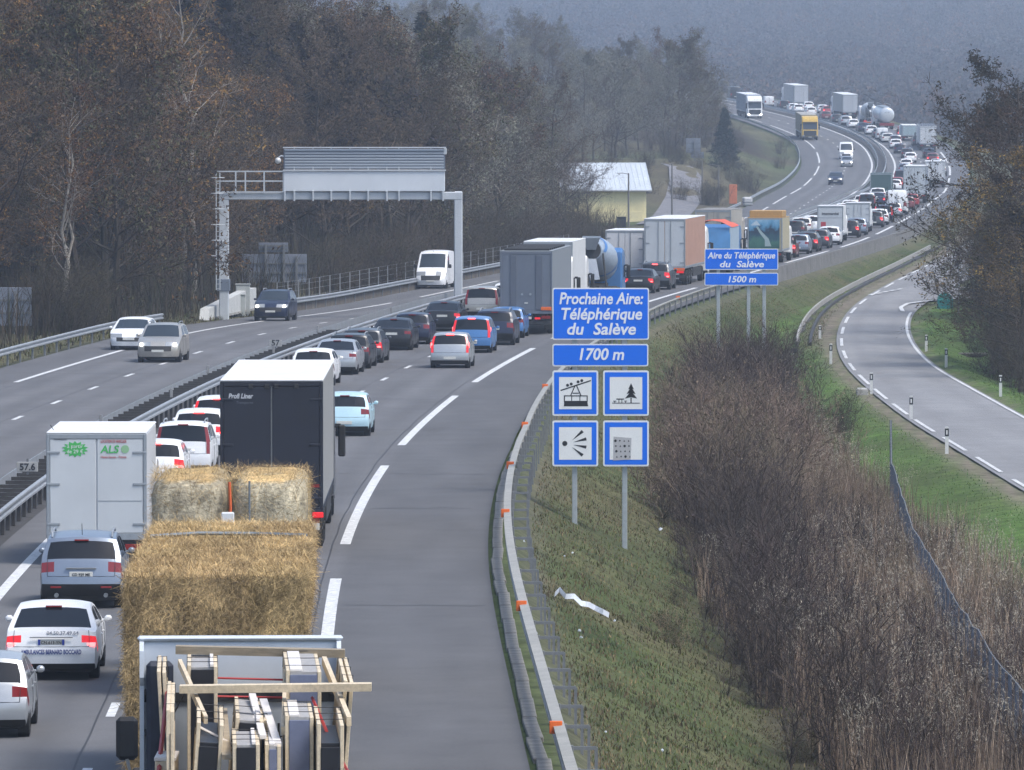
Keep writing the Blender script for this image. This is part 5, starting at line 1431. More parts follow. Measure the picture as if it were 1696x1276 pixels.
lorry(1190, 434, 'L', 'box_trailer_truck', 'beige grey box trailer beside the blue tipper', L=9, rigid=True, extra=mk_beige, W=2.5, H=3.6, zf=1.1, rear=M_beigeb, roof=mat('roof_beige', (.22,.21,.2), rough=.7), cabcol='beige', cabH=3.0)
car('smallvan', 'white', 1238, 418, 'L', 'white van between the beige trailer and the painted truck')
def painting(r):
    pm = bpy.data.materials.new('painted_landscape'); pm.use_nodes = True
    nt = pm.node_tree; b_ = nt.nodes['Principled BSDF']; b_.inputs['Roughness'].default_value = .5
    tc = nt.nodes.new('ShaderNodeTexCoord'); sep = nt.nodes.new('ShaderNodeSeparateXYZ'); nz = nt.nodes.new('ShaderNodeTexNoise'); nz.inputs['Scale'].default_value = 1.6; nz.inputs['Detail'].default_value = 3
    ad = nt.nodes.new('ShaderNodeMath'); ad.operation = 'MULTIPLY_ADD'; ad.inputs[1].default_value = 1.5
    rp = nt.nodes.new('ShaderNodeValToRGB')
    nt.links.new(tc.outputs['Object'], sep.inputs[0]); nt.links.new(tc.outputs['Object'], nz.inputs['Vector']); nt.links.new(nz.outputs[0], ad.inputs[0]); nt.links.new(sep.outputs['Z'], ad.inputs[2])
    mr = nt.nodes.new('ShaderNodeMapRange'); mr.inputs['From Min'].default_value = 1.6; mr.inputs['From Max'].default_value = 4.2
    nt.links.new(ad.outputs[0], mr.inputs[0]); nt.links.new(mr.outputs[0], rp.inputs[0]); nt.links.new(rp.outputs[0], b_.inputs['Base Color'])
    el = rp.color_ramp.elements; el[0].position = 0; el[0].color = (.02,.09,.08,1); el[1].position = 1; el[1].color = (.45,.58,.68,1)
    for pos, c in ((.25, (.05,.16,.12,1)), (.42, (.02,.07,.11,1)), (.55, (.015,.03,.06,1)), (.66, (.10,.30,.48,1)), (.8, (.22,.42,.58,1))): e = el.new(pos); e.color = c
    MB().box(-1.12, 1.02, -.02, -.008, 1.0, 3.0).build('painted_panel', pm, r)
    pts = [(.0, 1.15), (.45, 1.15), (.25, 1.7), (-.25, 2.2), (-.5, 2.55), (-.62, 2.5), (-.35, 2.05), (.0, 1.6)]
    MB().prism(pts, 1, -.026, -.022).build('painted_river', mat('paint_pale', (.35,.45,.45), rough=.5), r)
    MB().prism([(-1.0 + .0, 2.6), (-.6, 2.95), (-.3, 2.6)], 1, -.0255, -.0215).build('painted_cloud', mat('paint_cloud', (.5,.6,.66), rough=.5), r)
    MB().box(-1.1, 1.2, .3, 3.4, 3.16, 3.62, .03).build('roof_box', M_ochre, r)
lorry(1270, 440, 'R', 'box_truck', 'ochre box truck with a painted landscape panel on its rear', L=6.2, rigid=True, extra=painting, W=2.42, H=3.1, zf=.9, rear=mat('box_sand', (.40,.36,.24), rough=.6), side=mat('box_sand', ()), doors=False, roof=mat('roof_ochre', (.42,.27,.11), rough=.6), cabcol='white', cabH=2.5)
Q[-1][1] = 492
# ---- middle distance queue (photo pixel of the rear wheels)
car('hatch', 'darkred', 1306, 427, 'R', 'dark red car with bright lamps peeking right of the painted truck', brake=1)
car('hatch', 'steel', 1322, 421, 'R', 'blue-grey hatchback at the foot of the far queue, right lane')
car('estate', 'dark', 1341, 417, 'R', 'dark estate car ahead of the blue-grey hatchback', brake=1)
car('estate', 'grey', 1366, 412, 'R', 'grey-green estate car left of the concrete parapet', brake=1)
car('hatch', 'white', 1378, 406, 'R', 'white car tucked ahead of the grey-green estate')
car('hatch', 'dark', 1316, 395, 'L', 'dark car behind the white roofed car near the painted truck')
car('hatch', 'offwhite', 1319, 389, 'L', 'white roofed dark hatchback in the far left lane')
car('estate', 'white', 1345, 386, 'L', 'white estate with big rear window left of the lettered box van')
def mk_inter(r):
    text_on('lettering', 'intermarché', .3, M_text_dark, r, (.0, -.014, 2.16), width=1.35, height=1.0, offset=.008, extrude=.002)
    MB().box(-.75, -.35, -.014, -.008, 1.1, 1.6).build('red_mark', mat('print_red', (.45,.04,.05)), r); MB().box(-.98, .98, -.014, -.008, 1.92, 1.95).build('door_seam', M_alu, r)
lorry(1376, 401, 'R', 'box_truck', 'white box van with dark shop lettering across its rear', L=4.2, rigid=True, extra=mk_inter, W=2.05, H=2.85, zf=.65, rear=M_whiteg, side=M_white, cabcol='white', cabH=2.1, rods=False, wr=.34, doors=False)
car('hatch', 'dark', 1406, 394, 'R', 'dark hatchback just right of the lettered box van', brake=1)
car('hatch', 'steel', 1419, 390, 'R', 'steel blue hatchback behind the second white box van')
lorry(1421, 385, 'R', 'box_truck', 'plain white twin door box van ahead of the lettered one', L=3.8, rigid=True, W=2.05, H=2.5, zf=.6, rear=M_whiteg, side=M_white, cabcol='white', cabH=2.0, wr=.34)
car('hatch', 'grey', 1453, 377, 'R', 'grey hatchback with lit lamp beside the long lane dashes', brake=1)
car('hatch', 'white', 1464, 373, 'R', 'white car ahead of the grey hatchback with lit lamp')
car('mpv', 'navy', 1467, 369, 'R', 'dark navy minivan behind the white panel van', brake=1)
car('hatch', 'silver', 1480, 361, 'R', 'silver hatchback right of the navy minivan', brake=1)
car('van', 'white', 1486, 356, 'R', 'white panel van with plain rear doors behind the large white trailer')
car('hatch', 'darkred', 1506, 349, 'R', 'dark red car right of the white panel van')
car('hatch', 'red', 1511, 344, 'R', 'red car under the rear of the large white trailer')
lorry(1515, 337, 'R', 'box_trailer_truck', 'large white trailer beside the bare tree branches', L=13, rigid=False, W=2.5, H=4.05, zf=1.15, rear=M_whiteg, side=mat('curtain_steel', (.20,.23,.28), rough=.6), cabcol='white')
L_list = [('hatch','white',1398,362),('hatch','white',1401,356),('hatch','offwhite',1414,347),('estate','white',1425,343),('mpv','dark',1436,348),('hatch','white',1448,333),('sedan','navy',1456,342)]
labs = ['white car glimpsed between the two box vans', 'white hatchback above the lettered box van roof', 'off-white hatchback left of the median in the far queue', 'white estate in the far left lane below the green truck', 'dark minivan in the far left lane behind the white estate', 'white hatchback just behind the dark green truck', 'navy sedan with lit lamps below the dark green truck']
for (k, c, px, py), lab in zip(L_list, labs): car(k, c, px, py, 'L', lab, brake=1 if 'lit' in lab else 0)
lorry(1459, 331, 'L', 'box_truck', 'dark green sheeted truck at the start of the uphill bend', L=6, rigid=True, W=2.4, H=2.95, zf=.8, rear=M_dgreen, side=M_dgreen, roof=M_dgreen, cabcol='green', cabH=2.4, doors=False)
far = [('hatch','red',1483,313,'L','red hatchback left of the large white trailer',1),('hatch','white',1481,317,'L','white hatchback next to the far red hatchback',0),('mpv','black',1489,303,'L','black minivan above the dark green truck',0),('hatch','steel',1491,289,'L','pale blue hatchback at the top of the straight',0),('hatch','white',1501,281,'L','white roofed car at the apex of the bend',0),
 ('hatch','white',1508,270,'L','white hatchback second past the apex of the bend',0),('estate','grey',1503,263,'L','grey estate third past the apex of the bend',0),('hatch','navy',1489,255,'L','navy hatchback alone behind a gap on the bend',0),('hatch','white',1474,247,'L','white hatchback ahead of the gap on the bend',0),('mpv','silver',1484,242,'L','silver minivan inside the bend',0),
 ('hatch','dark',1470,236,'L','dark hatchback behind the far white van',0),('estate','offwhite',1463,237,'L','off-white estate behind the far white van',0),('smallvan','white',1451,232,'L','white delivery van on the uphill bend',0),('hatch','navy',1438,229,'L','navy hatchback ahead of the white delivery van',0),('hatch','white',1428,224,'L','white hatchback below the white mixer',0),('sedan','navy',1412,219,'L','navy sedan below the beige trailer',0),
 ('hatch','white',1395,213,'L','white hatchback left of the navy sedan on the climb',0),('suv','silver',1382,209,'L','silver off-roader on the climb right of the yellow truck',0),('hatch','dark',1364,204,'L','dark hatchback behind the yellow truck roof',0),('hatch','darkred',1356,199,'L','dark red hatchback on the climb above the yellow truck',0),('hatch','white',1345,192,'L','white hatchback above the yellow truck cab',0),('hatch','white',1324,187,'L','white car below the farthest white trailer',0),
 ('hatch','white',1295,187,'L','white hatchback on its own left of the yellow truck',0),('mpv','black',1274,182,'L','black minivan beside the far small white van',0),('smallvan','white',1259,177,'L','small white van near the top of the climb',0),('van','dark',1241,166,'L','dark van right behind the oncoming white truck',0),('hatch','white',1222,158,'L','white car near the crest behind the oncoming white truck',0),('hatch','white',1204,152,'L','topmost white car at the crest of the road',0),
 ('suv','dark',1512,244,'R','dark off-roader below the striped white trailer',0),('sedan','black',1534,263,'R','black sedan seen through the bare twigs',0),('hatch','darkred',1545,271,'R','dark red car with lit lamp seen through the bare twigs',1),('hatch','silver',1551,281,'R','silver car seen through the bare twigs',0),('estate','silver',1558,290,'R','silver estate farther down seen through the twigs',0),
 ('hatch','white',1341,183,'R','white hatchback between the two far trailers',0),('hatch','white',1362,188,'R','white car behind the beige trailer',0),('hatch','red',1370,190,'R','red car with bright lamps next to the beige trailer',1),('smallvan','red',1485,229,'R','red and white van behind the tanker',1)]
for (k, c, px, py, ln, lab, br) in far: car(k, c, px, py, ln, lab, brake=br, detail=False)
lorry(1548, 311, 'R', 'box_truck', 'white truck half hidden by the bare tree branches', L=7, rigid=True, W=2.5, H=3.3, zf=1.0, rear=M_white, cabcol='white', cabH=2.8)
lorry(1499, 234, 'R', 'box_truck', 'low pale blue truck behind the silver tanker', L=5, rigid=True, W=2.3, H=2.4, zf=.9, rear=mat('box_paleblue', (.35,.45,.48), rough=.6), cabcol='white', cabH=2.3)
def stripes(r):
    for k in range(7): MB().box(-1.22, 1.22, .3 + k * 1.6, .75 + k * 1.6, 3.665, 3.70).build('roof_band', M_slate, r)
lorry(1537, 250, 'R', 'curtain_trailer_truck', 'white trailer with a striped roof beside the bare tree', L=11, rigid=False, extra=stripes, W=2.5, H=3.6, zf=1.1, rear=M_white, cabcol='white', cabH=3.2)
def tanker(label, d, t):
    p, rot, pit = pose(d, t); r = empty('tanker_truck', p, rot); r.rotation_euler = (pit, 0, rot); tag(r, label, 'truck')
    M4 = Matrix.Translation((0, 0, 2.35))
    lathe(MB(), [(-.14, .5), (-.06, 1.0), (.1, 1.2), (.3, 1.25), (9.0, 1.25), (9.3, 1.0)], M4, 24).build('tank', mat('tank_steel', (.62,.65,.68), rough=.25, metal=.3), r, smooth=40)
    for s_ in (-1, 1): MB().tube([(s_ * .6, .4, 3.6), (s_ * .6, .4, 4.0), (s_ * .6, 4.0, 4.0), (s_ * .6, 8.6, 4.0), (s_ * .6, 8.6, 3.6)], .035, 5).build('handrail', M_alu, r)
    MB().box(-.62, .62, .4, 8.6, 3.56, 3.62).build('walkway', M_alu, r)
    MB().box(-1.2, 1.2, .0, .12, .6, 1.05, .03).build('bumper', M_tail, r); MB().box(-.4, .4, .2, 11, .85, 1.15).build('chassis_rail', M_chas, r)
    for x in (-.25, .25): MB().box(x - .1, x + .1, -.16, -.12, 2.7, 2.8).build('badge', M_slate, r)
    lorry_wheels(r, [1.6, 2.9, 4.2, 8.4, 11], 2.5); cab(r, 9.8, 2.45, 3.4, 'white')
d, t = locate(1479, 215, lane='R'); Q.append(['R', d, 12, lambda dd, t=t: tanker('shiny silver tank truck on the far climb', dd, t)])
d, t = locate(1443, 209, lane='R'); Q.append(['R', d, 8.4, lambda dd, t=t: mixer('concrete_mixer_truck', 'white concrete mixer ahead of the silver tanker', dd, t, mat('drum_white', (.6,.61,.62), rough=.4), mat('drum_grey', (.3,.32,.36), rough=.4), 'white')])
lorry(1409, 197, 'R', 'curtain_trailer_truck', 'beige trailer on the far climb ahead of the white mixer', L=13, rigid=False, W=2.5, H=4.0, zf=1.15, rear=mat('box_palegrey', (.48,.50,.53), rough=.6), side=mat('curtain_beige', (.42,.40,.36), rough=.6), cabcol='white')
lorry(1328, 180, 'R', 'curtain_trailer_truck', 'farthest white curtain trailer near the top of the climb', L=13, rigid=False, W=2.5, H=4.0, zf=1.15, rear=mat('box_palegrey', ()), side=mat('curtain_offwhite', (.50,.48,.45), rough=.6), cabcol='white')

# keep a gap between vehicles in each lane, then build
for lane in ('L', 'R'):
    E = sorted([q for q in Q if q[0] == lane], key=lambda q: q[1])
    end = 0
    for q in E:
        q[1] = max(q[1], end + 1.0); end = q[1] + q[2]
for q in Q: q[3](q[1])

# ---- oncoming traffic
for (k, c, px, py, ln, lab, lit) in (('suv','bronze',274,602,'P','beige metallic crossover with lit headlamps coming towards us',True), ('sedan','white',222,582,'S','white sedan beside the beige crossover on the left shoulder lane',False), ('suv','navy',444,533,'P','dark blue off-roader with bright headlamps passing the gantry',True),
    ('van','white',708,480,'S','white high roof van coming towards us under the gantry',False), ('suv','navy',1365,307,'O','far dark off-roader with headlamps on the bend',True), ('hatch','silver',1388,277,'O','far silver car with headlamps following the white van',True), ('van','white',1376,265,'O','far white high roof van coming down the bend',False)):
    d, t = locate(px, py, lane=ln, keep=1.6); add_car(k, c, d, t, lab, lit=lit, oncoming=True)
d, t = locate(1334, 233, lane='P', keep=1.0)
box_lorry('curtain_trailer_truck', 'yellow truck coming down the bend with an olive trailer', d, t, L=13, W=2.5, H=3.8, rear=M_olive, side=M_olive, cabcol='yellow', cabH=3.75, oncoming=True, roof=M_beigeb)
d, t = locate(1228, 197, lane='P', keep=1.0)
box_lorry('curtain_trailer_truck', 'white truck with lit headlamps coming over the crest', d, t, L=13, W=2.5, H=3.9, rear=M_white, side=mat('curtain_steel', ()), cabcol='white', cabH=3.8, oncoming=True, lit=True)
# ================================================================== straw transport
M_straw = mat('straw', (.34,.24,.10), rough=.95, attr=True, noise=.5, nscale=14, spec=.1, bump=.8, objrand=.14, hue=.004)
M_strawface = mat('straw_packed', (.25,.205,.13), rough=.95, attr=True, noise=.38, nscale=7, spec=.1, bump=.6, stretch=(1, 1, 1))
rng = np.random.default_rng(5)
def bale_mesh(w, l, h, seed, n_straw, hang=True, top_fluff=.10, facecol=(.31,.225,.125), rad=.2):
    """packed block with uneven sides plus loose stalks, origin at bottom centre of its rear face"""
    r = np.random.default_rng(seed)
    nx, ny, nz = 9, 12, 8
    verts, faces, cols = [], [], []
    def addgrid(f, a, b_):
        base = len(verts)
        for i in range(a + 1):
            for j in range(b_ + 1): verts.append(f(i / a, j / b_))
        for i in range(a):
            for j in range(b_):
                q = base + i * (b_ + 1) + j; faces.append((q, q + 1, q + b_ + 2, q + b_ + 1))
    def soft(p):
        # round the edges and dent the surface
        x, y, z = p; c = np.array([0, l/2, h/2]); e = np.array([w/2, l/2, h/2])
        q = np.array([x, y, z]) - c; s = np.sign(q); a = np.abs(q); inn = np.maximum(a - (e - rad), 0)
        nrm = np.linalg.norm(inn)
        if nrm > rad: a = np.minimum(a, e - rad) + inn / nrm * rad
        q = s * a + c
        k = .045 * (vnoise(q[0] * 3 + q[2] * 2.1, q[1] * 3 + q[2] * 1.7, 1, seed) - .5) * 2
        return q + (q - c) * k * .6
    addgrid(lambda u, v: soft((-w/2 + w*u, 0, h*v)), nx, nz)
    addgrid(lambda u, v: soft((-w/2 + w*u, l, h*v)), nx, nz)
    addgrid(lambda u, v: soft((-w/2, l*u, h*v)), ny, nz)
    addgrid(lambda u, v: soft((w/2, l*u, h*v)), ny, nz)
    addgrid(lambda u, v: soft((-w/2 + w*u, l*v, h)), nx, ny)
    addgrid(lambda u, v: soft((-w/2 + w*u, l*v, 0)), nx, ny)
    verts = np.array(verts); faces = np.array(faces)
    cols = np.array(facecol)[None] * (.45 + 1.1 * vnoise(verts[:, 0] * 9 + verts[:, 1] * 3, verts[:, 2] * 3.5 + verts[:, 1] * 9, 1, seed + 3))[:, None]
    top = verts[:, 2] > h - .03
    cols[top] = np.array([.64, .46, .225]) * (.75 + .5 * r.random((top.sum(), 1)))  # tops painted brighter than the sides, light from above put into the colour
    # loose stalks
    n = n_straw
    which = r.random(n)
    P = np.zeros((n, 3)); Nn = np.zeros((n, 3))
    rq = .78 if hang else .55
    t_ = which < .45; re = (which >= .45) & (which < rq); sd = which >= rq
    P[t_] = np.stack([r.uniform(-w/2, w/2, t_.sum()), r.uniform(0, l, t_.sum()), np.full(t_.sum(), h)], -1); Nn[t_] = (0, 0, 1)
    P[re] = np.stack([r.uniform(-w/2, w/2, re.sum()), np.zeros(re.sum()), r.uniform(0, h, re.sum())], -1); Nn[re] = (0, -1, 0)
    sg_ = np.sign(r.random(sd.sum()) - .5)
    P[sd] = np.stack([sg_ * w/2, r.uniform(0, l, sd.sum()), r.uniform(0, h, sd.sum())], -1); Nn[sd] = np.stack([sg_, 0*sg_, 0*sg_], -1)
    dirs = r.normal(size=(n, 3)); dirs -= (dirs * Nn).sum(-1, keepdims=True) * Nn * .85
    if hang: dirs[re] += np.array([0, 0, -1.2]); dirs[sd] += np.array([0, 0, -.9])
    dirs /= np.linalg.norm(dirs, axis=-1, keepdims=True)
    dirs += Nn * np.where(r.random((n, 1)) < .12, r.uniform(.2, .6, (n, 1)), r.uniform(.0, .10, (n, 1)))
    ln = r.uniform(.10, .42, (n, 1)); wid = r.uniform(.0018, .0042, (n, 1))
    A = P + Nn * .01 - dirs * ln * .4; B = P + Nn * .02 + dirs * ln * .6
    side = np.cross(dirs, Nn); side /= (np.linalg.norm(side, axis=-1, keepdims=True) + 1e-6)
    sv = np.stack([A - side * wid, A + side * wid, B + side * wid * .6, B - side * wid * .6], 1).reshape(-1, 3)
    sf = np.arange(4 * n).reshape(n, 4) + len(verts)
    tone = np.where(r.random(n) < .5, 1.0, .6)
    sc = (np.array([.74, .535, .27])[None] * (tone * r.uniform(.55, 1.15, n))[:, None]); sc[re] *= .80  # stalks on the rear face darkened, its shade painted into the colour
    sc = sc * (.5 + 1.0 * vnoise(P[:, 0] + P[:, 1] * .5, P[:, 2] + P[:, 1] * .5, .27, seed + 1))[:, None]
    sc = np.repeat(sc, 4, 0)
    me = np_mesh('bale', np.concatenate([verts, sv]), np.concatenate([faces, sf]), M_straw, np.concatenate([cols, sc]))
    return me

HX, HD0, HW = -4.52, 107.5, .90         # centre line, rear of the load, bale width
BH, BL = .80, 2.36
hcd = 107.5
T0, N0 = frame(125)
hay_rot = -math.atan(float(DX(118)))
def hp(x, y, z): return Vector((HX, HD0, 0)) + Matrix.Rotation(hay_rot, 3, 'Z') @ Vector((x, y, z))
variants = [bale_mesh(HW, BL, BH, 20 + i, 5200) for i in range(4)]
deck = 0.86
ordn = ['rearmost', 'second', 'third', 'fourth', 'fifth', 'foremost']
coln = ['left', 'middle', 'right']; layn = ['top', 'second', 'third', 'bottom']
for lay in range(4):
    for row in range(6):
        for c_ in range(3):
            if lay > 0 and row > 0 and not (c_ == 0 and lay < 3 and row < 3): continue
            z = deck + (3 - lay) * BH
            o = link('straw_bale', variants[(lay * 5 + row * 3 + c_ * 2) % 4], None, hp((c_ - 1) * HW * 1.035 + random.uniform(-.02, .02), row * BL + random.uniform(-.04, .04) - (.04 if row == 0 and lay == 0 else 0), z))
            o.rotation_euler = (0, 0, hay_rot + random.uniform(-.012, .012))
            tag(o, '%s golden straw bale, %s column, %s layer of the big straw load' % (ordn[row], coln[c_], layn[lay]), 'straw bale', 'bales of the rear straw load')
tr = empty('straw_trailer', hp(0, 0, 0), hay_rot); tag(tr, 'flat trailer under the big stack of straw bales', 'trailer')
MB().box(-1.25, 1.25, 0, 14.4, deck - .16, deck - .02, .02).build('deck', M_chas, tr); MB().box(-.4, .4, .3, 14.0, deck - .45, deck - .17).build('chassis_rail', M_chas, tr)
lorry_wheels(tr, [2.4, 3.7, 11.8], 2.4, .40)
# loading strap across the top
strap = MB().tube([hp(-1.3, 9.5, deck + 4*BH + .05), hp(-.5, 9.8, deck + 4*BH + .08), hp(.4, 10.0, deck + 4*BH + .06), hp(1.3, 9.7, deck + 4*BH + .05)], .035, 5).build('load_strap', mat('strap_grey', (.14,.17,.19), rough=.6)); tag(strap, 'grey strap lying across the top of the straw load', 'strap')
# the truck ahead with two more bales
FY = 26.3
FXO = -.33
ft = empty('straw_truck', hp(FXO, FY - 1.2, 0), hay_rot); tag(ft, 'flatbed truck pulling the straw trailer, carrying two pale bales', 'truck')
MB().box(-1.25, 1.25, 0, 7.4, .95, 1.1, .02).build('deck', M_chas, ft); MB().box(-.4, .4, .2, 9.6, .65, .94).build('chassis_rail', M_chas, ft)
for s_ in (-1, 1): MB().box(min(s_ * .8, s_ * 1.2), max(s_ * .8, s_ * 1.2), -.03, .05, .75, .9).build('tail_light', M_tail, ft)
MB().box(-.12, .12, -.5, -.3, 3.35, 3.62, .02).build('marker_lamp', M_white, ft)
MB().tube([(0, -.4, 1.0), (0, -.4, 3.4)], .04, 6).build('mast', M_alu, ft)
lorry_wheels(ft, [1.8, 3.1, 8.6], 2.5); cab(ft, 7.6, 2.45, 2.9, 'white')
fv = [bale_mesh(1.44, 2.5, 1.42, 40 + i, 2600, hang=False, facecol=(.40,.35,.25), rad=.34) for i in range(2)]
for row in range(2):
    for c_ in range(2):
        o = link('straw_bale', fv[(row + c_) % 2], None, hp(FXO + (c_ - .5) * 1.53, FY + row * 2.55, 2.72)); o.rotation_euler = (0, 0, hay_rot + random.uniform(-.01, .01))
        tag(o, '%s pale packed bale on the flatbed ahead of the straw load, %s' % (('rear', 'front')[row], ('left side', 'right side')[c_]), 'straw bale', 'pale bales on the flatbed')
        if row == 0:
            o2 = link('straw_bale', fv[(row + c_ + 1) % 2], None, hp(FXO + (c_ - .5) * 1.53, FY + row * 2.55, 1.38)); o2.rotation_euler = (0, 0, hay_rot)
            tag(o2, 'lower pale packed bale on the flatbed, %s' % ('left side', 'right side')[c_], 'straw bale', 'pale bales on the flatbed')
st = MB().tube([hp(FXO, FY - .03, 4.1), hp(FXO + .02, FY - .03, 3.6), hp(FXO, FY - .03, 3.3)], .03, 5).build('ratchet_strap', mat('strap_orange', (.65,.12,.03), rough=.6)); tag(st, 'orange strap hanging between the two pale bales', 'strap')
st = MB().tube([hp(FXO + .38, FY - .09, 4.12), hp(FXO + .38, FY - .10, 3.4), hp(FXO + .37, FY - .09, 2.8)], .02, 5).build('ratchet_strap', mat('strap_grey', ())); tag(st, 'grey strap over the face of the right pale bale', 'strap')

# ================================================================== open truck loaded with wooden frames (bottom edge)
OD = 96.0
so = FPX / OD
OX = (397 - PW/2) / so
M_owhite = mat('truck_white', (.55,.60,.66), rough=.4, noise=.06, nscale=1.5)
M_wood = mat('pale_timber', (.62,.52,.37), rough=.8, noise=.18, nscale=5, stretch=(4, .6, 4))
M_woodd = mat('weathered_plank', (.30,.25,.18), rough=.85, noise=.25, nscale=5, stretch=(.6, 4, 4))
M_gpan = mat('grey_panel_edge', (.34,.33,.32), rough=.75, noise=.2, nscale=7)
M_pinkw = mat('white_edge_strip', (.70,.66,.62), rough=.6, noise=.1, nscale=5)
M_blackfill = mat('black_fill', (.008,.008,.012), rough=.45)  # plain black for the cores and end faces of the crates
M_redstrap = mat('red_strap', (.38,.03,.03), rough=.6)
M_bluep = mat('blue_grey_sheet', (.14,.16,.24), rough=.5, noise=.1)
OROT = .045
ott = Matrix.Rotation(OROT, 3, 'Z')
def op(x, y, z): return Vector((OX, OD, 0)) + ott @ Vector((x, y, z))
ot = empty('open_top_truck', (OX, OD, 0), OROT); tag(ot, 'open topped white truck body at the bottom edge, loaded with wooden frames', 'truck')
hw = 1.37
# local: front bulkhead at y = 0, rear towards the camera (negative y)
MB().box(-hw, hw, 0, .09, 1.1, 3.98, .05).build('bulkhead', M_owhite, ot)
MB().box(-hw - .03, hw + .03, -.05, .12, 3.985, 4.05, .03).build('top_rail', M_owhite, ot)
MB().box(-hw + .05, hw - .05, -.03, -.002, 3.15, 3.28).build('dark_rail', M_chas, ot)
for x in (-.1, .45): MB().box(x - .05, x + .05, -.05, -.031, 3.22, 3.32, .01).build('hook', M_black, ot)
MB().tube([(.52, -.05, 2.86), (.52, -.07, 2.68), (.66, -.07, 2.68), (.66, -.05, 2.86)], .018, 5).build('lashing_ring', M_black, ot)
for s_ in (-1, 1):
    a, b_ = sorted((s_ * hw, s_ * (hw - .06)))
    MB().prism([(0, 1.1), (0, 3.98), (-.12, 3.98), (-.20, 3.86), (-.22, 3.5), (-.10, 3.38), (-.14, 2.6), (-.14, 1.1)], 0, a, b_).build('headboard_flange', M_owhite, ot)
    for z in (3.3, 2.75): MB().box(min(s_ * (hw - .06), s_ * (hw - .16)), max(s_ * (hw - .06), s_ * (hw - .16)), -.2, -.1, z - .04, z + .04, .01).build('hinge', M_black, ot)
MB().box(-hw + .08, hw - .08, -14, 0, 1.12, 1.2).build('floor', M_chas, ot)
MB().box(-.4, .4, -13, 2.4, .7, 1.05).build('chassis_rail', M_chas, ot)
MB().box(-hw + .09, -hw + .46, -.26, -.02, 1.25, 3.72, .06).build('dark_tarpaulin', mat('tarp_navy', (.02,.026,.045), rough=.6, noise=.2), ot)
lorry_wheels(ot, [-12, -10.7, 1.6], 2.5)
cab(ot, .3, 2.45, 3.0, 'white')
mm = MB().box(-1.70, -1.40, .55, .68, 2.30, 2.90, .06).build('mirror', M_black, ot); MB().tube([(-1.2, .6, 2.2), (-1.5, .6, 2.1), (-1.55, .6, 2.32)], .03, 5).build('mirror_arm', M_rim, mm)
# the load: each upright crate of panels is a thing of its own
def crate(label, x, w, y0, y1, zt, zb, style, lean=0.0, cat='wooden frame'):
    g = empty('panel_crate', op(x, y0, zb)); tag(g, label, cat, 'wooden frames loaded on the open truck')
    h = zt - zb; l = y1 - y0
    MB().box(-w/2, -w/2 + .05, 0, l, 0, h, .006).build('side_board', M_wood, g)
    MB().box(w/2 - .05, w/2, 0, l, 0, h - .02, .006).build('side_board', M_wood, g)
    if style == 'grey':
        MB().box(-w/2 + .052, w/2 - .052, .05, l - .05, .1, h - .03, .004).build('core_panel', M_gpan, g)
        MB().box(w/2 - .10, w/2 - .052, .02, l - .02, h - .028, h + .012, .004).build('edge_strip', M_pinkw, g)
    elif style == 'white':
        MB().box(-w/2 + .052, w/2 - .052, .02, l - .02, .1, h - .02, .004).build('core_panel', M_gpan, g)
        MB().box(-w/2 + .052, -w/2 + .052 + w * .35, .02, l - .02, h - .018, h + .015, .004).build('edge_strip', M_pinkw, g)
    else:
        MB().box(-w/2 + .052, w/2 - .052, .03, l - .03, .1, h - .25, .004).build('core_panel', M_blackfill, g)
    MB().box(-w/2 + .051, w/2 - .051, -.012, .03, .0, h - .06 if style != 'dark' else h - .3, .004).build('end_face', M_blackfill if style in ('grey', 'dark') else M_bluep, g)
    for k in range(3):
        y = l * (k + .5) / 3
        MB().tube([(-w/2 - .004, y, h - .2), (-w/2 - .004, y, h + .016), (w/2 + .004, y, h + .016), (w/2 + .004, y, h - .2)], .006, 4).build('binding_strap', M_chas, g)
    g.rotation_euler = (0, R(lean), OROT)
    return g
def ox(px, d): return (px - PW/2) * d / FPX - OX
crate('leftmost narrow wooden frame with a pale board edge, standing forward', -.93, .12, -3.0, -.35, 3.82, 1.3, 'dark', lean=-3)
crate('wooden frame of grey panels with a white strip, second from the left, against the bulkhead', -.52, .40, -2.6, -.35, 3.86, 1.3, 'grey')
crate('tall wooden frame with pinkish white strips on the right, against the bulkhead', .80, .46, -4.0, -.35, 3.90, 1.3, 'white')
crate('rightmost wooden frame with a pale outer board', 1.20, .13, -4.6, -.45, 3.82, 1.3, 'dark', lean=4)
crate('low stepped stack of grey panels in the middle of the load', -.10, .36, -5.6, -2.4, 3.42, 1.3, 'grey', lean=5)
crate('low white edged stack of panels right of the middle', .40, .26, -5.2, -2.2, 3.38, 1.3, 'white', lean=-6)
crate('rear left wooden frame with a black end and core', -.58, .34, -7.4, -4.4, 3.52, 1.3, 'dark', lean=4)
crate('rear pale frame at the far left beside the dark tarpaulin', -.93, .10, -7.6, -3.2, 3.70, 1.3, 'dark')
crate('rear right wooden frame ending in a blue-grey sheet', .70, .36, -6.9, -4.6, 3.56, 1.3, 'white')
crate('rear right outer frame with a black end and core', 1.08, .34, -7.6, -5.0, 3.52, 1.3, 'dark')
crate('rear middle stack of grey panels near the bottom edge', .02, .34, -7.8, -5.8, 3.30, 1.3, 'grey')
crate('narrow white panel stack beside the rear middle stack', .36, .2, -7.4, -5.4, 3.24, 1.3, 'white')
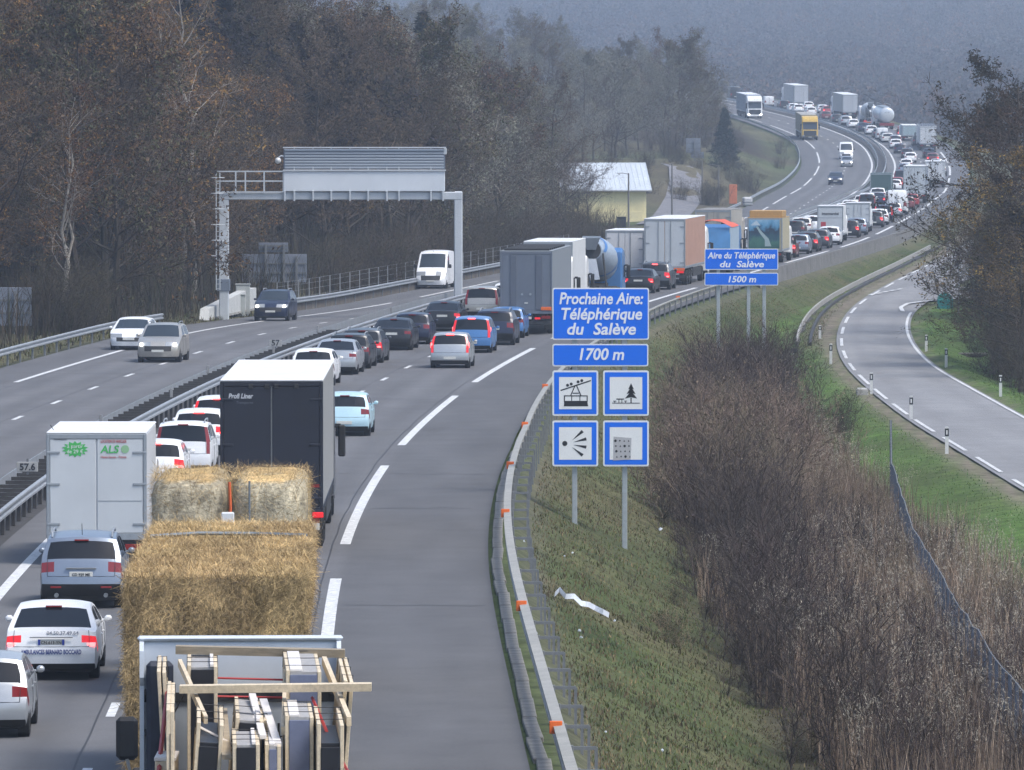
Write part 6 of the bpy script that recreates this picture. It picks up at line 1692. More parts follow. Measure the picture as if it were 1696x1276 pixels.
def plank(label, x0, x1, y, z0, z1, m, h=.16):
    a = op(x0, y, z0); b_ = op(x1, y - .25, z1)
    o = MB().add([a, b_, b_ + Vector((0, .22, 0)), a + Vector((0, .22, 0)), a + Vector((0, -.02, h)), b_ + Vector((0, -.02, h)), b_ + Vector((0, .24, h)), a + Vector((0, .24, h))], [(0,3,2,1),(4,5,6,7),(0,1,5,4),(1,2,6,5),(2,3,7,6),(3,0,4,7)]).build('plank', m)
    tag(o, label, 'plank')
plank('weathered plank lying across the load just behind the bulkhead', -.88, 1.40, -.75, 3.86, 3.82, M_woodd, .11)
plank('pale timber plank lying across the load nearer the bottom edge', -.82, 1.66, -4.7, 3.66, 3.70, M_wood, .10)
def slat(label, p0, p1, w=.05, h=.10, m=None):
    a, b_ = op(*p0), op(*p1); dv = (b_ - a).normalized(); sd = dv.cross(Vector((0, 0, 1))).normalized() * w / 2; upv = sd.cross(dv).normalized() * h / 2
    o = MB().add([a - sd - upv, a + sd - upv, a + sd + upv, a - sd + upv, b_ - sd - upv, b_ + sd - upv, b_ + sd + upv, b_ - sd + upv], [(0,1,2,3),(4,7,6,5),(0,4,5,1),(1,5,6,2),(2,6,7,3),(3,7,4,0)]).build('plank', m or M_wood); tag(o, label, 'plank')
slat('slanted pale slat leaning over the left frames', (-.82, -2.2, 3.86), (-.48, -5.9, 3.42))
slat('slanted pale slat right of the middle stack', (.58, -2.4, 3.74), (.50, -6.6, 3.34))
slat('white slat lying along the middle stack', (.14, -2.6, 3.46), (.24, -6.8, 3.28), .09, .05, M_pinkw)
slat('second white slat right of the middle stack', (.28, -3.2, 3.44), (.42, -7.2, 3.22), .10, .05, M_pinkw)
slat('slanted brown slat at the right edge of the load', (1.12, -1.2, 3.80), (1.34, -6.4, 3.44), .06, .12)
slat('brown slat wedged between the rear stacks', (-.26, -4.2, 3.40), (-.22, -7.6, 3.10), .12, .06, M_woodd)
def strapline(label, pts, m=M_redstrap, r_=.014):
    o = MB().tube([op(x, y, z) for x, y, z in pts], r_, 4).build('ratchet_strap', m); tag(o, label, 'strap')
strapline('upper red strap stretched across in front of the bulkhead', [(-.35, -.9, 3.55), (.62, -.9, 3.52)])
strapline('lower red strap stretched across in front of the bulkhead', [(-.35, -1.6, 3.36), (.62, -1.6, 3.34)])
strapline('red strap running down beside the leftmost frame', [(-.98, -2.9, 3.55), (-1.06, -6, 3.0), (-1.14, -9.5, 2.2)], r_=.03)
strapline('red strap running down at the right side of the load', [(.9, -4.7, 3.6), (1.1, -6.2, 3.2), (1.32, -8, 2.9)], r_=.022)
strapline('dark strap crossing the second frame on the left', [(-.9, -2.5, 3.2), (-.72, -1.8, 3.5), (-.4, -1.4, 3.68)], M_chas, .012)
strapline('pale rope lying across the middle stack', [(-.55, -6.2, 3.35), (-.2, -6.6, 3.2), (.2, -6.9, 3.05)], M_pinkw, .02)
g = empty('timber_box', op(-1.0, -6.5, 2.45)); tag(g, 'small pale timber box at the left wall near the bottom edge', 'box', None)
MB().box(-.13, .13, 0, .9, 0, .5, .01).build('box_body', M_wood, g); MB().box(-.14, .14, -.01, .91, .5, .55, .008).build('lid', M_pinkw, g)
# ================================================================== vegetation
M_bark = mat('bark', (.075,.062,.05), rough=.95, noise=.3, nscale=3, objrand=.3, spec=.1)
M_barkpale = mat('bark_birch', (.30,.27,.23), rough=.9, noise=.35, nscale=4, spec=.1)
M_leaf = mat('foliage', (.08,.07,.04), rough=.9, attr=True, objrand=.28, spec=.05)
def rvec(r):
    v = r.normal(size=3); return v / np.linalg.norm(v)
def gen_tree(seed, H, spread=.42, nlimb=16, trunk_frac=.25, twig_col=(.095,.068,.048), leaf_cols=None, leaf_n=0, upright=.55, r0=None, leaf_size=.16, clump=False, twig_w=.016, pale=False):
    r = np.random.default_rng(seed)
    tb = MB(); r0 = r0 or H * .013
    # trunk
    pts = [np.array([0, 0, -.6])]; k = 7
    lean = r.normal(size=2) * .03 * H
    for i in range(1, k + 1):
        f = i / k; pts.append(np.array([lean[0] * f + r.normal() * .012 * H, lean[1] * f + r.normal() * .012 * H, H * .93 * f]))
    rad = [r0 * (1 - .88 * i / k) for i in range(k + 1)]
    tb.tube(pts, rad, 6, cap=False)
    def along(f):
        q = f * k; i = min(int(q), k - 1); return pts[i] + (pts[i+1] - pts[i]) * (q - i)
    tips = []
    segs = []       # (start, dir, length) of twigs
    for i in range(nlimb):
        f = trunk_frac + (1 - trunk_frac) * ((i + r.random()) / nlimb) ** .9
        a = along(f); az = r.random() * 6.283
        ln = H * spread * (1.15 - .75 * (f - trunk_frac) / (1 - trunk_frac)) * r.uniform(.7, 1.15)
        d = np.array([math.cos(az), math.sin(az), upright * r.uniform(.6, 1.7)]); d /= np.linalg.norm(d)
        p = [a]; dd = d.copy()
        for s_ in range(4):
            dd = dd + r.normal(size=3) * .13 + np.array([0, 0, .07]); dd /= np.linalg.norm(dd); p.append(p[-1] + dd * ln / 4)
        rr = r0 * .42 * (1 - .6 * f)
        tb.tube(p, [rr, rr * .75, rr * .52, rr * .33, rr * .16], 4, cap=False)
        for j in range(7):
            g = .25 + .75 * (j + r.random()) / 7; q = g * 4; m = min(int(q), 3); b = p[m] + (p[m+1] - p[m]) * (q - m)
            d2 = (p[m+1] - p[m]) / (ln / 4) + rvec(r) * .85; d2 /= np.linalg.norm(d2); l2 = ln * r.uniform(.22, .42)
            e = b + d2 * l2 * .5; d3 = d2 + rvec(r) * .35 + np.array([0, 0, .1]); d3 /= np.linalg.norm(d3); e2 = e + d3 * l2 * .5
            tb.tube([b, e, e2], [rr * .30, rr * .2, rr * .08], 3, cap=False)
            for w in range(9):
                h = r.random(); s0 = b + (e - b) * h * 2 if h < .5 else e + (e2 - e) * (h - .5) * 2
                d4 = d3 + rvec(r) * .9; d4 /= np.linalg.norm(d4); segs.append((s0, d4, l2 * r.uniform(.25, .6)))
    S = np.array([s[0] for s in segs]); D = np.array([s[1] for s in segs]); Ln = np.array([s[2] for s in segs])[:, None]
    # every twig forks once
    E1 = S + D * Ln
    V1 = rng.normal(size=D.shape); V1 /= np.linalg.norm(V1, axis=1, keepdims=True)
    fork = [(S, E1, twig_w)]
    for kf in range(3):
        V1 = r.normal(size=D.shape); V1 /= np.linalg.norm(V1, axis=1, keepdims=True)
        D2 = D + V1 * .8; D2 /= np.linalg.norm(D2, axis=1, keepdims=True)
        s0 = S + D * Ln * r.uniform(.3, .95, (len(S), 1)); fork.append((s0, s0 + D2 * Ln * .6, twig_w * .65))
    vs, cs = [], []
    for (a, b, w) in fork:
        sd = np.cross(b - a, r.normal(size=a.shape)); sd /= np.linalg.norm(sd, axis=1, keepdims=True) + 1e-6
        vs.append(np.stack([a - sd * w, a + sd * w, b], 1).reshape(-1, 3))
        cs.append(np.repeat(np.array(twig_col)[None] * r.uniform(.7, 1.3, (len(a), 1)), 3, 0))
    if leaf_n:
        tipsP = np.concatenate([f[1] for f in fork[1:]]); idx = r.integers(0, len(tipsP), leaf_n)
        if clump: keep = vnoise(tipsP[:, 0] * 1.0, tipsP[:, 2] + tipsP[:, 1] * .7, 1.6, seed % 9) > .5; pool = np.nonzero(keep)[0]; idx = pool[r.integers(0, len(pool), leaf_n)]
        c = tipsP[idx] + r.normal(size=(leaf_n, 3)) * .12
        u = r.normal(size=(leaf_n, 3)); u /= np.linalg.norm(u, axis=1, keepdims=True); v = np.cross(u, r.normal(size=(leaf_n, 3))); v /= np.linalg.norm(v, axis=1, keepdims=True)
        sz_ = r.uniform(.5, 1.2, (leaf_n, 1)) * leaf_size
        vs.append(np.stack([c - u * sz_, c + v * sz_ * .7, c + u * sz_], 1).reshape(-1, 3))
        lc = np.array(leaf_cols)[r.integers(0, len(leaf_cols), leaf_n)] * r.uniform(.7, 1.25, (leaf_n, 1)); cs.append(np.repeat(lc, 3, 0))
    vv = np.concatenate(vs); cc = np.concatenate(cs)
    crown = np_mesh('crown', vv, np.arange(len(vv)).reshape(-1, 3), M_leaf, cc)
    return tb.mesh('trunk', M_barkpale if pale else M_bark, None, recalc=False), crown

def gen_conifer(seed, H, col=((.018,.032,.022), (.03,.04,.03), (.03,.03,.035)), wid=.2):
    r = np.random.default_rng(seed); tb = MB().tube([(0, 0, -.5), (0, 0, H * .5), (0, 0, H)], [H * .014, H * .009, .02], 6, cap=False)
    vs, cs = [], []
    n = 60
    for i in range(n):
        f = .10 + .9 * i / n; z = H * f; rad = H * wid * (1 - f) ** .85 * r.uniform(.75, 1.2) + .15
        for k in range(5):
            az = r.random() * 6.283; d = np.array([math.cos(az), math.sin(az), -.22]); 
            m = 26
            q = r.random(m) ** .7; c = np.array([0, 0, z]) + d[None] * (q * rad)[:, None] + r.normal(size=(m, 3)) * .13
            u = d[None] * .5 + r.normal(size=(m, 3)) * .6; u /= np.linalg.norm(u, axis=1, keepdims=True); v = np.cross(u, r.normal(size=(m, 3))); v /= np.linalg.norm(v, axis=1, keepdims=True)
            s_ = r.uniform(.14, .34, (m, 1)); vs.append(np.stack([c - u * s_, c + v * s_ * .35, c + u * s_], 1).reshape(-1, 3))
            cs.append(np.repeat(np.array(col)[r.integers(0, len(col), m)] * r.uniform(.6, 1.3, (m, 1)), 3, 0))
    vv = np.concatenate(vs); crown = np_mesh('crown', vv, np.arange(len(vv)).reshape(-1, 3), M_leaf, np.concatenate(cs))
    return tb.mesh('trunk', M_bark, None, recalc=False), crown

BROWN = [(.09,.065,.046), (.08,.058,.042), (.11,.074,.047)]
RUST = [(.19,.095,.034), (.14,.07,.03), (.24,.135,.042)]
OLIVE = [(.105,.103,.052), (.088,.09,.046), (.13,.115,.06)]
GREYG = [(.18,.182,.14), (.155,.158,.122), (.20,.186,.14)]
kinds = {
 'bare': [gen_tree(100 + i, 15, leaf_cols=BROWN, leaf_n=6500, leaf_size=.10, trunk_frac=.10, nlimb=20) for i in range(3)],
 'rust': [gen_tree(120 + i, 15, leaf_cols=RUST + BROWN, leaf_n=12000, leaf_size=.11, clump=True, trunk_frac=.10, nlimb=20) for i in range(2)],
 'olive': [gen_tree(140 + i, 14, leaf_cols=OLIVE + BROWN, leaf_n=12000, leaf_size=.12, clump=True, spread=.46, trunk_frac=.08, nlimb=20) for i in range(2)],
 'grey': [gen_tree(160 + i, 14, leaf_cols=GREYG, leaf_n=12000, leaf_size=.11, spread=.48, twig_col=(.18,.165,.14), trunk_frac=.08, nlimb=20) for i in range(2)],
 'birch': [gen_tree(180 + i, 16, leaf_cols=RUST, leaf_n=1500, leaf_size=.12, spread=.3, upright=1.1, nlimb=14, r0=.15, twig_col=(.13,.09,.06), pale=True) for i in range(1)],
 'conifer': [gen_conifer(200 + i, 16) for i in range(2)],
 'leafy': [gen_tree(210 + i, 14, leaf_cols=[(.045,.035,.04), (.035,.032,.03), (.05,.045,.03)], leaf_n=12000, leaf_size=.2, clump=True) for i in range(1)],
}
LAB = {'bare': ('bare_tree', 'bare brown tree in the dense wood on the left slope', 'bare trees in the wood'), 'rust': ('autumn_tree', 'tree with thin rust brown autumn leaves in the wood on the left', 'rust brown trees in the wood'),
 'olive': ('autumn_tree', 'tree with dull olive leaves in the wood on the left', 'olive trees in the wood'), 'grey': ('bare_tree', 'pale grey twiggy tree in the wood behind the gantry', 'grey twiggy trees in the wood'),
 'birch': ('birch_tree', 'slender pale trunked birch in the wood on the upper left', 'birches in the wood'), 'conifer': ('conifer_tree', 'dark conifer standing among the bare trees', 'conifers in the wood'), 'leafy': ('dark_leaved_tree', 'dark leaved tree in the wood left of the gantry sign', 'dark leaved trees in the wood')}
def plant(kind, x, d, H, label=None, group=None, name=None, var=None, dz=0.0):
    vs = kinds[kind]; tm, cm = vs[random.randrange(len(vs)) if var is None else var]
    base = {'bare': 15, 'rust': 15, 'olive': 14, 'grey': 14, 'birch': 16, 'conifer': 16, 'leafy': 14}[kind]
    z = gz(x, d) + dz; s = H / base
    g = empty(name or LAB[kind][0], (x, d, z), random.random() * 6.28); g.scale = (s * random.uniform(.9, 1.12), s * random.uniform(.9, 1.12), s)
    zn = PW/2 + FPX * x / d
    where = next(w for lim, w in ((110, 'at the far left edge'), (350, 'left of the gantry'), (470, 'behind the gantry column'), (760, 'behind the gantry sign'), (950, 'between gantry and yellow house'), (1120, 'behind the yellow house'), (9999, 'beyond the gravel track')) if zn < lim)
    kn = {'bare': 'bare brown tree', 'rust': 'tree with thin rust brown leaves', 'olive': 'tree with dull olive leaves', 'grey': 'pale grey twiggy tree', 'birch': 'slender birch', 'conifer': 'dark conifer', 'leafy': 'dark leaved tree'}[kind]
    tag(g, label or '%s in the dense wood %s' % (kn, where), 'tree', group or '%s %s' % (LAB[kind][2], where))
    link('trunk', tm, g); link('crown', cm, g)
    return g
random.seed(11)
# wood along the left carriageway
npl = 0
def wood(d0, d1, u0, u1, sp, mix, hr, jit=.5, maxn=999):
    global npl
    d = d0
    while d < d1:
        u = u0 + random.random() * sp
        while u < u1:
            dd = d + random.uniform(-jit, jit) * sp; x = float(C(dd)) + TL - u
            px = PW/2 + FPX * x / dd
            if (dd < 735 and px > 915) or (dd < 352 and px < 80) or (dd < 442 and 385 < px < 520): u += sp; continue
            if -140 < px < 1330 and npl < 460:
                kd = random.choices(list(mix), list(mix.values()))[0]
                plant(kd, x, dd, random.uniform(*hr)); npl += 1
            u += sp * random.uniform(.8, 1.35) * (1 + u / 60)
        d += sp * random.uniform(.9, 1.3)
wood(288, 385, 4.5, 24, 4.0, dict(bare=4, rust=4.5, olive=2, birch=.7), (11, 18))
wood(385, 520, 5.5, 32, 4.6, dict(bare=5, rust=1.2, olive=2, leafy=.5, conifer=.15), (10, 17))
wood(520, 690, 6.5, 55, 6.4, dict(bare=2.5, grey=3.5, olive=2.5, rust=.8), (9, 15))
wood(690, 860, 27, 70, 8, dict(bare=2, grey=4, olive=2, rust=.6), (10, 15))
wood(860, 1130, 20, 60, 10, dict(bare=2, grey=3, olive=1.5), (8, 13))
# trees that can be picked out
def plant_px(kind, px, d, top_py, label, **kw):
    x = (px - PW/2) * d / FPX; z = gz(x, d); zt = CAMH - (top_py - HOR) * d / FPX
    return plant(kind, x, d, max(4, zt - z), label, **kw)
for (px, d, top) in ((232, 402, -30), (255, 410, 10), (318, 415, -60), (180, 392, 30), (300, 420, 20)): plant_px('birch', px, d, top, 'slender pale trunked birch in the wood on the upper left')
plant_px('rust', 395, 434, 128, 'orange brown autumn tree just left of the gantry camera', name='autumn_tree', group='rust brown trees in the wood', var=1)
plant_px('leafy', 545, 472, 48, 'dark purplish leaved tree rising behind the gantry sign', name='dark_leaved_tree')
plant_px('leafy', 605, 492, 120, 'dark leaved tree right of the tall purplish tree behind the gantry', name='dark_leaved_tree')
plant_px('conifer', 640, 560, 10, 'dark blue-green conifer behind the wood above the gantry')
plant_px('conifer', 700, 600, 20, 'second dark conifer right of the first above the gantry')
plant_px('grey', 690, 520, 60, 'pale rounded grey tree above the gantry sign', group='grey twiggy trees in the wood')
for i, (px, dd, w) in enumerate(((1200, 905, .32), )):
    t_, c_ = gen_conifer(260, 10, wid=.30)
    x = (px - PW/2) * dd / FPX; g = empty('pine_tree', (x, dd, gz(x, dd)), .4); tag(g, 'dark pine standing alone between the gravel track and the far bank', 'tree'); link('trunk', t_, g); link('crown', c_, g)
    g.scale = (.85, .85, .80)
for (px, d, top) in ((938, 712, 250), (958, 716, 262), (975, 713, 270), (925, 722, 240)): plant_px('bare', px, d, top, 'thin bare tree standing in front of the yellow house', group='thin bare trees before the yellow house')

for (px, d, top, kd) in ((1098, 930, 95, 'grey'), (1120, 950, 70, 'olive'), (1140, 965, 88, 'grey'), (1152, 990, 105, 'bare'), (1166, 1010, 120, 'olive'), (1178, 1030, 132, 'bare'), (1130, 1000, 60, 'grey'), (1108, 980, 62, 'bare'), (1172, 975, 150, 'olive'), (1186, 1000, 150, 'grey'), (1160, 940, 150, 'olive')):
    plant_px(kd, px, d, top, None)
# ---- the tall tree on the right and its neighbours
def plant_right(kind, px, d, top, label, sx_=1.0, **kw):
    g = plant_px(kind, px, d, top, label, **kw); g.scale = (g.scale[0] * sx_, g.scale[1] * sx_, g.scale[2]); return g
rt, rc = gen_tree(301, 15, spread=.50, nlimb=24, trunk_frac=.16, leaf_cols=[(.06,.05,.04), (.075,.058,.042)], leaf_n=9000, leaf_size=.13, clump=True, upright=.35, r0=.26, twig_w=.02, twig_col=(.06,.05,.042))
kinds['right'] = [(rt, rc)]
def plantR(px, d, top, label, s=1.0, rot=0.0, kind='right'):
    x = (px - PW/2) * d / FPX; z = gz(x, d); H = CAMH - (top - HOR) * d / FPX - z
    tm, cm = kinds[kind][0]; g = empty('bare_tree', (x, d, z), rot); k = H / (15 if kind != 'olive' else 14); g.scale = (k * s, k * s, k); tag(g, label, 'tree'); link('trunk', tm, g); link('crown', cm, g)
plantR(1668, 398, 112, 'tall dark bare tree at the right edge reaching over the motorway', 1.0, 2.1)
plantR(1700, 385, 135, 'bare tree cut off by the right edge behind the tall dark one', 1.1, 4.0, 'bare')
plantR(1702, 420, 170, 'dark tree filling the right edge between the two bare trees', 1.2, .8)
plantR(1725, 360, 230, 'brown autumn tree at the right edge, lowest of the group', 1.3, .3, 'rust')
plantR(1672, 372, 330, 'small dense tree under the tall right tree', 1.2, 1.3, 'olive')
plantR(1695, 365, 300, 'dense dark tree in front of the tall right tree', 1.3, 2.2)
plantR(1690, 350, 380, 'low brown tree on the bank at the right edge', 1.4, 5.3, 'bare')

# ---- shrubs
def gen_shrub(seed, H, n_stem=26, col=(.20,.15,.105), leaf_cols=None, leaf_n=0, spread=.55):
    r = np.random.default_rng(seed); A, B, Wd = [], [], []
    for i in range(n_stem):
        a = np.array([r.normal() * .18 * H, r.normal() * .18 * H, -.1]); az = r.random() * 6.283; d = np.array([math.cos(az) * spread * r.random(), math.sin(az) * spread * r.random(), 1]); d /= np.linalg.norm(d)
        ln = H * r.uniform(.6, 1.05); p = a
        for s_ in range(4):
            q = p + d * ln / 4; A.append(p); B.append(q); Wd.append(.016 - .003 * s_)
            for k in range(5):
                f = r.random(); b = p + (q - p) * f; e = d + rvec(r) * .7; e /= np.linalg.norm(e); l2 = ln * r.uniform(.10, .28); A.append(b); B.append(b + e * l2); Wd.append(.008)
                for k2 in range(3): g_ = e + rvec(r) * .8; b2 = b + e * l2 * r.random(); A.append(b2); B.append(b2 + g_ * l2 * .5); Wd.append(.005)
            d = d + rvec(r) * .14; d /= np.linalg.norm(d); p = q
    A, B, Wd = np.array(A), np.array(B), np.array(Wd)[:, None]
    sd = np.cross(B - A, r.normal(size=A.shape)); sd /= np.linalg.norm(sd, axis=1, keepdims=True) + 1e-6
    vs = [np.stack([A - sd * Wd, A + sd * Wd, B], 1).reshape(-1, 3)]; cs = [np.repeat(np.array(col)[None] * r.uniform(.6, 1.4, (len(A), 1)), 3, 0)]
    if leaf_n:
        c = B[r.integers(0, len(B), leaf_n)] + r.normal(size=(leaf_n, 3)) * .06; u = r.normal(size=(leaf_n, 3)); u /= np.linalg.norm(u, axis=1, keepdims=True); v = np.cross(u, r.normal(size=(leaf_n, 3))); v /= np.linalg.norm(v, axis=1, keepdims=True)
        s_ = r.uniform(.014, .04, (leaf_n, 1)); vs.append(np.stack([c - u * s_, c + v * s_, c + u * s_], 1).reshape(-1, 3)); cs.append(np.repeat(np.array(leaf_cols)[r.integers(0, len(leaf_cols), leaf_n)] * r.uniform(.7, 1.3, (leaf_n, 1)), 3, 0))
    vv = np.concatenate(vs); return np_mesh('shrub', vv, np.arange(len(vv)).reshape(-1, 3), M_leaf, np.concatenate(cs))
SHR = [gen_shrub(400 + i, 2.8, leaf_cols=[(.20,.17,.12), (.14,.12,.085), (.30,.26,.2)], leaf_n=900) for i in range(4)]
SHD = [gen_shrub(460 + i, 2.8, col=(.075,.058,.052), leaf_cols=[(.10,.08,.07)], leaf_n=200, n_stem=34) for i in range(2)]
SHG = [gen_shrub(420 + i, 2.2, leaf_cols=[(.06,.07,.03), (.05,.055,.03)], leaf_n=2600, spread=.9) for i in range(2)]
SHL = [gen_shrub(440 + i, 3.0, col=(.07,.055,.042), leaf_cols=[(.07,.06,.037), (.058,.06,.033), (.095,.07,.04)], leaf_n=3200, spread=.8, n_stem=34) for i in range(3)]
random.seed(21)
def shrub(meshes, x, d, s, label, group, nm='bare_shrub'):
    o = link(nm, random.choice(meshes), None, (x, d, gz(x, d) - .05), random.random() * 6.28); o.scale = (s * random.uniform(.85, 1.3), s * random.uniform(.85, 1.3), s * random.uniform(.85, 1.15)); tag(o, label, 'shrub', group)
ns = 0
for i in range(1100):
    d = random.uniform(132, 332); ur_ = random.uniform(4.6, 15)
    x = float(C(d)) + float(tR(d)) + .35 + ur_
    if x > float(SL(d)) - 6.2 or ns > 205: continue
    edge = 4.6 + 1.6 * float(vnoise(d, 3, 14, 3))
    if ur_ < edge: continue
    if d < 160 and ur_ < 6.4: continue
    dark = float(vnoise(x, d * .4, 9, 5)) > .55
    shrub(SHD if dark else SHR, x, d, random.uniform(.7, 1.3) * (.62 if x > 7.5 else 1), 'leafless brown shrub in the thicket below the motorway bank', 'shrubs of the thicket below the bank'); ns += 1
for i in range(60):
    d = random.uniform(200, 470); x = float(SR(d)) + random.uniform(5.5, 16)
    if d < 300 and x < 24.5: continue
    shrub(SHL, x, d, random.uniform(.8, 1.4), 'dark shrub on the bank right of the minor road', 'shrubs right of the minor road', 'tangled_shrub')
for i in range(170):
    d = random.uniform(285, 690); x = float(C(d)) + TL - random.uniform(2.4, 6.5)
    if 380 < d < 445: x -= 4.5
    px = PW/2 + FPX * x / d
    if (d > 600 and px > 960) or (d < 350 and px < 75) or (d < 442 and 385 < px < 520): continue
    shrub(SHL, x, d, random.uniform(.7, 1.3), 'tangled shrub at the foot of the wood behind the left guardrail', 'shrubs at the edge of the wood', 'tangled_shrub')
for (px, d, s, lab) in ((1362, 300, .55, 'low dark bush on the grass verge, left one'), (1392, 302, .6, 'low dark bush on the grass verge, right one'), (1395, 285, .6, 'low dark bush on the grass verge, nearest one'), (1215, 880, 1.2, 'round bush beside the dark pine'), (1245, 860, 1.0, 'small bush on the far bank'), (1180, 800, 1.0, 'small bush by the gravel track')):
    x = (px - PW/2) * d / FPX; shrub(SHL, x, d, s, lab, None, 'low_bush')

random.seed(33)
for i in range(46):
    d = random.uniform(790, 1080); x = float(C(d)) + TL - random.uniform(2.5, 24)
    shrub(SHL, x, d, random.uniform(.5, 1.0), 'small brown bush on the grassy bank inside the far bend', 'bushes on the bank inside the far bend', 'low_bush')
for i in range(46):
    px = random.uniform(1640, 1750); d = random.uniform(352, 470); x = (px - PW/2) * d / FPX
    if x < float(SR(d)) + 4.6: continue
    shrub(SHL, x, d, random.uniform(.9, 1.9), 'dark shrub on the bank right of the minor road', 'shrubs right of the minor road', 'tangled_shrub')
for i in range(22):
    px = random.uniform(1655, 1735); d = random.uniform(325, 372); x = (px - PW/2) * d / FPX
    if x < float(SR(d)) + 2.6: continue
    shrub(SHL, x, d, random.uniform(.7, 1.3), 'dark shrub on the bank right of the minor road', 'shrubs right of the minor road', 'tangled_shrub')
for i in range(30):
    d = random.uniform(135, 300); x = float(C(d)) + float(tR(d)) + .35 + random.uniform(3.6, 5.6)
    if d < 165: x += 1.2
    shrub(SHG, x, d, random.uniform(.25, .5), 'low green bramble at the edge between bank grass and thicket', 'green brambles at the thicket edge', 'green_bramble')
SHX = [gen_shrub(480 + i, 2.8, col=(.15,.112,.085), leaf_cols=[(.19,.145,.105), (.14,.105,.08)], leaf_n=1200, n_stem=36, spread=.8) for i in range(2)]
for i in range(34):
    px = random.uniform(1150, 1280); d = random.uniform(225, 312); x = (px - PW/2) * d / FPX
    if x < float(C(d)) + float(tR(d)) + 4.3: continue
    shrub(SHX, x, d, random.uniform(.95, 1.5), 'tall brown bush between the two blue signs', 'tall bushes between the blue signs', 'tall_bush')
for i in range(26):
    px = random.uniform(1165, 1290); d = random.uniform(285, 322); x = (px - PW/2) * d / FPX
    shrub(SHD, x, d, random.uniform(1.0, 1.5), 'tall dark bush in front of the smaller blue sign', 'tall bushes before the smaller blue sign', 'tall_bush')
# ---- uncountable growth: stuff
def blades(name, label, cat, n, sampler, hr, wr, cols, lean=.35, seed=1, seedhead=None):
    r = np.random.default_rng(seed); X, D_ = sampler(r, n); n = len(X); Z = ground_z(X, D_)
    P = np.stack([X, D_, Z - .02], -1); h = r.uniform(*hr, (n, 1)); w = r.uniform(*wr, (n, 1))
    az = r.random(n) * 6.283; sd = np.stack([np.cos(az), np.sin(az), 0 * az], -1); ln = np.stack([r.normal(size=n), r.normal(size=n), 0 * az], -1) * lean
    top = P + np.array([0, 0, 1]) * h + ln * h
    mid = P + np.array([0, 0, .55]) * h + ln * h * .35
    vs = np.stack([P - sd * w, P + sd * w, mid + sd * w * .7, top, mid - sd * w * .7], 1).reshape(-1, 3)
    f = np.arange(n)[:, None] * 5
    fc = np.concatenate([f + np.array([[0, 1, 2]]), f + np.array([[0, 2, 4]]), f + np.array([[4, 2, 3]])])
    tone = (.65 + .7 * vnoise(X, D_ * .6, 2.6, 9))[:, None]
    c = np.array(cols)[r.integers(0, len(cols), n)] * r.uniform(.7, 1.3, (n, 1)) * tone
    if seedhead is not None:
        k = r.random(n) < seedhead[0]; c[k] = np.array(seedhead[1]) * r.uniform(.7, 1.2, (k.sum(), 1))
    o = link(name, np_mesh(name, vs, fc, M_leaf, np.repeat(c, 5, 0))); tag(o, label, cat, kind='stuff')
def bank(r, n):
    d = 118 + 310 * r.random(n) ** 1.5; u = r.uniform(.35, 7.5, n); x = C(d) + tR(d) + .35 + u; k = x < SL(d) - .8
    return x[k], d[k]
blades('bank_grass', 'rough green and straw coloured grass on the motorway bank', 'grass', 90000, bank, (.03, .14), (.008, .02), [(.07,.092,.03), (.11,.105,.05), (.17,.14,.075), (.065,.078,.028), (.14,.11,.065), (.10,.075,.05)], seed=2)
def meadow_s(r, n):
    d = r.uniform(200, 560, n); x = SL(d) - r.uniform(.7, 7.0, n); k = x > C(d) + tR(d) + .8
    x2 = SR(d) + r.uniform(.5, 7, n); sel = (r.random(n) < .35) & (d < 425); x = np.where(sel, x2, x); k = k | sel
    return x[k], d[k]
blades('verge_grass', 'short green grass on the verges of the minor road', 'grass', 45000, meadow_s, (.03, .10), (.008, .02), [(.065,.13,.025), (.08,.14,.03), (.10,.11,.045)], seed=3)
def reeds(r, n):
    d = 128 + 215 * r.random(n) ** 1.2; u = r.uniform(4.8, 16, n); x = C(d) + tR(d) + .35 + u; dens = vnoise(x, d * .5, 5, 6)
    k = (x < SL(d) - 5.0) & (dens > .22) & (u > 4.8 + 1.4 * vnoise(d, 3, 14, 3)) & ~((d < 165) & (u < 6.0))
    return x[k], d[k]
blades('dry_reeds', 'dense dry brown reeds and weeds filling the hollow beside the bank', 'reeds', 52000, reeds, (.7, 2.2), (.006, .014), [(.22,.165,.11), (.16,.12,.085), (.30,.235,.16), (.38,.31,.22)], lean=.12, seed=4)
def plumes_s(r, n):
    x, d = reeds(r, n * 2); k = (x > 5) & (vnoise(x, d * .4, 7, 2) > .45); return x[k][:n], d[k][:n]
r_ = np.random.default_rng(77); px_, pd_ = plumes_s(r_, 5200); pz_ = ground_z(px_, pd_) + r_.uniform(1.2, 2.1, len(px_))
nP = len(px_); c0 = np.stack([px_, pd_, pz_], -1); vs, cs = [], []
for k in range(9):
    q = c0 + r_.normal(size=(nP, 3)) * np.array([.04, .04, .11]); u = r_.normal(size=(nP, 3)) * np.array([.5, .5, 1]); u /= np.linalg.norm(u, axis=1, keepdims=True); v = np.cross(u, r_.normal(size=(nP, 3))); v /= np.linalg.norm(v, axis=1, keepdims=True)
    vs.append(np.stack([q - u * .045, q + v * .012, q + u * .045], 1).reshape(-1, 3)); cs.append(np.repeat(np.array([[.38,.335,.275]]) * r_.uniform(.5, 1.15, (nP, 1)), 3, 0))
vv = np.concatenate(vs); o = link('reed_plumes', np_mesh('reed_plumes', vv, np.arange(len(vv)).reshape(-1, 3), M_leaf, np.concatenate(cs))); tag(o, 'pale feathery seed heads scattered over the dry reeds', 'reeds', kind='stuff')
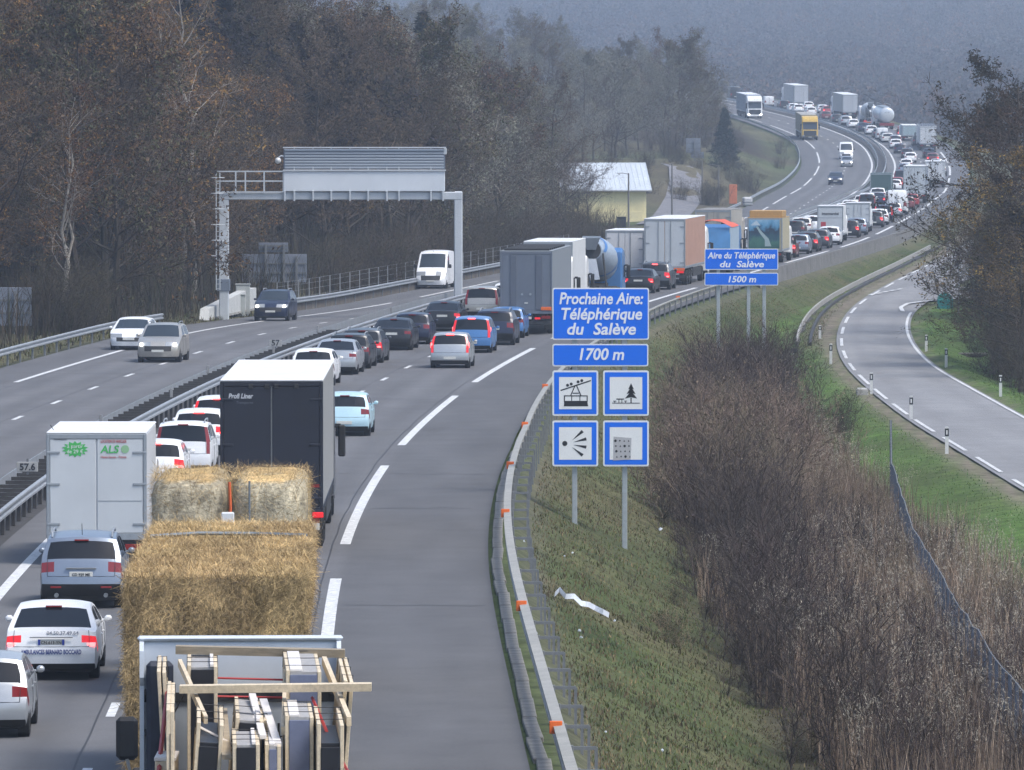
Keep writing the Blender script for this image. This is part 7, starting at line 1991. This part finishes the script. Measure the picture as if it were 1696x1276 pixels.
def verge_l(r, n):
    d = r.uniform(250, 720, n); u = r.uniform(.5, 4.5, n); return C(d) + TL - u, d
blades('left_verge_grass', 'dull grass strip between the left guardrail and the wood', 'grass', 9000, verge_l, (.1, .4), (.015, .04), [(.06,.07,.03), (.09,.08,.045), (.07,.055,.035)], seed=6)
def under(r, n):
    d = r.uniform(288, 640, n); u = r.uniform(3, 30, n); return C(d) + TL - u, d
blades('wood_undergrowth', 'dark brambles and saplings filling the floor of the left wood', 'undergrowth', 30000, under, (.6, 3.6), (.012, .03), [(.05,.04,.03), (.05,.05,.03), (.065,.05,.034), (.045,.047,.028)], lean=.3, seed=7)

# ---- far hazy wooded hill, one mass
def far_wood(name, label, n, xr, dr, hr, seed, cols):
    r = np.random.default_rng(seed); d = r.uniform(*dr, n); x = (r.uniform(*xr, n)) * d / FPX - 848 * d / FPX; k = (d > 1560) | (np.abs(x - C(d)) > 27); x, d = x[k], d[k]; n = len(x); z = ground_z(x, d); h = r.uniform(*hr, n)
    m = 88; vs, cs = [], []
    base = np.array(cols)[r.integers(0, len(cols), n)] * (.6 + .8 * vnoise(x, d, 90, 4))[:, None]
    for k in range(m):
        f = r.random((n, 1)); rad = .30 * h[:, None] * np.sqrt(np.clip(1 - (2 * f - .9) ** 2, .05, 1)); a = r.random((n, 1)) * 6.283; q = np.sqrt(r.random((n, 1)))
        c = np.concatenate([x[:, None] + np.cos(a) * rad * q, d[:, None] + np.sin(a) * rad * q, z[:, None] + h[:, None] * (.18 + .82 * f)], -1)
        u = r.normal(size=(n, 3)); u /= np.linalg.norm(u, axis=1, keepdims=True); v = np.cross(u, r.normal(size=(n, 3))); v /= np.linalg.norm(v, axis=1, keepdims=True); s_ = (h * .042)[:, None] * r.uniform(.6, 1.4, (n, 1))
        vs.append(np.stack([c - u * s_, c + v * s_ * .8, c + u * s_], 1).reshape(-1, 3)); cs.append(np.repeat(base * r.uniform(.6, 1.4, (n, 1)), 3, 0))
    vv = np.concatenate(vs); o = link(name, np_mesh(name, vv, np.arange(len(vv)).reshape(-1, 3), M_leaf, np.concatenate(cs))); tag(o, label, 'wood', kind='stuff')
FARC = [(.085,.066,.05), (.10,.074,.052), (.065,.06,.046), (.13,.075,.042), (.07,.056,.046)]
far_wood('far_wood', 'hazy blue wooded hillside closing the valley', 12500, (-150, 1850), (1600, 4600), (12, 20), 31, FARC)
def near_backfill():
    r = np.random.default_rng(5); n = 1500; d = r.uniform(300, 700, n); u = r.uniform(26, 95, n); x = C(d) + TL - u; px = PW/2 + FPX * x / d; k = (px > -160) & (px < 1100); return x[k], d[k]
bx, bd = near_backfill(); nB = len(bx); r_ = np.random.default_rng(9); bz = ground_z(bx, bd); hh = r_.uniform(9, 15, nB); m = 110; vs, cs = [], []
bcol = np.array(BROWN + OLIVE + [(.04,.035,.03)])[r_.integers(0, 7, nB)] * .85
for k in range(m):
    f = r_.random((nB, 1)); rad = .3 * hh[:, None] * np.sqrt(np.clip(1 - (2 * f - .9) ** 2, .05, 1)); a = r_.random((nB, 1)) * 6.283; q = np.sqrt(r_.random((nB, 1)))
    c = np.concatenate([bx[:, None] + np.cos(a) * rad * q, bd[:, None] + np.sin(a) * rad * q, bz[:, None] + hh[:, None] * (.05 + .95 * f)], -1)
    u = r_.normal(size=(nB, 3)) * np.array([.6, .6, 1.2]); u /= np.linalg.norm(u, axis=1, keepdims=True); v = np.cross(u, r_.normal(size=(nB, 3))); v /= np.linalg.norm(v, axis=1, keepdims=True); s_ = r_.uniform(.25, .8, (nB, 1))
    vs.append(np.stack([c - u * s_, c + v * s_ * .18, c + u * s_], 1).reshape(-1, 3)); cs.append(np.repeat(bcol * r_.uniform(.6, 1.4, (nB, 1)), 3, 0))
vv = np.concatenate(vs); o = link('wood_interior', np_mesh('wood_interior', vv, np.arange(len(vv)).reshape(-1, 3), M_leaf, np.concatenate(cs))); tag(o, 'dim mass of twigs deep inside the wood on the left slope', 'wood', kind='stuff')

# ================================================================== the hazy air
hm = bpy.data.materials.new('haze_air'); hm.use_nodes = True
nt = hm.node_tree; nt.nodes.clear(); ho_ = nt.nodes.new('ShaderNodeOutputMaterial'); pv = nt.nodes.new('ShaderNodeVolumePrincipled')
pv.inputs['Color'].default_value = (.58, .70, .88, 1); pv.inputs['Density'].default_value = HAZE; pv.inputs['Anisotropy'].default_value = .0
nt.links.new(pv.outputs[0], ho_.inputs['Volume'])
hz_o = MB().box(-2000, 2000, -60, 6500, -9, 420).build('haze', hm); tag(hz_o, 'pale blue haze hanging in the valley air', 'haze', kind='stuff')
